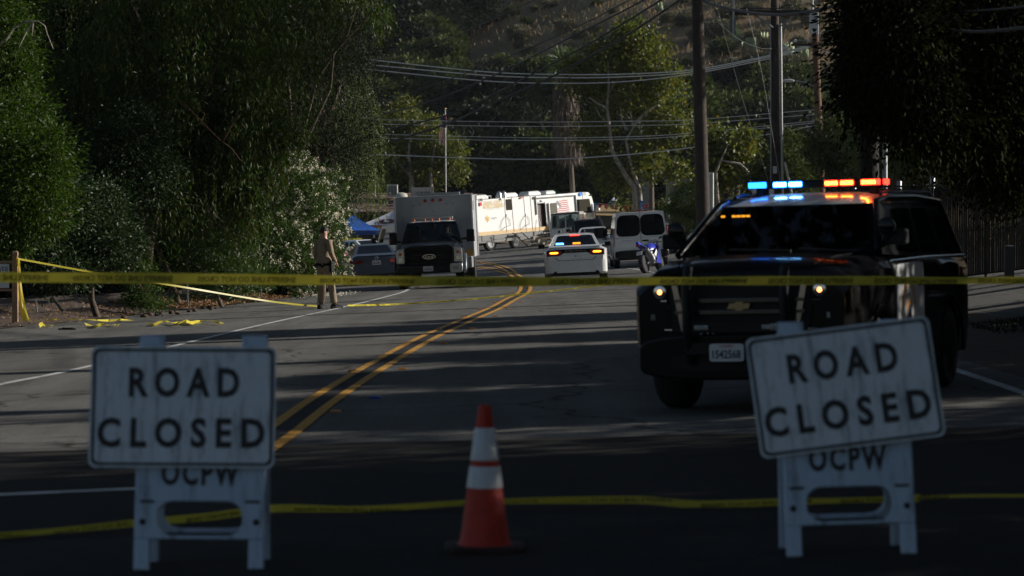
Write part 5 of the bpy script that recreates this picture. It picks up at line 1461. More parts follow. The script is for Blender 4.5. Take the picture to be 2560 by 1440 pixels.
# ---- command motorhome
def motorhome():
    t = thing('command_motorhome', 'long white sheriff command motorhome with open side door, parked across the far bend', 'motorhome')
    C0, u = Vector((-2.03, 178.0)), Vector((.682, .731))
    L_, hw = 11.2, 1.25
    nrm = Vector((.731, -.682))
    c = C0 + u * (L_ / 2) - nrm * hw
    place(t, c.x, c.y, u)
    Minv = t.matrix_basis.inverted() if False else (Matrix.Translation(t.location) @ t.rotation_euler.to_matrix().to_4x4()).inverted()
    def sd(px, py):
        """side-wall position (x, z) under a pixel"""
        k = px - 1280
        q = (k * 178 + 2.03 * FPX) / (FPX * .682 - k * .731)
        d = 178 + .731 * q
        p = Minv @ Vector((C0.x + u.x * q, d, CAM_H - (py - YH) / FPX * d))
        return p.x, p.z
    def sz(zx, zy): return sd(1180 + zx * .1285, 455 + zy * .1285)       # from the enlarged view
    def s4(zx, zy): return sd(1160 + zx * .2153, 430 + zy * .2153)
    white = mat('motorhome_white', (.78, .78, .78), .35, var=.03, vscale=1.5, coat=.4, dirt=((.55, .53, .49), .4, 3))
    tan = mat('tan_stripe', (.60, .40, .17), .5, var=.06)
    greyc = mat('skirt_grey', (.09, .09, .09), .5, var=.2, vscale=5)
    Y = -hw
    zt, zb = 3.24, .98
    xr, xf = -L_ / 2, 4.45
    d1 = (sz(690, 550), sz(810, 320)); dw = (sz(1325, 1060), sz(1460, 402))
    def uv(x, z): return (x - xr) / (xf - xr), (z - zb) / (zt - zb)
    holes = []
    for (a, b) in (d1, dw):
        u0, v0 = uv(*a); u1, v1 = uv(*b)
        holes.append((u0, max(.0, v0), u1, min(.96, v1), .06))
    W = MB()
    q = [Vector((xr, Y, zb)), Vector((xf, Y, zb)), Vector((xf, Y, zt)), Vector((xr, Y, zt))]
    loops = panel(W, q, holes)
    W.quad(Vector((xr, hw, zb)), Vector((xf, hw, zb)), Vector((xf, hw, zt)), Vector((xr, hw, zt)))
    W.quad(Vector((xr, -hw, zb)), Vector((xr, hw, zb)), Vector((xr, hw, zt)), Vector((xr, -hw, zt)))
    W.quad(Vector((xr, -hw, zb)), Vector((xf, -hw, zb)), Vector((xf, hw, zb)), Vector((xr, hw, zb)))
    W.quad(Vector((xr, -hw, zt)), Vector((xf, -hw, zt)), Vector((xf, hw, zt)), Vector((xr, hw, zt)))
    W.build('body', white, t, weld=True)
    cab = [(xf, zb), (xf, zt + .003), (5.1, zt - .02), (5.38, zt - .25), (5.62, 2.2), (5.75, 1.6), (5.72, zb)]
    MB().prism([Vector((x, -hw - .003, z)) for x, z in cab], (0, 2 * hw + .006, 0)).build('cab', white, t, bevel=.06, seg=3)
    pane('side_window', loops[0], DARKGLASS, t)
    # dark cabin behind the open door
    MB().box(((dw[0][0] + dw[1][0]) / 2, Y + .75, 1.9), (1.1, 1.1, 1.9)).build('cabin_interior', mat('mahogany_panel', (.045, .014, .010), .5, var=.3, vscale=6), t)
    # skirt with lockers
    MB().box(((xr + 5.6) / 2, 0, .74), (5.6 - xr - .1, 2 * hw - .12, .44)).build('skirt', greyc, t)
    for (a, b) in (((205, 1010), (365, 1150)), ((440, 990), (640, 1110)), ((1225, 950), (1320, 1060))):
        x0, z1 = sz(*a); x1, z0 = sz(*b)
        MB().box(((x0 + x1) / 2, Y + .045, (z0 + z1) / 2), (x1 - x0, .03, abs(z1 - z0) * .92)).build('locker_door', greyc, t, bevel=.015)
    # tan stripe
    x0, z0 = sz(165, 1000); x1, z1 = sz(1320, 935)
    MB().prism([Vector((xr + .02, Y - .002, zb + .01)), Vector((4.4, Y - .002, zb + .01)), Vector((4.4, Y - .002, zb + .24)), Vector((xr + .02, Y - .002, zb + .24))], (0, -.003, 0)).build('stripe', tan, t)
    def side_rect(name, a, b, m_, dep=.02, r=.08, parent=t, off=.0):
        (x0, z1), (x1, z0) = a, b
        return MB().prism(rect_xz(Y - .004 - off, x0, x1, min(z0, z1), max(z0, z1), r), (0, -dep, 0)).build(name, m_, parent)
    frame = mat('door_frame_grey', (.42, .42, .41), .5)
    def door_frame(a, b, name='door_frame'):
        (x0, z1), (x1, z0) = a, b
        o = MB().tube([(x0, Y - .012, z0), (x0, Y - .012, z1 - .08), (x0 + .06, Y - .012, z1), (x1 - .06, Y - .012, z1), (x1, Y - .012, z1 - .08), (x1, Y - .012, z0)], .011, 6).build(name, frame, t)
        return o
    door_frame(sz(660, 270), sz(830, 965)); door_frame(sz(1040, 258), sz(1195, 948)); door_frame(sz(1305, 390), sz(1475, 1065))
    for zx in (700, 1075):
        side_rect('door_handle', sz(zx - 14, 620), sz(zx + 14, 665), STEEL, .04)
    for pts in ([(660, 665), (600, 750), (565, 850), (575, 940), (670, 865)], [(690, 670), (745, 730), (755, 840), (690, 862)], [(1040, 650), (965, 770), (940, 870), (950, 935), (1045, 845)], [(1085, 655), (1130, 730), (1120, 830), (1050, 838)]):
        MB().tube([Vector((sz(*p)[0], Y - .05, sz(*p)[1])) for p in pts], .011, 5).build('grab_rail', BLACK, t, smooth=60)
    # entry door swung open
    x0, z1 = sz(1500, 400); x1, z0 = sz(1680, 1010)
    dl = MB().prism(rect_xz(Y - .06, x0, x1, z0, z1, .06), (0, -.05, 0)).build('entry_door', white, t, bevel=.01)
    a, b = sz(1522, 412), sz(1665, 655)
    MB().prism(rect_xz(Y - .112, a[0], b[0], b[1], a[1], .1), (0, -.01, 0)).build('door_window', mat('hazy_glass', (.10, .105, .10), .1, var=.2), dl)
    # lamps, vents, lettering
    side_rect('tail_lamp', sz(165, 395), sz(215, 462), mat('bright_red_lens', (.55, .02, .02), .2, coat=.6), .05, .2)
    side_rect('vent', sz(160, 312), sz(245, 375), mat('vent_white', (.5, .5, .48), .6), .02)
    side_rect('vent_slot', sz(172, 328), sz(235, 358), BLACK, .006, .1, t, .022)
    side_rect('tail_lamp', sz(80, 285), sz(108, 350), REDLENS, .03) if False else None
    for zx, zy, m_ in ((605, 325, STEEL), (985, 303, mat('red_lamp', (.5, .05, .03), .3)), (1395, 357, ALU)):
        a, b = sz(zx - 26, zy - 12), sz(zx + 26, zy + 12)
        side_rect('porch_lamp', a, b, m_, .09, .3)
    gold = mat('gold_lettering', (.66, .50, .25), .45, var=.12, vscale=20)
    def side_text(txt, a, b, m_, bold=.03, spacing=1.0):
        (x0, z1), (x1, z0) = a, b
        text_mesh('lettering', txt, m_, x1 - x0, abs(z1 - z0), t, ((x0 + x1) / 2, Y - .006, (z0 + z1) / 2), bold=bold, spacing=spacing)
    side_text('ORANGE COUNTY', sz(248, 372), sz(628, 414), gold); side_text('MOBILE COMMAND', sz(240, 435), sz(648, 490), gold, .05)
    side_text('C E N T E R', sz(310, 508), sz(575, 528), mat('pale_lettering', (.60, .59, .56), .5), 0)
    side_text('IN PARTNERSHIP', sz(385, 692), sz(512, 706), mat('grey_lettering', (.45, .45, .45), .5), 0); side_text('WITH', sz(425, 718), sz(465, 732), mat('grey_lettering', (.45, .45, .45), .5), 0)
    cx, cz = sz(318, 714); x1, z1 = sz(370, 632)
    MB().prism([Vector((cx + a * (x1 - cx), Y - .005, cz + b_ * (z1 - cz))) for a, b_ in star_pts(6, 1, .52)], (0, -.006, 0)).build('star_badge', mat('badge_gold', (.42, .28, .08), .4, .3, var=.4, vscale=9), t)
    MB().prism([Vector((cx + .34 * (x1 - cx) * math.cos(k * PI / 8), Y - .013, cz + .24 * (z1 - cz) * math.sin(k * PI / 8))) for k in range(16)], (0, -.003, 0)).build('badge_seal', mat('badge_seal', (.25, .28, .30), .5, var=.5, vscale=12), t)
    # waving flag graphic
    fl_r = mat('flag_red', (.48, .07, .09), .5)
    for k in range(7):
        top, bot = [], []
        for i in range(13):
            v = i / 12
            wv = 7 * math.sin(v * 10 + k * .35) + (1 - v) * 22
            zx = 1128 + v * (95 + k * 4) - k * 1.0 - (20 if k > 3 else 0) * (1 - v); zy = 318 + k * 23 + wv * .55
            x_, z_ = s4(zx, zy); _, z2 = s4(zx, zy + 11)
            top.append(Vector((x_, Y - .006, z_))); bot.append(Vector((x_, Y - .006, z2)))
        MB().prism(top + bot[::-1], (0, -.002, 0)).build('flag_stripe', fl_r, t)
    MB().prism([Vector((s4(*p)[0], Y - .006, s4(*p)[1])) for p in ((1086, 338), (1110, 330), (1128, 352), (1142, 378), (1140, 410), (1122, 392), (1100, 372))], (0, -.003, 0)).build('flag_canton', mat('flag_grey', (.22, .20, .24), .5, var=.6, vscale=14), t)
    # cab window, blue light, mirror
    pts = [s4(1330, 318), s4(1476, 308), s4(1502, 470), s4(1328, 470)]
    MB().prism([Vector((x, Y - .008, z)) for x, z in pts], (0, -.012, 0)).build('cab_window', DARKGLASS, t)
    side_rect('blue_light', s4(1357, 237), s4(1390, 274), mat('blue_lens', (.01, .16, .45), .2, coat=.6, emis=(.02, .25, .8), estr=.4), .07, .25)
    side_rect('vent', s4(1396, 238), s4(1440, 268), mat('vent_pale', (.5, .5, .48), .6), .02)
    MB().box((5.45, Y - .40, 2.05), (.14, .26, .42)).tube([(5.3, Y, 1.95), (5.45, Y - .3, 2.0)], .03, 6).build('wing_mirror', white, t, bevel=.03)
    # slide-out box with awning
    x0, z1 = s4(835, 250); x1, z0 = s4(1310, 470)
    MB().tube([Vector((x0, Y - .10, zt - .10)), Vector((x1, Y - .10, zt - .10))], .09, 10).build('awning', white, t, smooth=50)
    for zx in (845, 1310):
        a = s4(zx, 260)[0]
        MB().box((a, Y - .05, 2.6), (.06, .08, 1.15)).build('awning_arm', frame, t, bevel=.02)
    # roof gear
    def roof_at(px): return sd(px, 480)[0]
    for px, w_, hh in ((1232, 1.25, .32), (1307, 1.2, .32), (1365, 1.2, .32), (1405, .9, .28)):
        x = roof_at(px)
        MB().loft([[Vector((x + a * w_ / 2 * k, b_ * .45 * k + .0, zt + z)) for a, b_ in ((-1, -1), (1, -1), (1, 1), (-1, 1))] for k, z in ((1, .02), (1, .16), (.80, hh))]).build('air_conditioner', mat('ac_white', (.60, .60, .58), .45, var=.05), t, bevel=.05)
    for px in (1274, 1286): MB().lathe([(.16, 0), (.16, .30), (.10, .42), (.04, .46)], 12, Matrix.Translation((roof_at(px), -.5, zt))).build('antenna_dome', ALU, t, smooth=50)
    rr = MB(); xa, xb = roof_at(1185), roof_at(1236)
    for k in range(5): rr.cyl((xa + (xb - xa) * k / 4, -1.1, zt), (xa + (xb - xa) * k / 4, -1.1, zt + .2), .02, n=5)
    rr.tube([(xa, -1.1, zt + .2), (xb, -1.1, zt + .2)], .02, 5); rr.build('roof_rail', white, t)
    for k, yy in enumerate((-.95, -.45)):
        MB().tube([(xr - .06, yy, 1.3), (xr - .06, yy, zt + .2), (xr + .15, yy, zt + .34), (xr + .40, yy, zt + .34), (xr + .40, yy, zt)], .035, 6).build('ladder_rail', white, t, smooth=60)
    for k in range(6): MB().cyl((xr - .06, -.95, 1.5 + k * .3), (xr - .06, -.45, 1.5 + k * .3), .025, n=6).build('ladder_rung', white, t)
    MB().box((xr - .03, -hw + .12, 2.62), (.05, .14, .3)).build('tail_lamp', REDLENS, t, bevel=.02)
    MB().box((xr - .03, -hw + .12, 2.1), (.05, .14, .4)).build('tail_lamp_panel', BLACK, t, bevel=.02)
    o = MB().box((xr + .3, .3, zt + .5), (.05, .7, .45), Matrix.Rotation(R(30), 3, 'Y')).cyl((xr + .35, .3, zt), (xr + .35, .3, zt + .42), .03).build('solar_panel', DARKGLASS, t)
    # wheels and steps
    xw = sz(880, 1250)[0]; xw2 = sz(385, 1280)[0]
    for x in (xw, xw2, 4.3):
        for s_ in (1, -1): wheel(t, x, s_ * (hw - .2), .46, .28, STEEL, 8)
    blk = mat('step_black', (.02, .02, .022), .6)
    xs0 = sz(860, 1000)[0]
    st = MB()
    for k in range(4): st.box((xs0 + k * .12, Y - .25 - k * .25, .92 - k * .23), (.75, .26, .04))
    for dx in (-.4, .4): st.tube([(xs0 + dx, Y - .12, 1.0), (xs0 + dx + .36, Y - 1.05, .05)], .035, 6)
    st.build('folding_steps', blk, t)
    xs1 = (sz(1070, 1000)[0] + sz(1320, 1000)[0]) / 2
    for k in range(3):
        MB().box((xs1 - .05 + k * .14, Y - .30 - k * .27, (.66 - k * .22) / 2), (.8, .27, .66 - k * .22)).build('wooden_step', mat('tan_step', (.30, .26, .20), .8, var=.15), t)
    xs2 = (dw[0][0] + dw[1][0]) / 2
    for k in range(3): MB().box((xs2 + .1, Y - .2 - k * .25, .82 - k * .22), (.8, .26, .035)).build('entry_step', ALU if k == 0 else blk, t)
    MB().cyl((dw[0][0] - .05, Y - .5, 0), (dw[0][0] - .05, Y - .1, 1.75), .014).build('handrail', STEEL, t)
    MB().lathe([(.10, 0), (.10, .2), (.03, .25)], 10, Matrix.Translation((3.6, .4, zt))).build('green_beacon', mat('green_lens', (.02, .20, .10), .3), t)
    return t
motorhome()

# ---- motorcycles
def sport_bike():
    t = thing('sport_motorcycle', 'blue sport motorcycle leaning on its stand behind the patrol wagon', 'motorcycle')
    place(t, 4.72, 95.0, away(24))
    t.rotation_euler.rotate_axis('X', R(-9))
    blue = paint('blue_bike_paint', (.02, .03, .42), rough=.2)
    for x in (-.70, .70): wheel(t, x, .0001, .31, .17 if x < 0 else .12, STEEL, 5)
    # tank, tail, fairing
    MB().loft([[Vector((x, y * w, z + dz)) for y, dz in ((-1, 0), (-.9, .12), (-.45, .2), (.45, .2), (.9, .12), (1, 0))] for x, w, z in ((-.18, .10, .74), (-.05, .16, .76), (.15, .19, .80), (.32, .16, .80), (.40, .08, .78))]).build('fuel_tank', blue, t, smooth=60)
    MB().loft([[Vector((x, y * w, z + dz)) for y, dz in ((-1, 0), (-.7, .08), (.7, .08), (1, 0))] for x, w, z in ((-.12, .12, .74), (-.45, .13, .82), (-.78, .10, .93), (-.95, .05, .99))]).build('tail_fairing', blue, t, smooth=40)
    MB().loft([[Vector((x, y * w, z + dz)) for y, dz in ((-1, 0), (-.7, .05), (.7, .05), (1, 0))] for x, w, z in ((-.02, .12, .79), (-.3, .13, .81), (-.5, .10, .86))]).build('seat', BLACK, t, smooth=40)
    for s_ in (1, -1):
        MB().prism([Vector((x, s_ * .17, z)) for x, z in ((.02, .30), (.42, .25), (.55, .55), (.62, .82), (.48, .86), (.30, .62), (.12, .50))], (0, s_ * .03, 0)).build('side_fairing', blue, t, bevel=.012)
        MB().tube([(.42, s_ * .08, 1.0), (.36, s_ * .32, .98), (.30, s_ * .36, .97)], .016, 6).build('handlebar', BLACK, t)
        MB().tube([(.52, s_ * .10, .98), (.58, s_ * .24, 1.12)], .008, 5).ball((.58, s_ * .27, 1.13), (.025, .06, .035), 8, 5).build('mirror', BLACK, t)
        MB().tube([(.72, s_ * .09, .31), (.58, s_ * .09, .62), (.46, s_ * .08, .98)], .026, 8).build('fork', CHROME, t)
    MB().loft([[Vector((x, y * w, z + dz)) for y, dz in ((-1, -.1), (-.6, .1), (.6, .1), (1, -.1))] for x, w, z in ((.46, .20, .86), (.62, .18, .88), (.78, .08, .84))]).build('nose_fairing', blue, t, smooth=40)
    MB().loft([[Vector((x, y * w, z)) for y in (-1, -.4, .4, 1)] for x, w, z in ((.66, .13, .95), (.48, .15, 1.10))], closed=False).build('windscreen', GLASS, t)
    e = MB().box((.12, 0, .46), (.52, .28, .34)).box((.05, 0, .66), (.5, .16, .12)).build('engine', STEEL, t, bevel=.04)
    MB().tube([(-.02, -.17, .36), (-.30, -.19, .40), (-.36, -.2, .48), (-.70, -.2, .80)], [.03, .035, .06, .062], 12).build('exhaust', ALU, t, smooth=50)
    MB().tube([(-.02, .12, .44), (-.70, .12, .31)], .035, 8).tube([(-.02, -.12, .44), (-.70, -.12, .31)], .035, 8).build('swing_arm', ALU, t)
    MB().prism([Vector((-.88, -.10, .74)), Vector((-.88, .10, .74)), Vector((-.95, .10, .62)), Vector((-.95, -.10, .62))], (-.008, 0, 0)).build('licence_plate', PLATE, t)
    MB().box((-.93, 0, .93), (.03, .14, .05)).build('tail_lamp', REDLENS, t)
    MB().tube([(-.05, .14, .28), (-.12, .34, .0)], .014, 6).build('side_stand', STEEL, t)
    MB().prism([Vector((.0, .16, .60)), Vector((.28, .16, .78)), Vector((.34, .16, .68)), Vector((.1, .16, .48))], (0, -.33, 0)).build('frame_spar', ALU, t, bevel=.015)
sport_bike()
def police_bike():
    t = thing('patrol_motorcycle', 'patrol motorcycle with dark windscreen standing left of the passenger van', 'motorcycle')
    place(t, 3.55, 113.5, away(6))
    for x in (-.75, .75): wheel(t, x, .0001, .32, .15, STEEL, 6)
    MB().loft([[Vector((x, y * w, z + dz)) for y, dz in ((-1, 0), (-.8, .14), (.8, .14), (1, 0))] for x, w, z in ((-.2, .12, .74), (.1, .2, .80), (.4, .16, .84))]).build('fuel_tank', WHITE, t, smooth=60)
    MB().box((-.35, 0, .80), (.62, .34, .12)).build('seat', BLACK, t, bevel=.05)
    for s_ in (1, -1):
        MB().box((-.75, s_ * .34, .66), (.5, .22, .36)).build('saddle_bag', BLACK if s_ > 0 else ALU, t, bevel=.05)
        MB().tube([(.4, s_ * .1, 1.05), (.3, s_ * .42, 1.06)], .018, 6).build('handlebar', BLACK, t)
        MB().tube([(.35, s_ * .4, 1.06), (.38, s_ * .46, 1.2)], .01, 5).ball((.38, s_ * .48, 1.22), (.03, .08, .05), 8, 5).build('mirror', CHROME, t)
        MB().tube([(-.1, s_ * .2, .3), (-.9, s_ * .22, .34)], .05, 10).build('exhaust', CHROME, t, smooth=50)
        MB().tube([(.2, s_ * .26, .3), (.4, s_ * .32, .45), (.3, s_ * .3, .62)], .025, 6).build('crash_bar', CHROME, t, smooth=50)
    MB().loft([[Vector((x, y * w, z)) for y in (-1, -.5, .5, 1)] for x, w, z in ((.62, .22, 1.02), (.52, .25, 1.25), (.42, .20, 1.52))], closed=False).build('windscreen', DARKGLASS, t, smooth=60)
    MB().loft([[Vector((x, y * w, z + dz)) for y, dz in ((-1, -.12), (-.7, .12), (.7, .12), (1, -.12))] for x, w, z in ((.42, .28, .95), (.62, .26, .98), (.82, .14, .92))]).build('fairing', WHITE, t, smooth=40)
    MB().box((.05, 0, .48), (.6, .36, .42)).build('engine', CHROME, t, bevel=.06)
    MB().tube([(.78, .08, .32), (.55, .08, .95)], .03, 6).tube([(.78, -.08, .32), (.55, -.08, .95)], .03, 6).build('fork', CHROME, t)
    MB().box((-1.02, 0, .9), (.06, .12, .1)).build('tail_lamp', REDLENS, t)
police_bike()

# ---- people
TANCLOTH = mat('tan_uniform', (.245, .180, .118), .85, var=.12, vscale=7, bump=.35, bscale=16)
HAIR = mat('dark_hair', (.018, .014, .012), .7, var=.4, vscale=60)
NAVY = mat('navy_cloth', (.02, .022, .03), .85, var=.2, vscale=10)
GREENCLOTH = mat('green_uniform', (.05, .06, .035), .85, var=.2, vscale=10)
def officer():
    t = thing('person', 'officer in tan uniform and black duty belt standing with his back turned beside the oleander', 'person')
    place(t, -4.27, 65.2, away(42))
    V = [(0, 0, 1.00), (0, 0, 1.18), (.015, 0, 1.38), (.0, 0, 1.545), (.015, 0, 1.625), (.03, 0, 1.70), (.035, 0, 1.79), (.03, 0, 1.845),
         (0, .185, 1.52), (-.02, .275, 1.24), (.17, .20, 1.07), (0, -.185, 1.52), (-.03, -.285, 1.24), (.18, -.21, 1.06),
         (0, .10, .92), (.03, .12, .52), (-.03, .13, .10), (0, -.10, .92), (.07, -.14, .53), (.10, -.18, .10), (.0, .11, .30), (.09, -.165, .30), (.03, 0, 1.28), (0, .10, 1.545), (0, -.10, 1.545)]
    E = [(0, 1), (1, 22), (22, 2), (2, 3), (3, 4), (4, 5), (5, 6), (6, 7), (3, 23), (23, 8), (8, 9), (9, 10), (3, 24), (24, 11), (11, 12), (12, 13), (0, 14), (14, 15), (15, 20), (20, 16), (0, 17), (17, 18), (18, 21), (21, 19)]
    Rr = [(.155, .18), (.155, .175), (.165, .19), (.10, .12), (.062, .062), (.085, .078), (.095, .085), (.06, .055),
          .078, .066, .042, .078, .066, .042, .12, .092, .088, .12, .092, .088, .084, .084, (.165, .18), .075, .075]
    def pick(c):
        if c.z > 1.60 and abs(c.y) < .13: return 1
        if c.x > .14 and .95 < c.z < 1.10 and abs(c.y) > .1: return 1
        if c.z < 1.0: return 2
        return 0
    body = skin_mesh('body', V, E, Rr, [TANCLOTH, SKIN, mat('tan_trousers', (.23, .17, .112), .85, var=.12, vscale=7, bump=.3, bscale=14)], pick, t, 2)
    hand(t, (.185, .195, 1.06), (.7, -.5, -.45), (.5, .6, .5), SKIN); hand(t, (.195, -.205, 1.05), (.65, .45, -.5), (.5, -.6, .5), SKIN)
    head_bits(t, (.038, 0, 1.765), HAIR, 1.0, Vector((.85, -.5, 0)))
    MB().loft([[Vector((.165 * k * math.cos(a) + .0, .195 * k * math.sin(a), z)) for a in [2 * PI * i / 20 for i in range(20)]] for k, z in ((1.0, .985), (1.06, .99), (1.06, 1.045), (1.0, 1.05))]).build('belt', LEATHER, t, smooth=40)
    MB().box((.02, -.235, .93), (.11, .06, .20)).box((.03, -.24, 1.05), (.12, .05, .08)).build('holster', LEATHER, t, bevel=.02)
    for y, x in ((.17, .12), (.2, -.08), (-.17, .12), (-.1, -.17), (.06, -.18)): MB().box((x, y, 1.0), (.06, .05, .10)).build('belt_pouch', LEATHER, t, bevel=.012)
    for fx, fy, a in ((-.01, .135, .15), (.12, -.185, -.2)):
        MB().loft([[Vector((fx, fy, 0)) + Matrix.Rotation(a, 3, 'Z') @ Vector((x, y * w, z)) for y, z in ((-1, 0), (-1, h * .6), (-.5, h), (.5, h), (1, h * .6), (1, 0))] for x, w, h in ((-.10, .04, .09), (-.04, .05, .12), (.06, .05, .09), (.15, .048, .06), (.20, .025, .04))]).build('shoe', LEATHER, t, smooth=50)
    for s_ in (1, -1):
        pts = [(.0, s_ * .223, .95), (.03 + (.02 if s_ < 0 else 0), s_ * .222, .6), (.0 + (.07 if s_ < 0 else 0), s_ * .225, .3), (-.03 + (.13 if s_ < 0 else 0), s_ * .24, .06)]
        MB().tube(pts, .012, 5).build('trouser_stripe', NAVY, t)
    MB().loft([[Vector((.01 + .075 * k * math.cos(a), .075 * k * math.sin(a), z)) for a in [2 * PI * i / 14 for i in range(14)]] for k, z in ((1.25, 1.555), (1.1, 1.60), (.98, 1.615))]).build('collar', TANCLOTH, t, smooth=60)
officer()
def seated(label, parent_mat, loc, cloth, scale=1.0, hat=False, wave=None, hairm=HAIR, face=Vector((1, 0, 0)), standing=False):
    """person of whom the upper body shows"""
    t = thing('person', label, 'person')
    t.matrix_basis = parent_mat @ Matrix.Translation(loc) @ Matrix.Scale(scale, 4)
    V = [(0, 0, 0), (-.02, 0, .22), (-.02, 0, .42), (-.01, 0, .58), (.0, 0, .65), (.02, 0, .73), (.02, 0, .83), (.02, 0, .88), (-.01, .18, .55), (.04, .26, .30), (.26, .22, .26), (-.01, -.18, .55), (.04, -.26, .30), (.26, -.22, .26)]
    E = [(0, 1), (1, 2), (2, 3), (3, 4), (4, 5), (5, 6), (6, 7), (3, 8), (8, 9), (9, 10), (3, 11), (11, 12), (12, 13)]
    Rr = [(.15, .17), (.14, .17), (.15, .18), (.10, .12), .06, (.085, .075), (.09, .08), .055, .08, .06, .04, .08, .06, .04]
    if wave is not None:
        V[9] = wave[0]; V[10] = wave[1]
    b = len(V)
    if standing:
        V += [(0, .1, -.08), (.02, .11, -.48), (0, .12, -.92), (0, -.1, -.08), (.02, -.11, -.48), (0, -.12, -.92)]
    else:
        V += [(0, .1, -.03), (.42, .12, .0), (.45, .12, -.4), (0, -.1, -.03), (.42, -.12, .0), (.45, -.12, -.4)]
    E += [(0, b), (b, b + 1), (b + 1, b + 2), (0, b + 3), (b + 3, b + 4), (b + 4, b + 5)]
    Rr += [.10, .08, .06, .10, .08, .06]
    skin_mesh('body', V, E, Rr, [cloth, SKIN], lambda c: 1 if c.z > .64 and abs(c.y) < .12 else 0, t, 1)
    head_bits(t, (.025, 0, .79), hairm, 1.0, face)
    for i in (10, 13):
        p = Vector(V[i]); e = Vector(V[i - 1])
        hand(t, p, (p - e), Vector((0, 0, 1)) if abs((p - e).normalized().z) < .8 else Vector((1, 0, 0)), SKIN, curl=.2)
    if hat:
        MB().lathe([(.19, .0), (.19, .012), (.10, .02), (.10, .10), (.06, .13)], 18, Matrix.Translation((.02, 0, .86))).build('hat', NAVY, t, smooth=50)
    return t
def mat_of(o): return Matrix.Translation(o.location) @ o.rotation_euler.to_matrix().to_4x4()
MT = mat_of(TRUCK)
seated('driver at the box truck wheel, one hand raised out of the side window', MT, (1.42, .42, 1.02), GREENCLOTH, wave=((.30, .42, .42), (.78, .66, .46)))
seated('dim passenger beside the box truck driver', MT, (1.42, -.45, 1.02), NAVY)
MV = mat_of(VANROOT)
seated('dark figure in a brimmed hat standing beyond the white window van', MV, (4.2, -.42, 1.0), NAVY, hat=True, standing=True)
seated('dark figure without a hat standing beyond the white window van', MV, (4.6, .35, 1.0), NAVY, standing=True)
# ================================================================== STREET THINGS
WOODPOLE = mat('pole_wood', (.055, .038, .028), .9, vscale=3, col2=(.026, .019, .015), bump=.7, bscale=25)
WIREM = mat('dark_wire', (.02, .02, .022), .6)
WIREL = mat('bare_wire', (.62, .62, .60), .5, var=.05)
def pole(label, top, bot, d, r, m_=WOODPOLE):
    a, b = at(*bot, d), at(*top, d)
    dirv = (b - a) / (b.z - a.z)
    g0 = ground(a.x, a.y)
    base = a + dirv * (g0 - a.z)
    t = thing('utility_pole', label, 'pole', base)
    tip = dirv * (11.5)
    MB().tube([dirv * -.3, Vector((0, 0, 0)), dirv * 5, tip], [r * 1.1, r * 1.08, r, r * .8], 14).build('pole', m_, t, smooth=50)
    return t, base, dirv
p1, b1, v1 = pole('thick wooden utility pole rising just behind the patrol wagon', (1745, 60), (1756, 480), 95, .215)
for px in (1773, 1781):
    o = at(px, 545, 97); o.z = ground(o.x, o.y)
    q = at(px, 432, 97)
    tagit(MB().tube([o, q - Vector((0, 0, .05)), q], [.05, .05, .045], 10).build('white_pipe', mat('white_pipe', (.62, .62, .60), .4, var=.06), smooth=50), f'slim white pipe standing beside the thick wooden pole, {"left" if px < 1777 else "right"} of the pair', 'pipe', 'white pipes beside the wooden pole')
p2, b2, v2 = pole('utility pole with crossarm and white equipment box above the light bar', (1937, 60), (1939, 440), 120, .20)
def l2(px, py, dd=0.0): return at(px, py, 120 + dd) - b2
MB().box((l2(1823, 33) + l2(2026, 33)) / 2 + Vector((0, -.25, 0)), (3.42, .14, .22)).build('crossarm', WOODPOLE, p2, bevel=.01)
for a, b in (((1888, 40), (1932, 70)), ((1985, 40), (1945, 70))): MB().tube([l2(*a) + Vector((0, -.2, 0)), l2(*b) + Vector((0, -.2, 0))], .035, 6).build('brace', STEEL, p2)
o = MB().box(l2(2033, 58) + Vector((0, -.3, 0)), (.36, .24, 1.0)).build('equipment_box', mat('equipment_white', (.60, .61, .62), .5, var=.04), p2, bevel=.02)
MB().lathe([(.03, 0), (.03, .01)], 10, Matrix.Translation(l2(2035, 82) + Vector((0, -.42, 0))) @ Matrix.Rotation(R(90), 4, 'X')).build('green_dot', mat('green_dot', (.0, .22, .12), .5), o)
MB().cyl(l2(2029, 28) + Vector((0, -.3, 0)), l2(2029, -40) + Vector((0, -.3, 0)), .05).build('bracket', STEEL, p2)
MB().box(l2(1830, 66) + Vector((0, -.3, 0)), (.26, .16, .66)).build('equipment_box', mat('equipment_grey', (.14, .14, .13), .5), p2, bevel=.015)
MB().box(l2(1830, 66) + Vector((.02, -.4, 0)), (.06, .06, .7)).build('bracket', ALU, p2)
MB().cyl(l2(1832, 45) + Vector((0, -.3, 0)), l2(1832, -40) + Vector((0, -.3, 0)), .05).build('bracket', STEEL, p2)
MB().tube([l2(1847, 25) + Vector((0, -.3, .05)), l2(1860, 22) + Vector((0, -.3, 0)), l2(1950, 22) + Vector((0, -.3, 0)), l2(1968, 12) + Vector((0, -.3, 0)), l2(1978, 14) + Vector((0, -.3, 0)), l2(1982, 26) + Vector((0, -.3, 0))], .025, 6).build('cable', WIREM, p2)
MB().tube([l2(1947, 60) + Vector((.07, -.1, 0)), l2(1951, 470) + Vector((.07, -.1, 0)), l2(1952, 520) + Vector((.07, -.1, 0))], .05, 8).build('conduit', ALU, p2, smooth=50)
MB().tube([l2(1926, 60) + Vector((.0, -.1, 0)), l2(1927, 520) + Vector((.0, -.1, 0))], .03, 8).build('conduit', STEEL, p2, smooth=50)
MB().box(l2(1936, 425) + Vector((0, -.22, 0)), (.17, .01, .30)).build('notice', PLATE, p2)
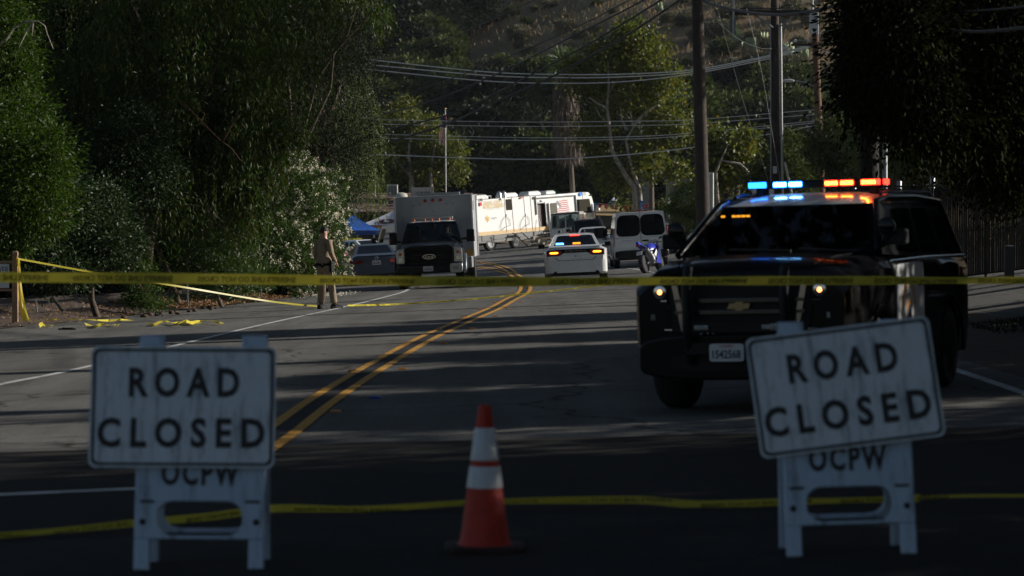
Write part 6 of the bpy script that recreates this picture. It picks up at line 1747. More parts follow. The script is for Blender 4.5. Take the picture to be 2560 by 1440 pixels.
p3, b3, v3 = pole('brown utility pole carrying two street lamps', (2040, 130), (2051, 430), 150, .21, mat('brown_pole_wood', (.16, .085, .045), .9, col2=(.08, .045, .028), vscale=3, bump=.6, bscale=25))
def l3(px, py): return at(px, py, 150) - b3
MB().tube([l3(2040, 112), l3(2020, 102), l3(1990, 101), l3(1972, 106), l3(1966, 114)], .035, 6).build('lamp_arm', ALU, p3, smooth=60)
MB().ball(l3(1957, 121), (.36, .16, .14), 10, 6).build('lamp_head', mat('lamp_grey', (.5, .5, .5), .4), p3, smooth=60)
MB().tube([l3(2045, 222), l3(2015, 206), l3(1990, 202)], .035, 6).build('lamp_arm', ALU, p3, smooth=60)
MB().ball(l3(1969, 202), (.38, .16, .10), 10, 6).build('lamp_head', mat('lamp_grey_b', (.5, .5, .5), .4), p3, smooth=60)
MB().box(l3(2040, 112), (2.6, .12, .14)).build('crossarm', WOODPOLE, p3)
for dx in (-1.1, -.4, .5, 1.1): MB().lathe([(.07, 0), (.09, .06), (.05, .16)], 8, Matrix.Translation(l3(2040, 108) + Vector((dx, 0, .05)))).build('insulator', mat('insulator_glass', (.6, .6, .58), .3), p3, smooth=50)
p4, b4, v4 = pole('black silhouetted utility pole behind the light bar and dark tree', (2172, 40), (2173, 430), 62.5, .205, mat('black_creosote', (.018, .014, .012), .95, var=.3, bump=.6, bscale=25))
q = at(2212, 300, 68); g = gz(q.x, 68)
tagit(MB().tube([g, Vector((q.x, 68, q.z + 1.2))], [.075, .06], 10).build('steel_post', STEEL, smooth=50), 'slim grey steel post right of the black utility pole', 'post')

def wire(label, pts, r, m_, group, name='utility_wire', n=8):
    P = [at(*p) for p in pts]
    S_ = smooth_path(P, n)
    return tagit(MB().tube(S_, r, 5, False).build(name, m_, smooth=80), label, 'wire', group)
for k, (pts, w) in enumerate([([(905, 147), (1210, 179), (1400, 186), (1560, 185), (1735, 174), (1925, 138), (2036, 110)], 'top'), ([(905, 160), (1210, 188), (1400, 194), (1560, 192), (1735, 179), (1925, 141), (2036, 112)], 'middle'), ([(905, 172), (1210, 202), (1400, 208), (1560, 204), (1735, 184), (1925, 146), (2036, 116)], 'bottom')]):
    wire(f'pale wire crossing the hill, {w} of the three sagging from the lamp pole', [(a, b, 175 - 25 * i / 6) for i, (a, b) in enumerate(pts)], .030, WIREL, 'three pale wires high across the hill')
for pts, w in [([(930, 299), (1300, 305), (1560, 303), (1735, 299), (2040, 274)], 'first from the top'), ([(930, 310), (1300, 316), (1560, 314), (1735, 309), (2040, 286)], 'second from the top'), ([(930, 335), (1300, 344), (1560, 342), (1735, 332), (2040, 302)], 'third from the top'), ([(930, 345), (1300, 351), (1560, 348), (1735, 338), (2045, 306)], 'fourth from the top'), ([(930, 386), (1280, 398), (1480, 393), (1735, 368), (2040, 314)], 'lowest and thickest')]:
    wire(f'thin wire above the motorhome roof, {w} of five', [(a, b, 172 - 22 * i / 4) for i, (a, b) in enumerate(pts)], .030 if 'lowest' in w else .018, WIREL, 'five thin wires above the motorhome')
for pts, r, w in [([(1745, -30), (1700, 0), (1567, 88), (1400, 182), (1233, 257), (1117, 310), (957, 360), (900, 374)], .045, 'lowest'), ([(1745, -58), (1653, 0), (1467, 113), (1287, 208), (1133, 283), (957, 327), (900, 340)], .038, 'second lowest'), ([(1745, -85), (1610, 0), (1400, 107), (1233, 190), (1067, 257), (963, 283), (900, 296)], .032, 'third lowest'), ([(1745, -110), (1573, 0), (1393, 90), (1187, 175), (1000, 240), (900, 270)], .024, 'fourth lowest'), ([(1745, -190), (1333, 0), (1220, 53), (1133, 90), (1017, 130), (900, 160)], .016, 'topmost')]:
    wire(f'dark wire slanting down leftward from the thick pole, {w}', [(a, b, 95 + 45 * i / (len(pts) - 1)) for i, (a, b) in enumerate(pts)], r, WIREM, 'dark wires slanting from the thick pole')
wire('dark cable bundle sagging between the thick pole and the black pole', [(1757, 3, 94), (1800, 17, 90), (1870, 31, 84), (1945, 37, 77), (2020, 30, 72), (2085, 14, 67), (2165, -20, 62)], .045, WIREM, 'cable bundles near the poles')
wire('dark cable bundle sagging rightward from the black pole', [(2160, 5, 62), (2230, 40, 57), (2320, 66, 52), (2420, 79, 47), (2500, 76, 43), (2620, 62, 38)], .028, WIREM, 'cable bundles near the poles')
wire('upper dark cable sagging rightward from the black pole', [(2170, -12, 62), (2260, 15, 57), (2360, 29, 52), (2460, 26, 47), (2620, 10, 40)], .018, WIREM, 'cable bundles near the poles')
wire('slack service wire from the thick pole to the boxed pole', [(1758, 10, 95), (1800, 60, 100), (1850, 100, 108), (1900, 120, 114), (1930, 122, 119)], .014, WIREM, 'service wires')
wire('guy wire slanting from above to behind the blue lights', [(1785, -10, 100), (1815, 100, 104), (1860, 260, 110), (1920, 450, 116)], .010, STEEL, 'guy wires')
wire('guy wire along the left of the boxed pole', [(1866, 20, 116), (1900, 160, 117), (1925, 300, 118), (1955, 480, 119)], .010, STEEL, 'guy wires')
wire('white guy guard leaning right of the boxed pole', [(1962, 405, 118), (1972, 450, 118), (1980, 490, 118)], .05, mat('guy_guard', (.5, .5, .48), .5), 'guy wires', 'guy_guard')
wire('wire running right from the lamp pole into the dark tree', [(2045, 125, 150), (2150, 150, 145), (2300, 200, 138), (2600, 230, 128)], .016, WIREL, 'service wires')

# ---- slatted chain-link fence
def fence():
    t = thing('slatted_fence', 'dark chain-link fence with vertical privacy slats behind the patrol wagon', 'fence', gz(9, 60))
    o0 = t.location.copy()
    x0, x1, y = 6.9, 13.2, 60.0
    def top(x): return .02 + (1.63 - (470 - YH) / FPX * 60) + (x - 7) * .01
    slm = mat('fence_slat', (.020, .018, .014), .6, var=.5, vscale=30)
    sl = MB(); sl2 = MB()
    x = x0
    while x < x1:
        z0, z1 = ground(x, y) + .08, top(x) - .04
        sl.box((x - o0.x, y - o0.y + rng.normal() * .006, (z0 + z1) / 2 - o0.z), (.044, .006, z1 - z0))
        x += .048
    so = sl.build('slat_mesh', slm, t); so['kind'] = 'stuff'
    for xx in np.arange(x0, x1 + .1, 1.55):
        MB().cyl((xx - o0.x, .04, ground(xx, y) - .2 - o0.z), (xx - o0.x, .04, top(xx) + .04 - o0.z), .032, n=10).build('fence_post', BLACK, t, smooth=50)
    for f in (0.0, .5, 1.0):
        MB().tube([(x0 - o0.x, .03, (ground(x0, y) + .1) * (1 - f) + top(x0) * f - o0.z), (x1 - o0.x, .03, (ground(x1, y) + .1) * (1 - f) + top(x1) * f - o0.z)], .022, 6).build('rail', BLACK, t)
    # wire mesh diamonds
    g_ = MB(); n = 0
    for k in range(-40, 130):
        a0 = x0 + k * .085
        for sgn in (1, -1):
            a = a0; b = a0 + sgn * 1.85
            lo, hi = max(x0, min(a, b)), min(x1, max(a, b))
            if hi <= lo: continue
            def zz(xx): f = (xx - a) / (b - a); return (ground(xx, y) + .08) * (1 - f) + top(xx) * f
            g_.tube([(lo - o0.x, -.012, zz(lo) - o0.z), (hi - o0.x, -.012, zz(hi) - o0.z)], .003, 3, False)
    go = g_.build('chain_mesh', mat('black_wire_mesh', (.03, .03, .03), .5, .5), t, normals=False); go['kind'] = 'stuff'
    return t
fence()
def post(name, label, px, py0, py1, d, r, m_, square=False, cat='post', group=None):
    a, b = at(px, py1, d), at(px, py0, d)
    g = ground(a.x, a.y)
    mb = MB()
    if square: mb.box((0, 0, (b.z - g) / 2), (2 * r, 2 * r, b.z - g)).loft([[Vector((x * k, y * k, b.z - g + z)) for x, y in ((-r, -r), (r, -r), (r, r), (-r, r))] for k, z in ((1.06, .002), (1.06, .02), (.6, .04))])
    else: mb.tube([(0, 0, -.1), (0, 0, b.z - g - .02), (0, 0, b.z - g)], [r, r, r * .8], 12)
    o = mb.build(name, m_, smooth=40)
    o.location = (a.x, a.y, g)
    return tagit(o, label, cat, group)
post('square_post', 'dark square post in front of the slatted fence at right', 2523, 618, 692, 57, .085, mat('dark_post', (.035, .038, .045), .6, var=.15), True)
for px, py, w in ((2248, 452, 'left'), (2331, 440, 'middle'), (2410, 445, 'thin')):
    post('steel_post', f'round grey steel post rising behind the slatted fence, the {w} one', px, py, 475, 66, .06 if w != 'thin' else .022, STEEL, group='steel posts behind the slatted fence')
post('steel_post', 'short pale post peeping over the light bar left of the black pole', 2136, 448, 480, 75, .045, ALU)

# ---- road closed barricades
SIGNW = mat('sign_white', (.72, .78, .86), .5, var=.05, vscale=8, dirt=((.10, .11, .13), .85, 6, (3.2, 1, .55)))
PLAST = mat('barricade_plastic', (.50, .62, .78), .55, var=.06, vscale=9, dirt=((.14, .17, .21), .8, 8, (2.6, 1, .5)))
SIGNK = mat('sign_black', (.012, .012, .014), .5, var=.2, dirt=((.12, .12, .13), .4, 22))
def barricade(label, x, y, dz, roll_sign, roll, sx, sz_):
    t = thing('sign_barricade', label, 'barricade', (x, y, ground(x, y) + dz), rot=(0, roll, 0))
    W_, Hh = .638, 1.16
    def leaf(name, back):
        """moulded A-frame leaf with a hand opening, feet and top tabs"""
        s_ = -1 if not back else 1
        lean = R(9.5) * s_
        F = MB()
        h0, h1, v0, v1 = -W_ / 2, W_ / 2, .15, 1.075
        rings = []
        q = [Vector((h0, 0, v0)), Vector((h1, 0, v0)), Vector((h1, 0, v1)), Vector((h0, 0, v1))]
        for y_ in (-.022, .022):
            qq = [p + Vector((0, y_, 0)) for p in q]
            hl = panel(F, qq, [(.17, (.165 - 0) / (v1 - v0) * 0 + .02, .83, .20, .42, .45)], 5)[0]
            rings.append(hl)
        n = len(rings[0])
        for i in range(n): F.quad(rings[0][i], rings[0][(i + 1) % n], rings[1][(i + 1) % n], rings[1][i])
        for a, b in ((0, 1), (1, 2), (2, 3), (3, 0)):
            F.quad(q[a] + Vector((0, -.022, 0)), q[b] + Vector((0, -.022, 0)), q[b] + Vector((0, .022, 0)), q[a] + Vector((0, .022, 0)))
        o = F.build(name, PLAST, t, weld=True, bevel=.008)
        o.rotation_euler = (lean, 0, 0)
        o.location = (0, s_ * .19, 0)
        for sx_ in (-1, 1):
            MB().box((sx_ * (W_ / 2 - .038), 0, .075), (.076, .042, .152)).build('foot', PLAST, o, bevel=.006)
            MB().box((sx_ * (W_ / 2 - .065), 0, 1.115), (.125, .044, .085)).box((sx_ * (W_ / 2 - .065), -.024, 1.112), (.07, .006, .012)).build('top_tab', PLAST, o, bevel=.006)
            MB().lathe([(.014, 0), (.016, .006), (.006, .012)], 12, Matrix.Translation((sx_ * (W_ / 2 - .04), -.022, .235)) @ Matrix.Rotation(R(90), 4, 'X')).build('rivet', SIGNK, o)
            MB().box((sx_ * (W_ / 2 - .06), -.026, .335), (.07, .008, .012)).build('moulded_slot', SIGNK, o)
        return o
    fr = leaf('front_leaf', False)
    leaf('rear_leaf', True)
    text_mesh('stencil_lettering', 'OCPW', SIGNK, .385, .125, fr, (.0, -.0235, .475), bold=.04, spacing=1.25)
    for dx in (-.10, .07): MB().lathe([(.022, 0), (.022, .012)], 12, Matrix.Translation((dx, -.01, 1.085)) @ Matrix.Rotation(R(90), 4, 'X')).build('hinge_lug', PLAST, fr)
    # sign plate
    sp = MB().prism([Vector((a, 0, b)) for a, b in hole_loop((-.457, -.30, .457, .30, .06, .66), 5)], (0, -.006, 0)).build('sign_plate', SIGNW, t)
    sp.location = (sx, -.205 + .10, sz_); sp.rotation_euler = (R(9.5) * -1, roll_sign, 0)
    outer = hole_loop((-.446, -.289, .446, .289, .055, .66), 5); inner = hole_loop((-.432, -.275, .432, .275, .05, .66), 5)
    B = MB(); n = len(outer)
    for i in range(n):
        j = (i + 1) % n
        B.quad(Vector((outer[i][0], -.0085, outer[i][1])), Vector((outer[j][0], -.0085, outer[j][1])), Vector((inner[j][0], -.0085, inner[j][1])), Vector((inner[i][0], -.0085, inner[i][1])))
    B.build('sign_border', SIGNK, sp)
    text_mesh('lettering', 'ROAD', SIGNK, .545, .150, sp, (.005, -.0085, .122), bold=.034, spacing=1.5)
    text_mesh('lettering', 'CLOSED', SIGNK, .825, .150, sp, (-.005, -.0085, -.128), bold=.034, spacing=1.5)
    return t
barricade('white A-frame barricade with a level ROAD CLOSED sign at left', (507 - 1280) / 503, 14.14, 0.0, 0, R(.3), -.092, .795)
barricade('white A-frame barricade with a crooked ROAD CLOSED sign before the patrol wagon', (2118 - 1280) / 503, 14.14, 0.0, -R(5.7), -R(1.6), .0, .82)

# ---- traffic cone
def cone():
    t = thing('traffic_cone', 'orange traffic cone with two white bands on the centre of the road', 'cone', gz(-.139, 14.5))
    orange = mat('cone_orange', (.50, .032, .014), .6, var=.12, vscale=12, dirt=((.22, .03, .02), .5, 10))
    MB().loft([[Vector((x * .205 * k, y * .205 * k, z)) for x, y in ((-1, -.75), (-.75, -1), (.75, -1), (1, -.75), (1, .75), (.75, 1), (-.75, 1), (-1, .75))] for k, z in ((1, 0), (1, .03), (.95, .036))]).build('base', mat('cone_base', (.03, .014, .01), .8, var=.3), t, bevel=.006)
    def r(z): return .031 + (.742 - z) / .742 * .104
    MB().lathe([(r(.03) + .012, .032), (r(.06), .06), (r(.35), .35), (r(.742), .742), (r(.742) - .008, .745), (.015, .745)], 28).build('body', orange, t, smooth=50)
    band = mat('reflective_white', (.66, .68, .70), .35, var=.05, vscale=14, dirt=((.35, .36, .38), .5, 14))
    for z0, z1 in ((.325, .435), (.465, .63)):
        MB().lathe([(r(z0) + .0015, z0), (r(z0) + .004, z0 + .002), (r(z1) + .004, z1 - .002), (r(z1) + .0015, z1)], 28).build('reflective_band', band, t, smooth=50)
cone()

# ---- yellow tape
TAPE = mat('yellow_tape', (.62, .50, .035), .4, var=.06, vscale=3)
def _tape_mat():
    m = bpy.data.materials.new('thin_yellow_tape'); m.use_nodes = True
    nt = m.node_tree; N = nt.nodes; L = nt.links
    p = N['Principled BSDF']; p.inputs['Roughness'].default_value = .38; p.inputs['Base Color'].default_value = (.62, .50, .03, 1)
    tc = N.new('ShaderNodeTexCoord'); no = N.new('ShaderNodeTexNoise'); no.inputs['Scale'].default_value = 4
    L.new(tc.outputs['Object'], no.inputs['Vector'])
    cr = N.new('ShaderNodeValToRGB'); cr.color_ramp.elements[0].color = (.66, .54, .04, 1); cr.color_ramp.elements[1].color = (.82, .72, .12, 1)
    L.new(no.outputs['Fac'], cr.inputs['Fac']); L.new(cr.outputs['Color'], p.inputs['Base Color'])
    t = N.new('ShaderNodeBsdfTranslucent'); L.new(cr.outputs['Color'], t.inputs['Color'])
    mx = N.new('ShaderNodeMixShader'); mx.inputs['Fac'].default_value = .55
    L.new(p.outputs['BSDF'], mx.inputs[1]); L.new(t.outputs['BSDF'], mx.inputs[2]); L.new(mx.outputs['Shader'], N['Material Output'].inputs['Surface'])
    return m
TAPE = _tape_mat()
TAPEK = mat('tape_print', (.10, .09, .02), .5)
def ribbon(name, label, pts, width, tilt=lambda u: 0.0, n=10, cat='tape', group=None, parent=None):
    """tape along points; tilt turns its face about its own line"""
    S_ = smooth_path([Vector(p) for p in pts], n)
    V, Q = [], []
    for i, p in enumerate(S_):
        tn = (S_[min(i + 1, len(S_) - 1)] - S_[max(i - 1, 0)]).normalized()
        side = Vector((0, 0, 1)); side = (side - tn * side.dot(tn))
        if side.length < .05: side = Vector((1, 0, 0))
        side.normalize()
        side = Quaternion(tn, tilt(i / (len(S_) - 1))) @ side
        V += [p - side * width / 2, p + side * width / 2]
    for i in range(len(S_) - 1): Q.append((2 * i, 2 * i + 2, 2 * i + 3, 2 * i + 1))
    o = raw_mesh(name, np.array([tuple(v) for v in V]), np.array(Q), TAPE, parent)
    if label: tagit(o, label, cat, group)
    return o, S_
def tape_print(o, S_, width, tilt, period, off, phrase="SHERIFF'S LINE DO NOT CROSS", mirror=True):
    acc = [0.0]
    for a, b in zip(S_, S_[1:]): acc.append(acc[-1] + (b - a).length)
    tot = acc[-1]; k = 0
    proto = None
    pos = off
    while pos < tot - period * .5:
        mid = pos + period * .42
        i = max(0, min(len(S_) - 2, next((j for j in range(len(acc) - 1) if acc[j + 1] >= mid), len(S_) - 2)))
        f = (mid - acc[i]) / max(1e-6, acc[i + 1] - acc[i])
        p = S_[i].lerp(S_[i + 1], f)
        tn = (S_[i + 1] - S_[i]).normalized()
        if proto is None:
            proto = text_mesh('lettering', phrase, TAPEK, period * .8, width * .55, o, mirror=mirror, bold=.02); c = proto
        else:
            c = proto.copy(); COL.objects.link(c)
        up = Vector((0, 0, 1)); up = (up - tn * up.dot(tn)).normalized(); up = Quaternion(tn, tilt(mid / tot)) @ up
        M_ = Matrix((tn, up.cross(tn), up)).transposed()
        c.location = p - (up.cross(tn)) * .0025; c.rotation_euler = M_.to_euler()
        pos += period; k += 1
tl = lambda u: R(12) + R(30) * u + R(9) * math.sin(u * 23) + R(5) * math.sin(u * 61)
mt, S_ = ribbon('barrier_tape', 'yellow barrier tape stretched across the whole picture in front of the patrol wagon', [at(-260, 692, 19.3), at(300, 695, 19.7), at(900, 701, 20.1), at(1280, 704, 20.5), at(1800, 702, 21.0), at(2300, 701, 21.5), at(2850, 700, 22.0)], .076, tl, 14)
tape_print(mt, S_, .076, tl, .86, .32)
low = [on_ground(x, y) + Vector((0, 0, z)) for x, y, z in [(-260, 1372, .03), (0, 1350, .025), (200, 1335, .03), (340, 1325, .04), (520, 1305, .03), (690, 1286, .035), (900, 1282, .02), (1150, 1275, .04), (1290, 1274, .05), (1450, 1272, .05), (1610, 1272, .05), (1750, 1270, .02), (1950, 1268, .03), (2120, 1264, .03), (2230, 1261, .03), (2300, 1258, .03)]]
tl2 = lambda u: R(22) * math.sin(u * 16) + R(20)
lt, S_ = ribbon('barrier_tape', 'yellow barrier tape lying low across the asphalt behind the cone', low, .045, tl2, 8)
tape_print(lt, S_, .045, tl2, .8, .1)
ribbon('barrier_tape', 'pale edge-on strip of tape on the asphalt right of the crooked sign', [on_ground(2302, 1257) + Vector((0, 0, .03)), on_ground(2420, 1255) + Vector((0, 0, .035)), on_ground(2700, 1252) + Vector((0, 0, .03))], .018, lambda u: 0)
g1 = on_ground(800, 768)
tl3 = lambda u: R(20) * math.sin(u * 9)
st_, S_ = ribbon('barrier_tape', 'sagging yellow tape from the wooden sign post to the asphalt at the officer', [at(40, 646, 57.2), at(250, 684, 59), at(460, 718, 61.2), at(640, 748, 63), at(740, 761, 64.3), g1 + Vector((0, 0, .02))], .038, tl3, 10)
tl4 = lambda u: R(35)
st_, S_ = ribbon('barrier_tape', 'thin yellow tape rising from the asphalt past the double line toward the patrol wagon', [on_ground(870, 766) + Vector((0, 0, .02)), at(1000, 760, 65), at(1200, 746, 66.5), at(1400, 725, 68.5), at(1560, 708, 70), at(1800, 690, 72)], .045, tl4, 10)
tape_print(st_, S_, .045, tl4, .86, .3)
# strips of tape crumpled on the asphalt by the post
def crumple(label, px0, px1, py, amp, n, w=.07):
    pts = []
    for i in range(n):
        u = i / (n - 1)
        g = on_ground(px0 + (px1 - px0) * u, py + rng.normal() * 1.5)
        pts.append(g + Vector((rng.normal() * .03, rng.normal() * .12, .03 + abs(rng.normal()) * amp)))
    ph = rng.random() * 6
    ribbon('crumpled_tape', label, pts, w, lambda u: R(70) + .8 * math.sin(u * n * .5 + ph), 5, group='crumpled yellow tape on the asphalt')
crumple('crumpled yellow tape heaped at the foot of the wooden sign post', -60, 70, 808, .05, 16)
crumple('crumpled yellow tape running right from the post foot along the dirt edge', 60, 150, 806, .03, 12)
crumple('loose end of yellow tape along the dirt edge', 150, 335, 804, .012, 12, .05)
crumple('short piece of yellow tape nearest the camera by the dirt', 98, 134, 820, .03, 7)
crumple('flat piece of yellow tape lying between the longer pieces', 212, 298, 816, .015, 9)
crumple('long piece of yellow tape ending in a peak, right of the others', 370, 556, 812, .03, 15)
tagit(MB().box((0, 0, .015), (.34, .05, .03)).loft([[Vector((x, y, .03 + z)) for x, y in ((-.1, -.02), (.12, -.02), (.12, .02), (-.1, .02))] for z in (0, .012)]).build('wood_scrap', mat('dark_wood', (.03, .022, .017), .9)), 'dark scrap of wood lying on the asphalt edge', 'scrap').location = on_ground(168, 825) + Vector((0, 0, .004))

# ---- wooden sign post at the left edge
def wood_sign():
    wood = mat('raw_timber', (.36, .22, .13), .8, vscale=4, col2=(.27, .155, .09), bump=.3, bscale=20, detail=7)
    d = 57.0
    b = at(38, 805, d)
    t = thing('wooden_sign', 'raw timber sign post with white board cut by the left edge', 'sign', (b.x, b.y, b.z))
    hh = (805 - 628) / FPX * d
    MB().box((0, 0, hh * .46), (.115, .115, hh * .92), taper=.98).loft([[Vector((x * k, y * k, hh * .92 + z)) for x, y in ((-.057, -.057), (.057, -.057), (.057, .057), (-.057, .057))] for k, z in ((.82, 0), (.82, .02), (1, .03), (1, .09), (.5, .12))]).build('post', wood, t, bevel=.006)
    zc = (805 - 655) / FPX * d
    MB().box((-.95, 0, zc), (1.8, .06, .05)).build('crosspiece', wood, t, bevel=.005)
    MB().box((-.95, 0, zc - .56), (1.8, .06, .05)).build('crosspiece', wood, t, bevel=.005)
    MB().box((-1.80, 0, hh * .45), (.10, .10, hh * .9)).build('post', wood, t, bevel=.006)
    bo = MB().box((-.93, -.01, zc - .28), (1.62, .02, .48)).build('sign_board', mat('board_white', (.62, .64, .66), .5, var=.04), t)
    text_mesh('lettering', 'WER', mat('board_blue', (.03, .05, .12), .5), .26, .13, bo, (-.26, -.0215, zc - .16), bold=.0)
    for k in range(4):
        pts = [Vector((.05 + .01 * k, -.07, hh * .9)), Vector((.07 + .012 * k, -.08, hh * .7)), Vector((.09 + .02 * k, -.09, hh * .4)), Vector((.16 + .03 * k, -.1, .15)), Vector((.2 + .05 * k, -.14, .02))]
        o, _ = ribbon('tape_tail', None, pts, .045, lambda u, k=k: 1.2 * math.sin(u * 5 + k), 6, parent=t)
wood_sign()
# stakes and broken boards on the dirt
def stick(name, label, p0, p1, d, r, m_, cat):
    a, b = at(*p0, d), at(*p1, d)
    return tagit(MB().tube([a, a.lerp(b, .5), b], [r, r, r * .9], 4).build(name, m_), label, cat)
stick('metal_stake', 'thin metal stake standing in the dirt right of the wooden sign', (92, 782), (89, 748), 59, .02, STEEL, 'stake')
stick('metal_stake', 'grey metal stake at the dirt edge under the sagging tape', (470, 766), (468, 706), 63, .022, STEEL, 'stake')
stick('metal_stake', 'short grey metal stake in front of the oleander', (653, 745), (652, 712), 70, .018, STEEL, 'stake')
stick('broken_board', 'dark leaning board slanting down to the dirt', (157, 778), (130, 742), 59, .035, mat('grey_board', (.10, .085, .07), .9), 'board')
stick('broken_board', 'pale splintered stick lying on the dirt at the leaning board', (157, 777), (180, 764), 59, .018, mat('pale_stick', (.55, .45, .38), .8), 'board')
# stones along the dirt edge
for k in range(26):
    px = rng.uniform(300, 560); py = ip(px, [(0, 800), (300, 796), (420, 786), (560, 768)]) + rng.normal() * 3
    g = on_ground(px, py); r_ = rng.uniform(.03, .09)
    b = MB(); b.ball((0, 0, r_ * .35), (r_ * rng.uniform(.8, 1.3), r_, r_ * .6), 7, 5)
    b.v = [tuple(np.array(v) * rng.uniform(.88, 1.12)) for v in b.v]
    o = b.build('stone', DIRT if k % 3 else STEEL if False else DIRT, smooth=70); o.location = g
    tagit(o, 'small dirt-coloured stone along the edge of the dirt bank', 'stone', 'stones along the dirt edge')

# ---- far signs
def tee_sign():
    d = 112
    c = at(1908, 478, d)
    t = thing('road_sign', 'white rectangular road sign half hidden by the blue lights', 'sign', (c.x, c.y, ground(c.x, c.y)))
    zc = c.z - ground(c.x, c.y)
    MB().cyl((0, .05, 0), (0, .05, zc + .3), .03).build('post', STEEL, t)
    bd = MB().prism([Vector((a, 0, zc + b)) for a, b in hole_loop((-.43, -.36, .43, .36, .06), 4)], (0, -.01, 0)).build('sign_plate', PLATE, t)
    B = MB()
    for a in ((-.40, -.33, .40, -.315), (-.40, .315, .40, .33), (-.40, -.33, -.385, .33), (.385, -.33, .40, .33)): B.box(((a[0] + a[2]) / 2, -.012, zc + (a[1] + a[3]) / 2), (a[2] - a[0], .003, a[3] - a[1]))
    B.build('sign_border', SIGNK, bd)
    text_mesh('lettering', 'T', SIGNK, .12, .20, bd, (-.26, -.013, zc + .12)); text_mesh('lettering', 'RO', SIGNK, .26, .20, bd, (-.2, -.013, zc - .17))
tee_sign()
def access_sign(label, px0, px1, py0, py1, d):
    c = at((px0 + px1) / 2, (py0 + py1) / 2, d); g = ground(c.x, c.y)
    w_, h_ = (px1 - px0) / FPX * d, (py1 - py0) / FPX * d
    t = thing('parking_sign', label, 'sign', (c.x, c.y, g), group='blue accessible parking signs')
    zc = c.z - g
    MB().cyl((0, .05, 0), (0, .05, zc + h_ / 2), .03).build('post', STEEL, t)
    bd = MB().prism([Vector((a, 0, zc + b)) for a, b in hole_loop((-w_ / 2, -h_ / 2, w_ / 2, h_ / 2, .05), 3)], (0, -.01, 0)).build('sign_plate', mat('sign_blue', (.02, .10, .34), .4), t)
    wm = mat('symbol_white', (.7, .7, .7), .5)
    s_ = MB()
    z0 = zc + h_ * .22; k = w_ * .34
    for i in range(10):
        a0, a1 = R(150 + i * 24), R(150 + (i + 1) * 24)
        s_.quad(Vector((k * math.cos(a0), -.012, z0 - k * .3 + k * math.sin(a0))), Vector((k * math.cos(a1), -.012, z0 - k * .3 + k * math.sin(a1))), Vector((k * .72 * math.cos(a1), -.012, z0 - k * .3 + k * .72 * math.sin(a1))), Vector((k * .72 * math.cos(a0), -.012, z0 - k * .3 + k * .72 * math.sin(a0))))
    s_.box((-.05 * k, -.012, z0 + k * .5), (k * .3, .003, k * .9)).box((k * .25, -.012, z0 + k * .1), (k * .8, .003, k * .22)).ball((-.05 * k, -.012, z0 + k * 1.2), (k * .22, .004, k * .22), 8, 5)
    s_.build('wheelchair_symbol', wm, bd)
    for j in range(3): MB().box((0, -.0125, zc - h_ * (.12 + j * .12)), (w_ * .7, .003, h_ * .05)).build('sign_text_line', wm, bd)
access_sign('blue accessible parking sign beside the motorhome nose', 1484, 1494, 507, 530, 186)
access_sign('blue accessible parking sign above the passenger van', 1599, 1609, 502, 524, 150)

# ---- bunting between posts
def bunting():
    t = thing('bunting', 'string of red pennants hung across behind the vans', 'bunting', (0, 0, 0))
    pts = [at(1494, 508, 184), at(1520, 511, 184), at(1560, 513, 184), at(1600, 512, 184), at(1640, 506, 184), at(1672, 497, 184)]
    S_ = smooth_path(pts, 12)
    MB().tube(S_, .015, 4).build('cord', mat('cord_white', (.6, .6, .58), .8), t)
    red = mat('pennant_red', (.48, .03, .035), .7, var=.2, vscale=4)
    wm = mat('pennant_mark', (.62, .55, .52), .7)
    for px in (1502, 1515, 1529, 1543, 1556, 1570, 1581, 1612, 1622, 1634, 1647, 1659):
        s = min(S_, key=lambda p: abs(to_px(*p)[0] - px))
        tw = rng.normal() * .3
        ax = Vector((math.cos(tw), math.sin(tw), 0)); sl = Vector((rng.normal() * .06, 0, 0))
        p_ = MB().prism([s - ax * .12, s + ax * .12, s + ax * .11 + sl + Vector((0, 0, -.22)), s + sl + Vector((0, 0, -.29)), s - ax * .11 + sl + Vector((0, 0, -.22))], Vector((0, .006, 0))).build('pennant', red, t)
        MB().ball(s + sl + Vector((0, -.006, -.15)), (.045, .004, .05), 6, 4).build('printed_mark', wm, p_)
bunting()
post('bunting_post', 'slim pale post holding the right end of the red pennants', 1672, 496, 540, 184, .035, ALU)
# tan shade sail behind
def shade_sail():
    pts = [at(1488, 515, 190), at(1560, 513, 190), at(1565, 540, 182), at(1490, 538, 182)]
    o = MB().prism(pts, Vector((0, .3, .05))).build('shade_awning', mat('tan_canvas', (.30, .20, .08), .8, var=.12, vscale=3))
    tagit(o, 'tan canvas awning hanging below the red pennants', 'awning')
    for px in (1492, 1562):
        post('awning_post', f'dark post under the {"left" if px < 1500 else "right"} end of the tan awning', px, 530, 560, 186, .05, BLACK)
shade_sail()
tagit(MB().tube([at(1524, 504, 205), at(1530, 510, 205), at(1536, 513, 205)], [.45, .5, .48], 14).build('metal_tank', mat('tank_grey', (.40, .44, .47), .5, var=.1), smooth=50), 'pale blue-grey tank lying on the slope above the pennants', 'tank')
for px, py, d, s_, w in ((1612, 478, 200, (1.2, .6, 2.2), 'pale boxy cabinet behind the sycamore trunks'), (1695, 470, 185, (1.5, 1.2, .9), 'grey shed roof showing through the leaves')):
    c = at(px, py, d); g = ground(c.x, c.y)
    hh = c.z - g + s_[2] / 2
    tagit(MB().box((0, 0, hh / 2), (s_[0], s_[1], hh)).box((0, 0, hh + .06), (s_[0] * 1.12, s_[1] * 1.12, .1)).build('shed', mat('shed_grey', (.20, .20, .19), .8, var=.15), bevel=.02), w, 'shed').location = (c.x, c.y, g)

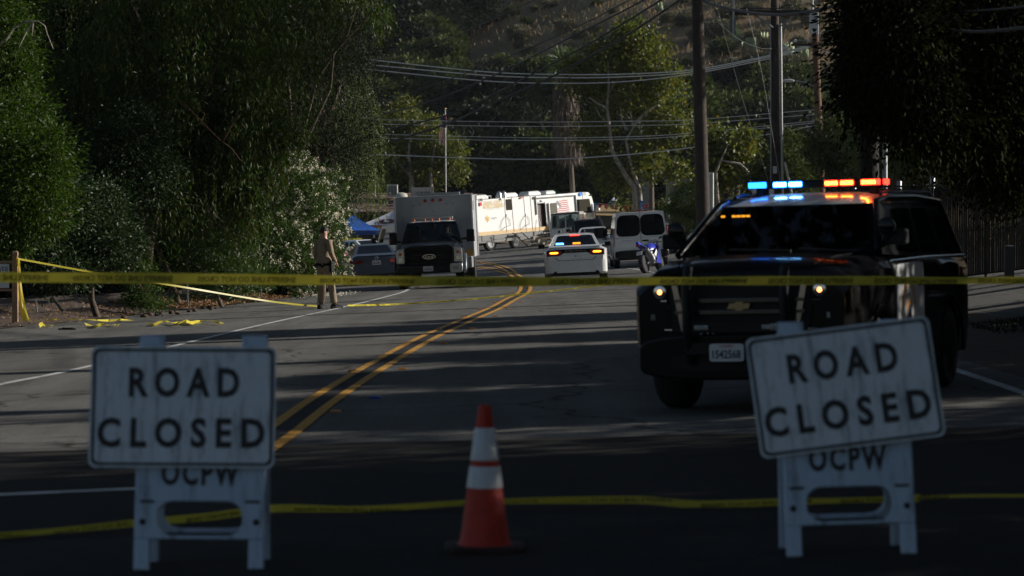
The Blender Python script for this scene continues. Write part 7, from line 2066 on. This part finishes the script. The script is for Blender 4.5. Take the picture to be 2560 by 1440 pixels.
# ---- building with shingled roof
def building():
    d = 196.0
    x0, x1 = at(868, 0, d).x, at(1160, 0, d).x
    g = ground(-9, d)
    ze, zr = at(0, 531, d).z - g, at(0, 484, d + 5).z - g
    t = thing('brown_building', 'low brown building with a shingled roof behind the canopies', 'building', ((x0 + x1) / 2, d, g))
    hw = (x1 - x0) / 2
    wd = mat('dark_board_wall', (.035, .022, .016), .85, var=.4, vscale=3)
    MB().box((.3, 5.2, ze / 2), (2 * hw - 1.0, 9, ze)).build('wall', wd, t)
    for k in range(22): MB().box((-hw + .9 + k * (2 * hw - 1.2) / 22, .68, ze / 2), (.20, .04, ze - .1)).build('wall_board', wd, t)
    rf = MB().prism([Vector((-hw - .2, 0, ze - .14)), Vector((-hw - .2, 0, ze)), Vector((-hw + .6, 5, zr)), Vector((-hw + .6, 10, ze)), Vector((-hw + .6, 10, ze - .14))], Vector((2 * hw + .6, 0, 0))).build('roof', mat('roof_deck', (.06, .035, .028), .9), t)
    sh = [mat(f'shingle_brown_{k}', c, .9, var=.18, vscale=9, bump=.4, bscale=50) for k, c in enumerate([(.135, .078, .062), (.105, .060, .048), (.16, .095, .075)])]
    rows, cols = 11, 24
    sl = math.hypot(5, zr - ze); ang = math.atan2(zr - ze, 5)
    me_c = {}
    cw = (2 * hw + .7) / cols
    for kk in range(3):
        b = MB().box((0, 0, 0), (cw * .97, sl / rows * 1.25, .035)); o_ = b.build('shingle', sh[kk]); me_c[kk] = o_.data; bpy.data.objects.remove(o_)
    for r_ in range(rows):
        for c_ in range(cols):
            f = (r_ + .5) / rows
            o_ = bpy.data.objects.new('shingle', me_c[int(rng.integers(0, 3))]); COL.objects.link(o_); o_.parent = rf
            o_.location = (-hw - .1 + (c_ + .5 + (.5 if r_ % 2 else 0)) * cw, 5 * f, ze + (zr - ze) * f + .035 + rng.normal() * .006)
            o_.rotation_euler = (ang - .05, 0, rng.normal() * .01)
    ac = MB().box((at(976, 0, d).x - t.location.x, 3.2, at(0, 475, d).z - g), (.75, .75, .85)).build('air_conditioner', mat('ac_beige', (.50, .48, .42), .6, var=.1), t, bevel=.02)
    for dx in (-.2, 0, .2): MB().box((at(976, 0, d).x - t.location.x + dx, 2.815, at(0, 474, d).z - g), (.16, .02, .6)).build('grille_panel', mat('ac_grille', (.16, .16, .15), .7), ac)
    MB().cyl((at(932, 0, d).x - t.location.x, 3.5, zr - .6), (at(932, 0, d).x - t.location.x, 3.5, at(0, 428, d).z - g), .035).build('mast', ALU, t)
    MB().lathe([(.14, 0), (.12, .06), (.03, .08)], 12, Matrix.Translation((at(889, 0, d).x - t.location.x, -.1, at(0, 527, d).z - g)) @ Matrix.Rotation(R(90), 4, 'X')).build('wall_lamp', PLATE, t)
    MB().box((at(952, 0, d).x - t.location.x, .5, ze - .25), (.2, .2, .25)).build('wall_box', mat('tan_box', (.4, .32, .2), .7), t)
    for dz, x_ in ((-.55, 985), (-.85, 992)): MB().box((at(x_, 0, d).x - t.location.x, 1.6, zr + dz), (1.6, .06, .05)).build('roof_vent_bar', BLACK, t)
    MB().lathe([(.45, 0), (.4, .12), (.15, .2)], 16, Matrix.Translation((at(1000, 0, d).x - t.location.x, 2.6, at(0, 490, d).z - g)) @ Matrix.Rotation(R(30), 4, 'X')).build('satellite_dish', mat('dish_cream', (.5, .49, .40), .6), t, smooth=50)
    return t
building()
def lot_sign():
    d = 199
    c = at(1056, 488, d); g = ground(c.x, c.y)
    t = thing('lot_sign', 'weathered cream sign board with dark lettering behind the truck box', 'sign', (c.x, c.y, g))
    z = c.z - g
    bd = MB().box((0, 0, z), (1.5, .08, 1.1)).build('sign_board', mat('cream_board', (.50, .48, .44), .7, var=.1, dirt=((.2, .19, .17), .5, 4)), t)
    for s_ in (-1, 1): MB().box((s_ * .72, -.03, z / 2 + .28), (.12, .12, z + .6)).build('post', mat('post_cream', (.45, .40, .36), .8), t)
    for txt, dz, ww in (('COORS BEER', .16, 1.15), ('COOK', -.14, .7)): text_mesh('lettering', txt, SIGNK, ww, .2, bd, (0, -.042, z + dz), bold=.02)
lot_sign()

# ---- canopies
def canopy(name, label, px, peak, eave, skirt, d, half, m_top, m_skirt, rot, group=None):
    c = at(px, eave, d); g = ground(c.x, c.y)
    t = thing(name, label, 'canopy', (c.x, c.y, g), rot)
    ze, zp, zs = c.z - g, at(px, peak, d).z - g, at(px, skirt, d).z - g
    cr = [Vector((x * half, y * half, 0)) for x, y in ((-1, -1), (1, -1), (1, 1), (-1, 1))]
    for i in range(4):
        a, b = cr[i], cr[(i + 1) % 4]
        F = MB(); n = 6
        rows = []
        for k in range(n + 1):
            u = k / n; z = ze + (zp - ze) * (u ** 1.25)
            rows.append([a * (1 - u) + Vector((0, 0, z)), (a + b) / 2 * (1 - u) + Vector((0, 0, z - .10 * math.sin(u * PI))), b * (1 - u) + Vector((0, 0, z))])
        F.loft(rows, closed=False, caps=False)
        F.build('roof_panel', m_top, t, smooth=80)
        MB().prism([a + Vector((0, 0, ze)), b + Vector((0, 0, ze)), b + Vector((0, 0, zs)), a + Vector((0, 0, zs))], (a + b) * -.003).build('valance', m_skirt, t)
        MB().cyl(a * .98 + Vector((0, 0, 0)), a * .98 + Vector((0, 0, ze)), .03, n=6).build('leg', ALU, t)
    return t, ze, zp, zs, half
blue = mat('blue_canvas', (.015, .10, .42), .65, var=.15, vscale=2)
canopy('blue_canopy', 'blue pop-up canopy left of the white tent', 882, 538, 576, 587, 172, 1.55, blue, mat('blue_canvas_dark', (.012, .06, .28), .65), R(12))
ct, ze, zp, zs, hf = canopy('white_canopy', 'white pop-up canopy with orange valance and a round emblem', 985, 526, 563, 578, 176, 1.85, mat('white_canvas', (.70, .70, .76), .7, var=.06), mat('orange_valance', (.42, .07, .02), .6), R(-14))
text_mesh('lettering', 'California', mat('valance_print', (.7, .62, .55), .6), 1.5, .2, ct, (-.6, -hf - .02, (ze + zs) / 2))
sl_ = math.atan2(zp - ze, hf)
for rx_, rz_, m_, k in ((.52, .34, mat('emblem_red', (.40, .05, .05), .6), 0), (.42, .27, mat('emblem_black', (.02, .02, .03), .6), 1), (.2, .13, mat('emblem_white', (.7, .7, .7), .6), 2)):
    o = MB().prism([Vector((rx_ * math.cos(a * PI / 10), 0, rz_ * math.sin(a * PI / 10))) for a in range(20)], (0, -.004, 0)).build('emblem', m_, ct)
    o.location = (-.1, -hf * .66 - .03 - .006 * k, ze + (zp - ze) * .24 + .02); o.rotation_euler = (-(R(90) - sl_), 0, 0)
ribbon('barrier_tape', 'far yellow tape strung in front of the blue canopy', [at(850, 600, 160), at(880, 598, 160), at(905, 597, 160)], .10, lambda u: 0)

# ---- flagpole
def flagpole():
    d = 198
    c = at(1116, 560, d); g = ground(c.x, c.y)
    t = thing('flagpole', 'flagpole with a limp striped flag above the truck box', 'flagpole', (c.x, c.y, g))
    top = at(1113, 272, d) - Vector((c.x, c.y, g))
    MB().tube([Vector((0, 0, 0)), top], [.06, .035], 10).build('pole', ALU, t, smooth=50)
    MB().ball(top, .09, 10, 6).build('finial', mat('finial_gold', (.4, .3, .12), .3, .8), t, smooth=60)
    fr = mat('cloth_red', (.58, .05, .06), .8); fw = mat('cloth_white', (.75, .73, .73), .8); fb = mat('cloth_blue', (.03, .04, .11), .8)
    z0 = at(0, 288, d).z - g; z1 = at(0, 362, d).z - g
    # limp cloth hanging in folds: stripes run down its length
    for k in range(9):
        xa = -.02 - k * .055; pts_a, pts_b = [], []
        for j in range(9):
            v = j / 8; z = z0 + (z1 - z0) * v + .1 * k * (1 - v) * .1
            wv = .05 * math.sin(v * 5 + k) ; nar = .55 + .45 * v
            pts_a.append(Vector((xa * nar + wv, .05 * math.sin(k * 1.9 + v), z))); pts_b.append(Vector(((xa - .055) * nar + wv, .05 * math.sin((k + 1) * 1.9 + v), z)))
        F = MB().loft([pts_a, pts_b], closed=False, caps=False)
        F.build('flag_canton' if k < 0 else 'flag_stripe', (fr if k % 2 else fw), t)
    for k in range(4):
        F = MB().loft([[Vector((-.02 - .09 * k, -.06 - .02 * (k % 2), z0 + .02)), Vector((-.02 - .06 * k, -.065 - .02 * (k % 2), z0 + (z1 - z0) * .42))], [Vector((-.02 - .09 * (k + 1), -.06 - .02 * ((k + 1) % 2), z0 + .02)), Vector((-.02 - .06 * (k + 1), -.065 - .02 * ((k + 1) % 2), z0 + (z1 - z0) * .42))]], closed=False, caps=False)
        F.build('flag_canton', fb, t)
flagpole()
# fence posts and rocks on the right slope behind the wagon
post('wooden_fence_post', 'dark wooden fence post left of the white road sign', 1815, 482, 540, 118, .11, WOODPOLE)
# ================================================================== AIR
hz_b = MB().box((0, 250, 33), (500, 640, 72)).build('haze', bpy.data.materials.new('hazy_air'))
tagit(hz_b, 'thin pale haze filling the valley air', 'haze', kind='stuff')
_m = hz_b.data.materials[0]; _m.use_nodes = True
_m.node_tree.nodes.remove(_m.node_tree.nodes['Principled BSDF'])
_v = _m.node_tree.nodes.new('ShaderNodeVolumePrincipled')
_v.inputs['Density'].default_value = 0.00007
_v.inputs['Color'].default_value = (.80, .88, 1.0, 1)
_v.inputs['Anisotropy'].default_value = .3
_m.node_tree.links.new(_v.outputs['Volume'], _m.node_tree.nodes['Material Output'].inputs['Volume'])
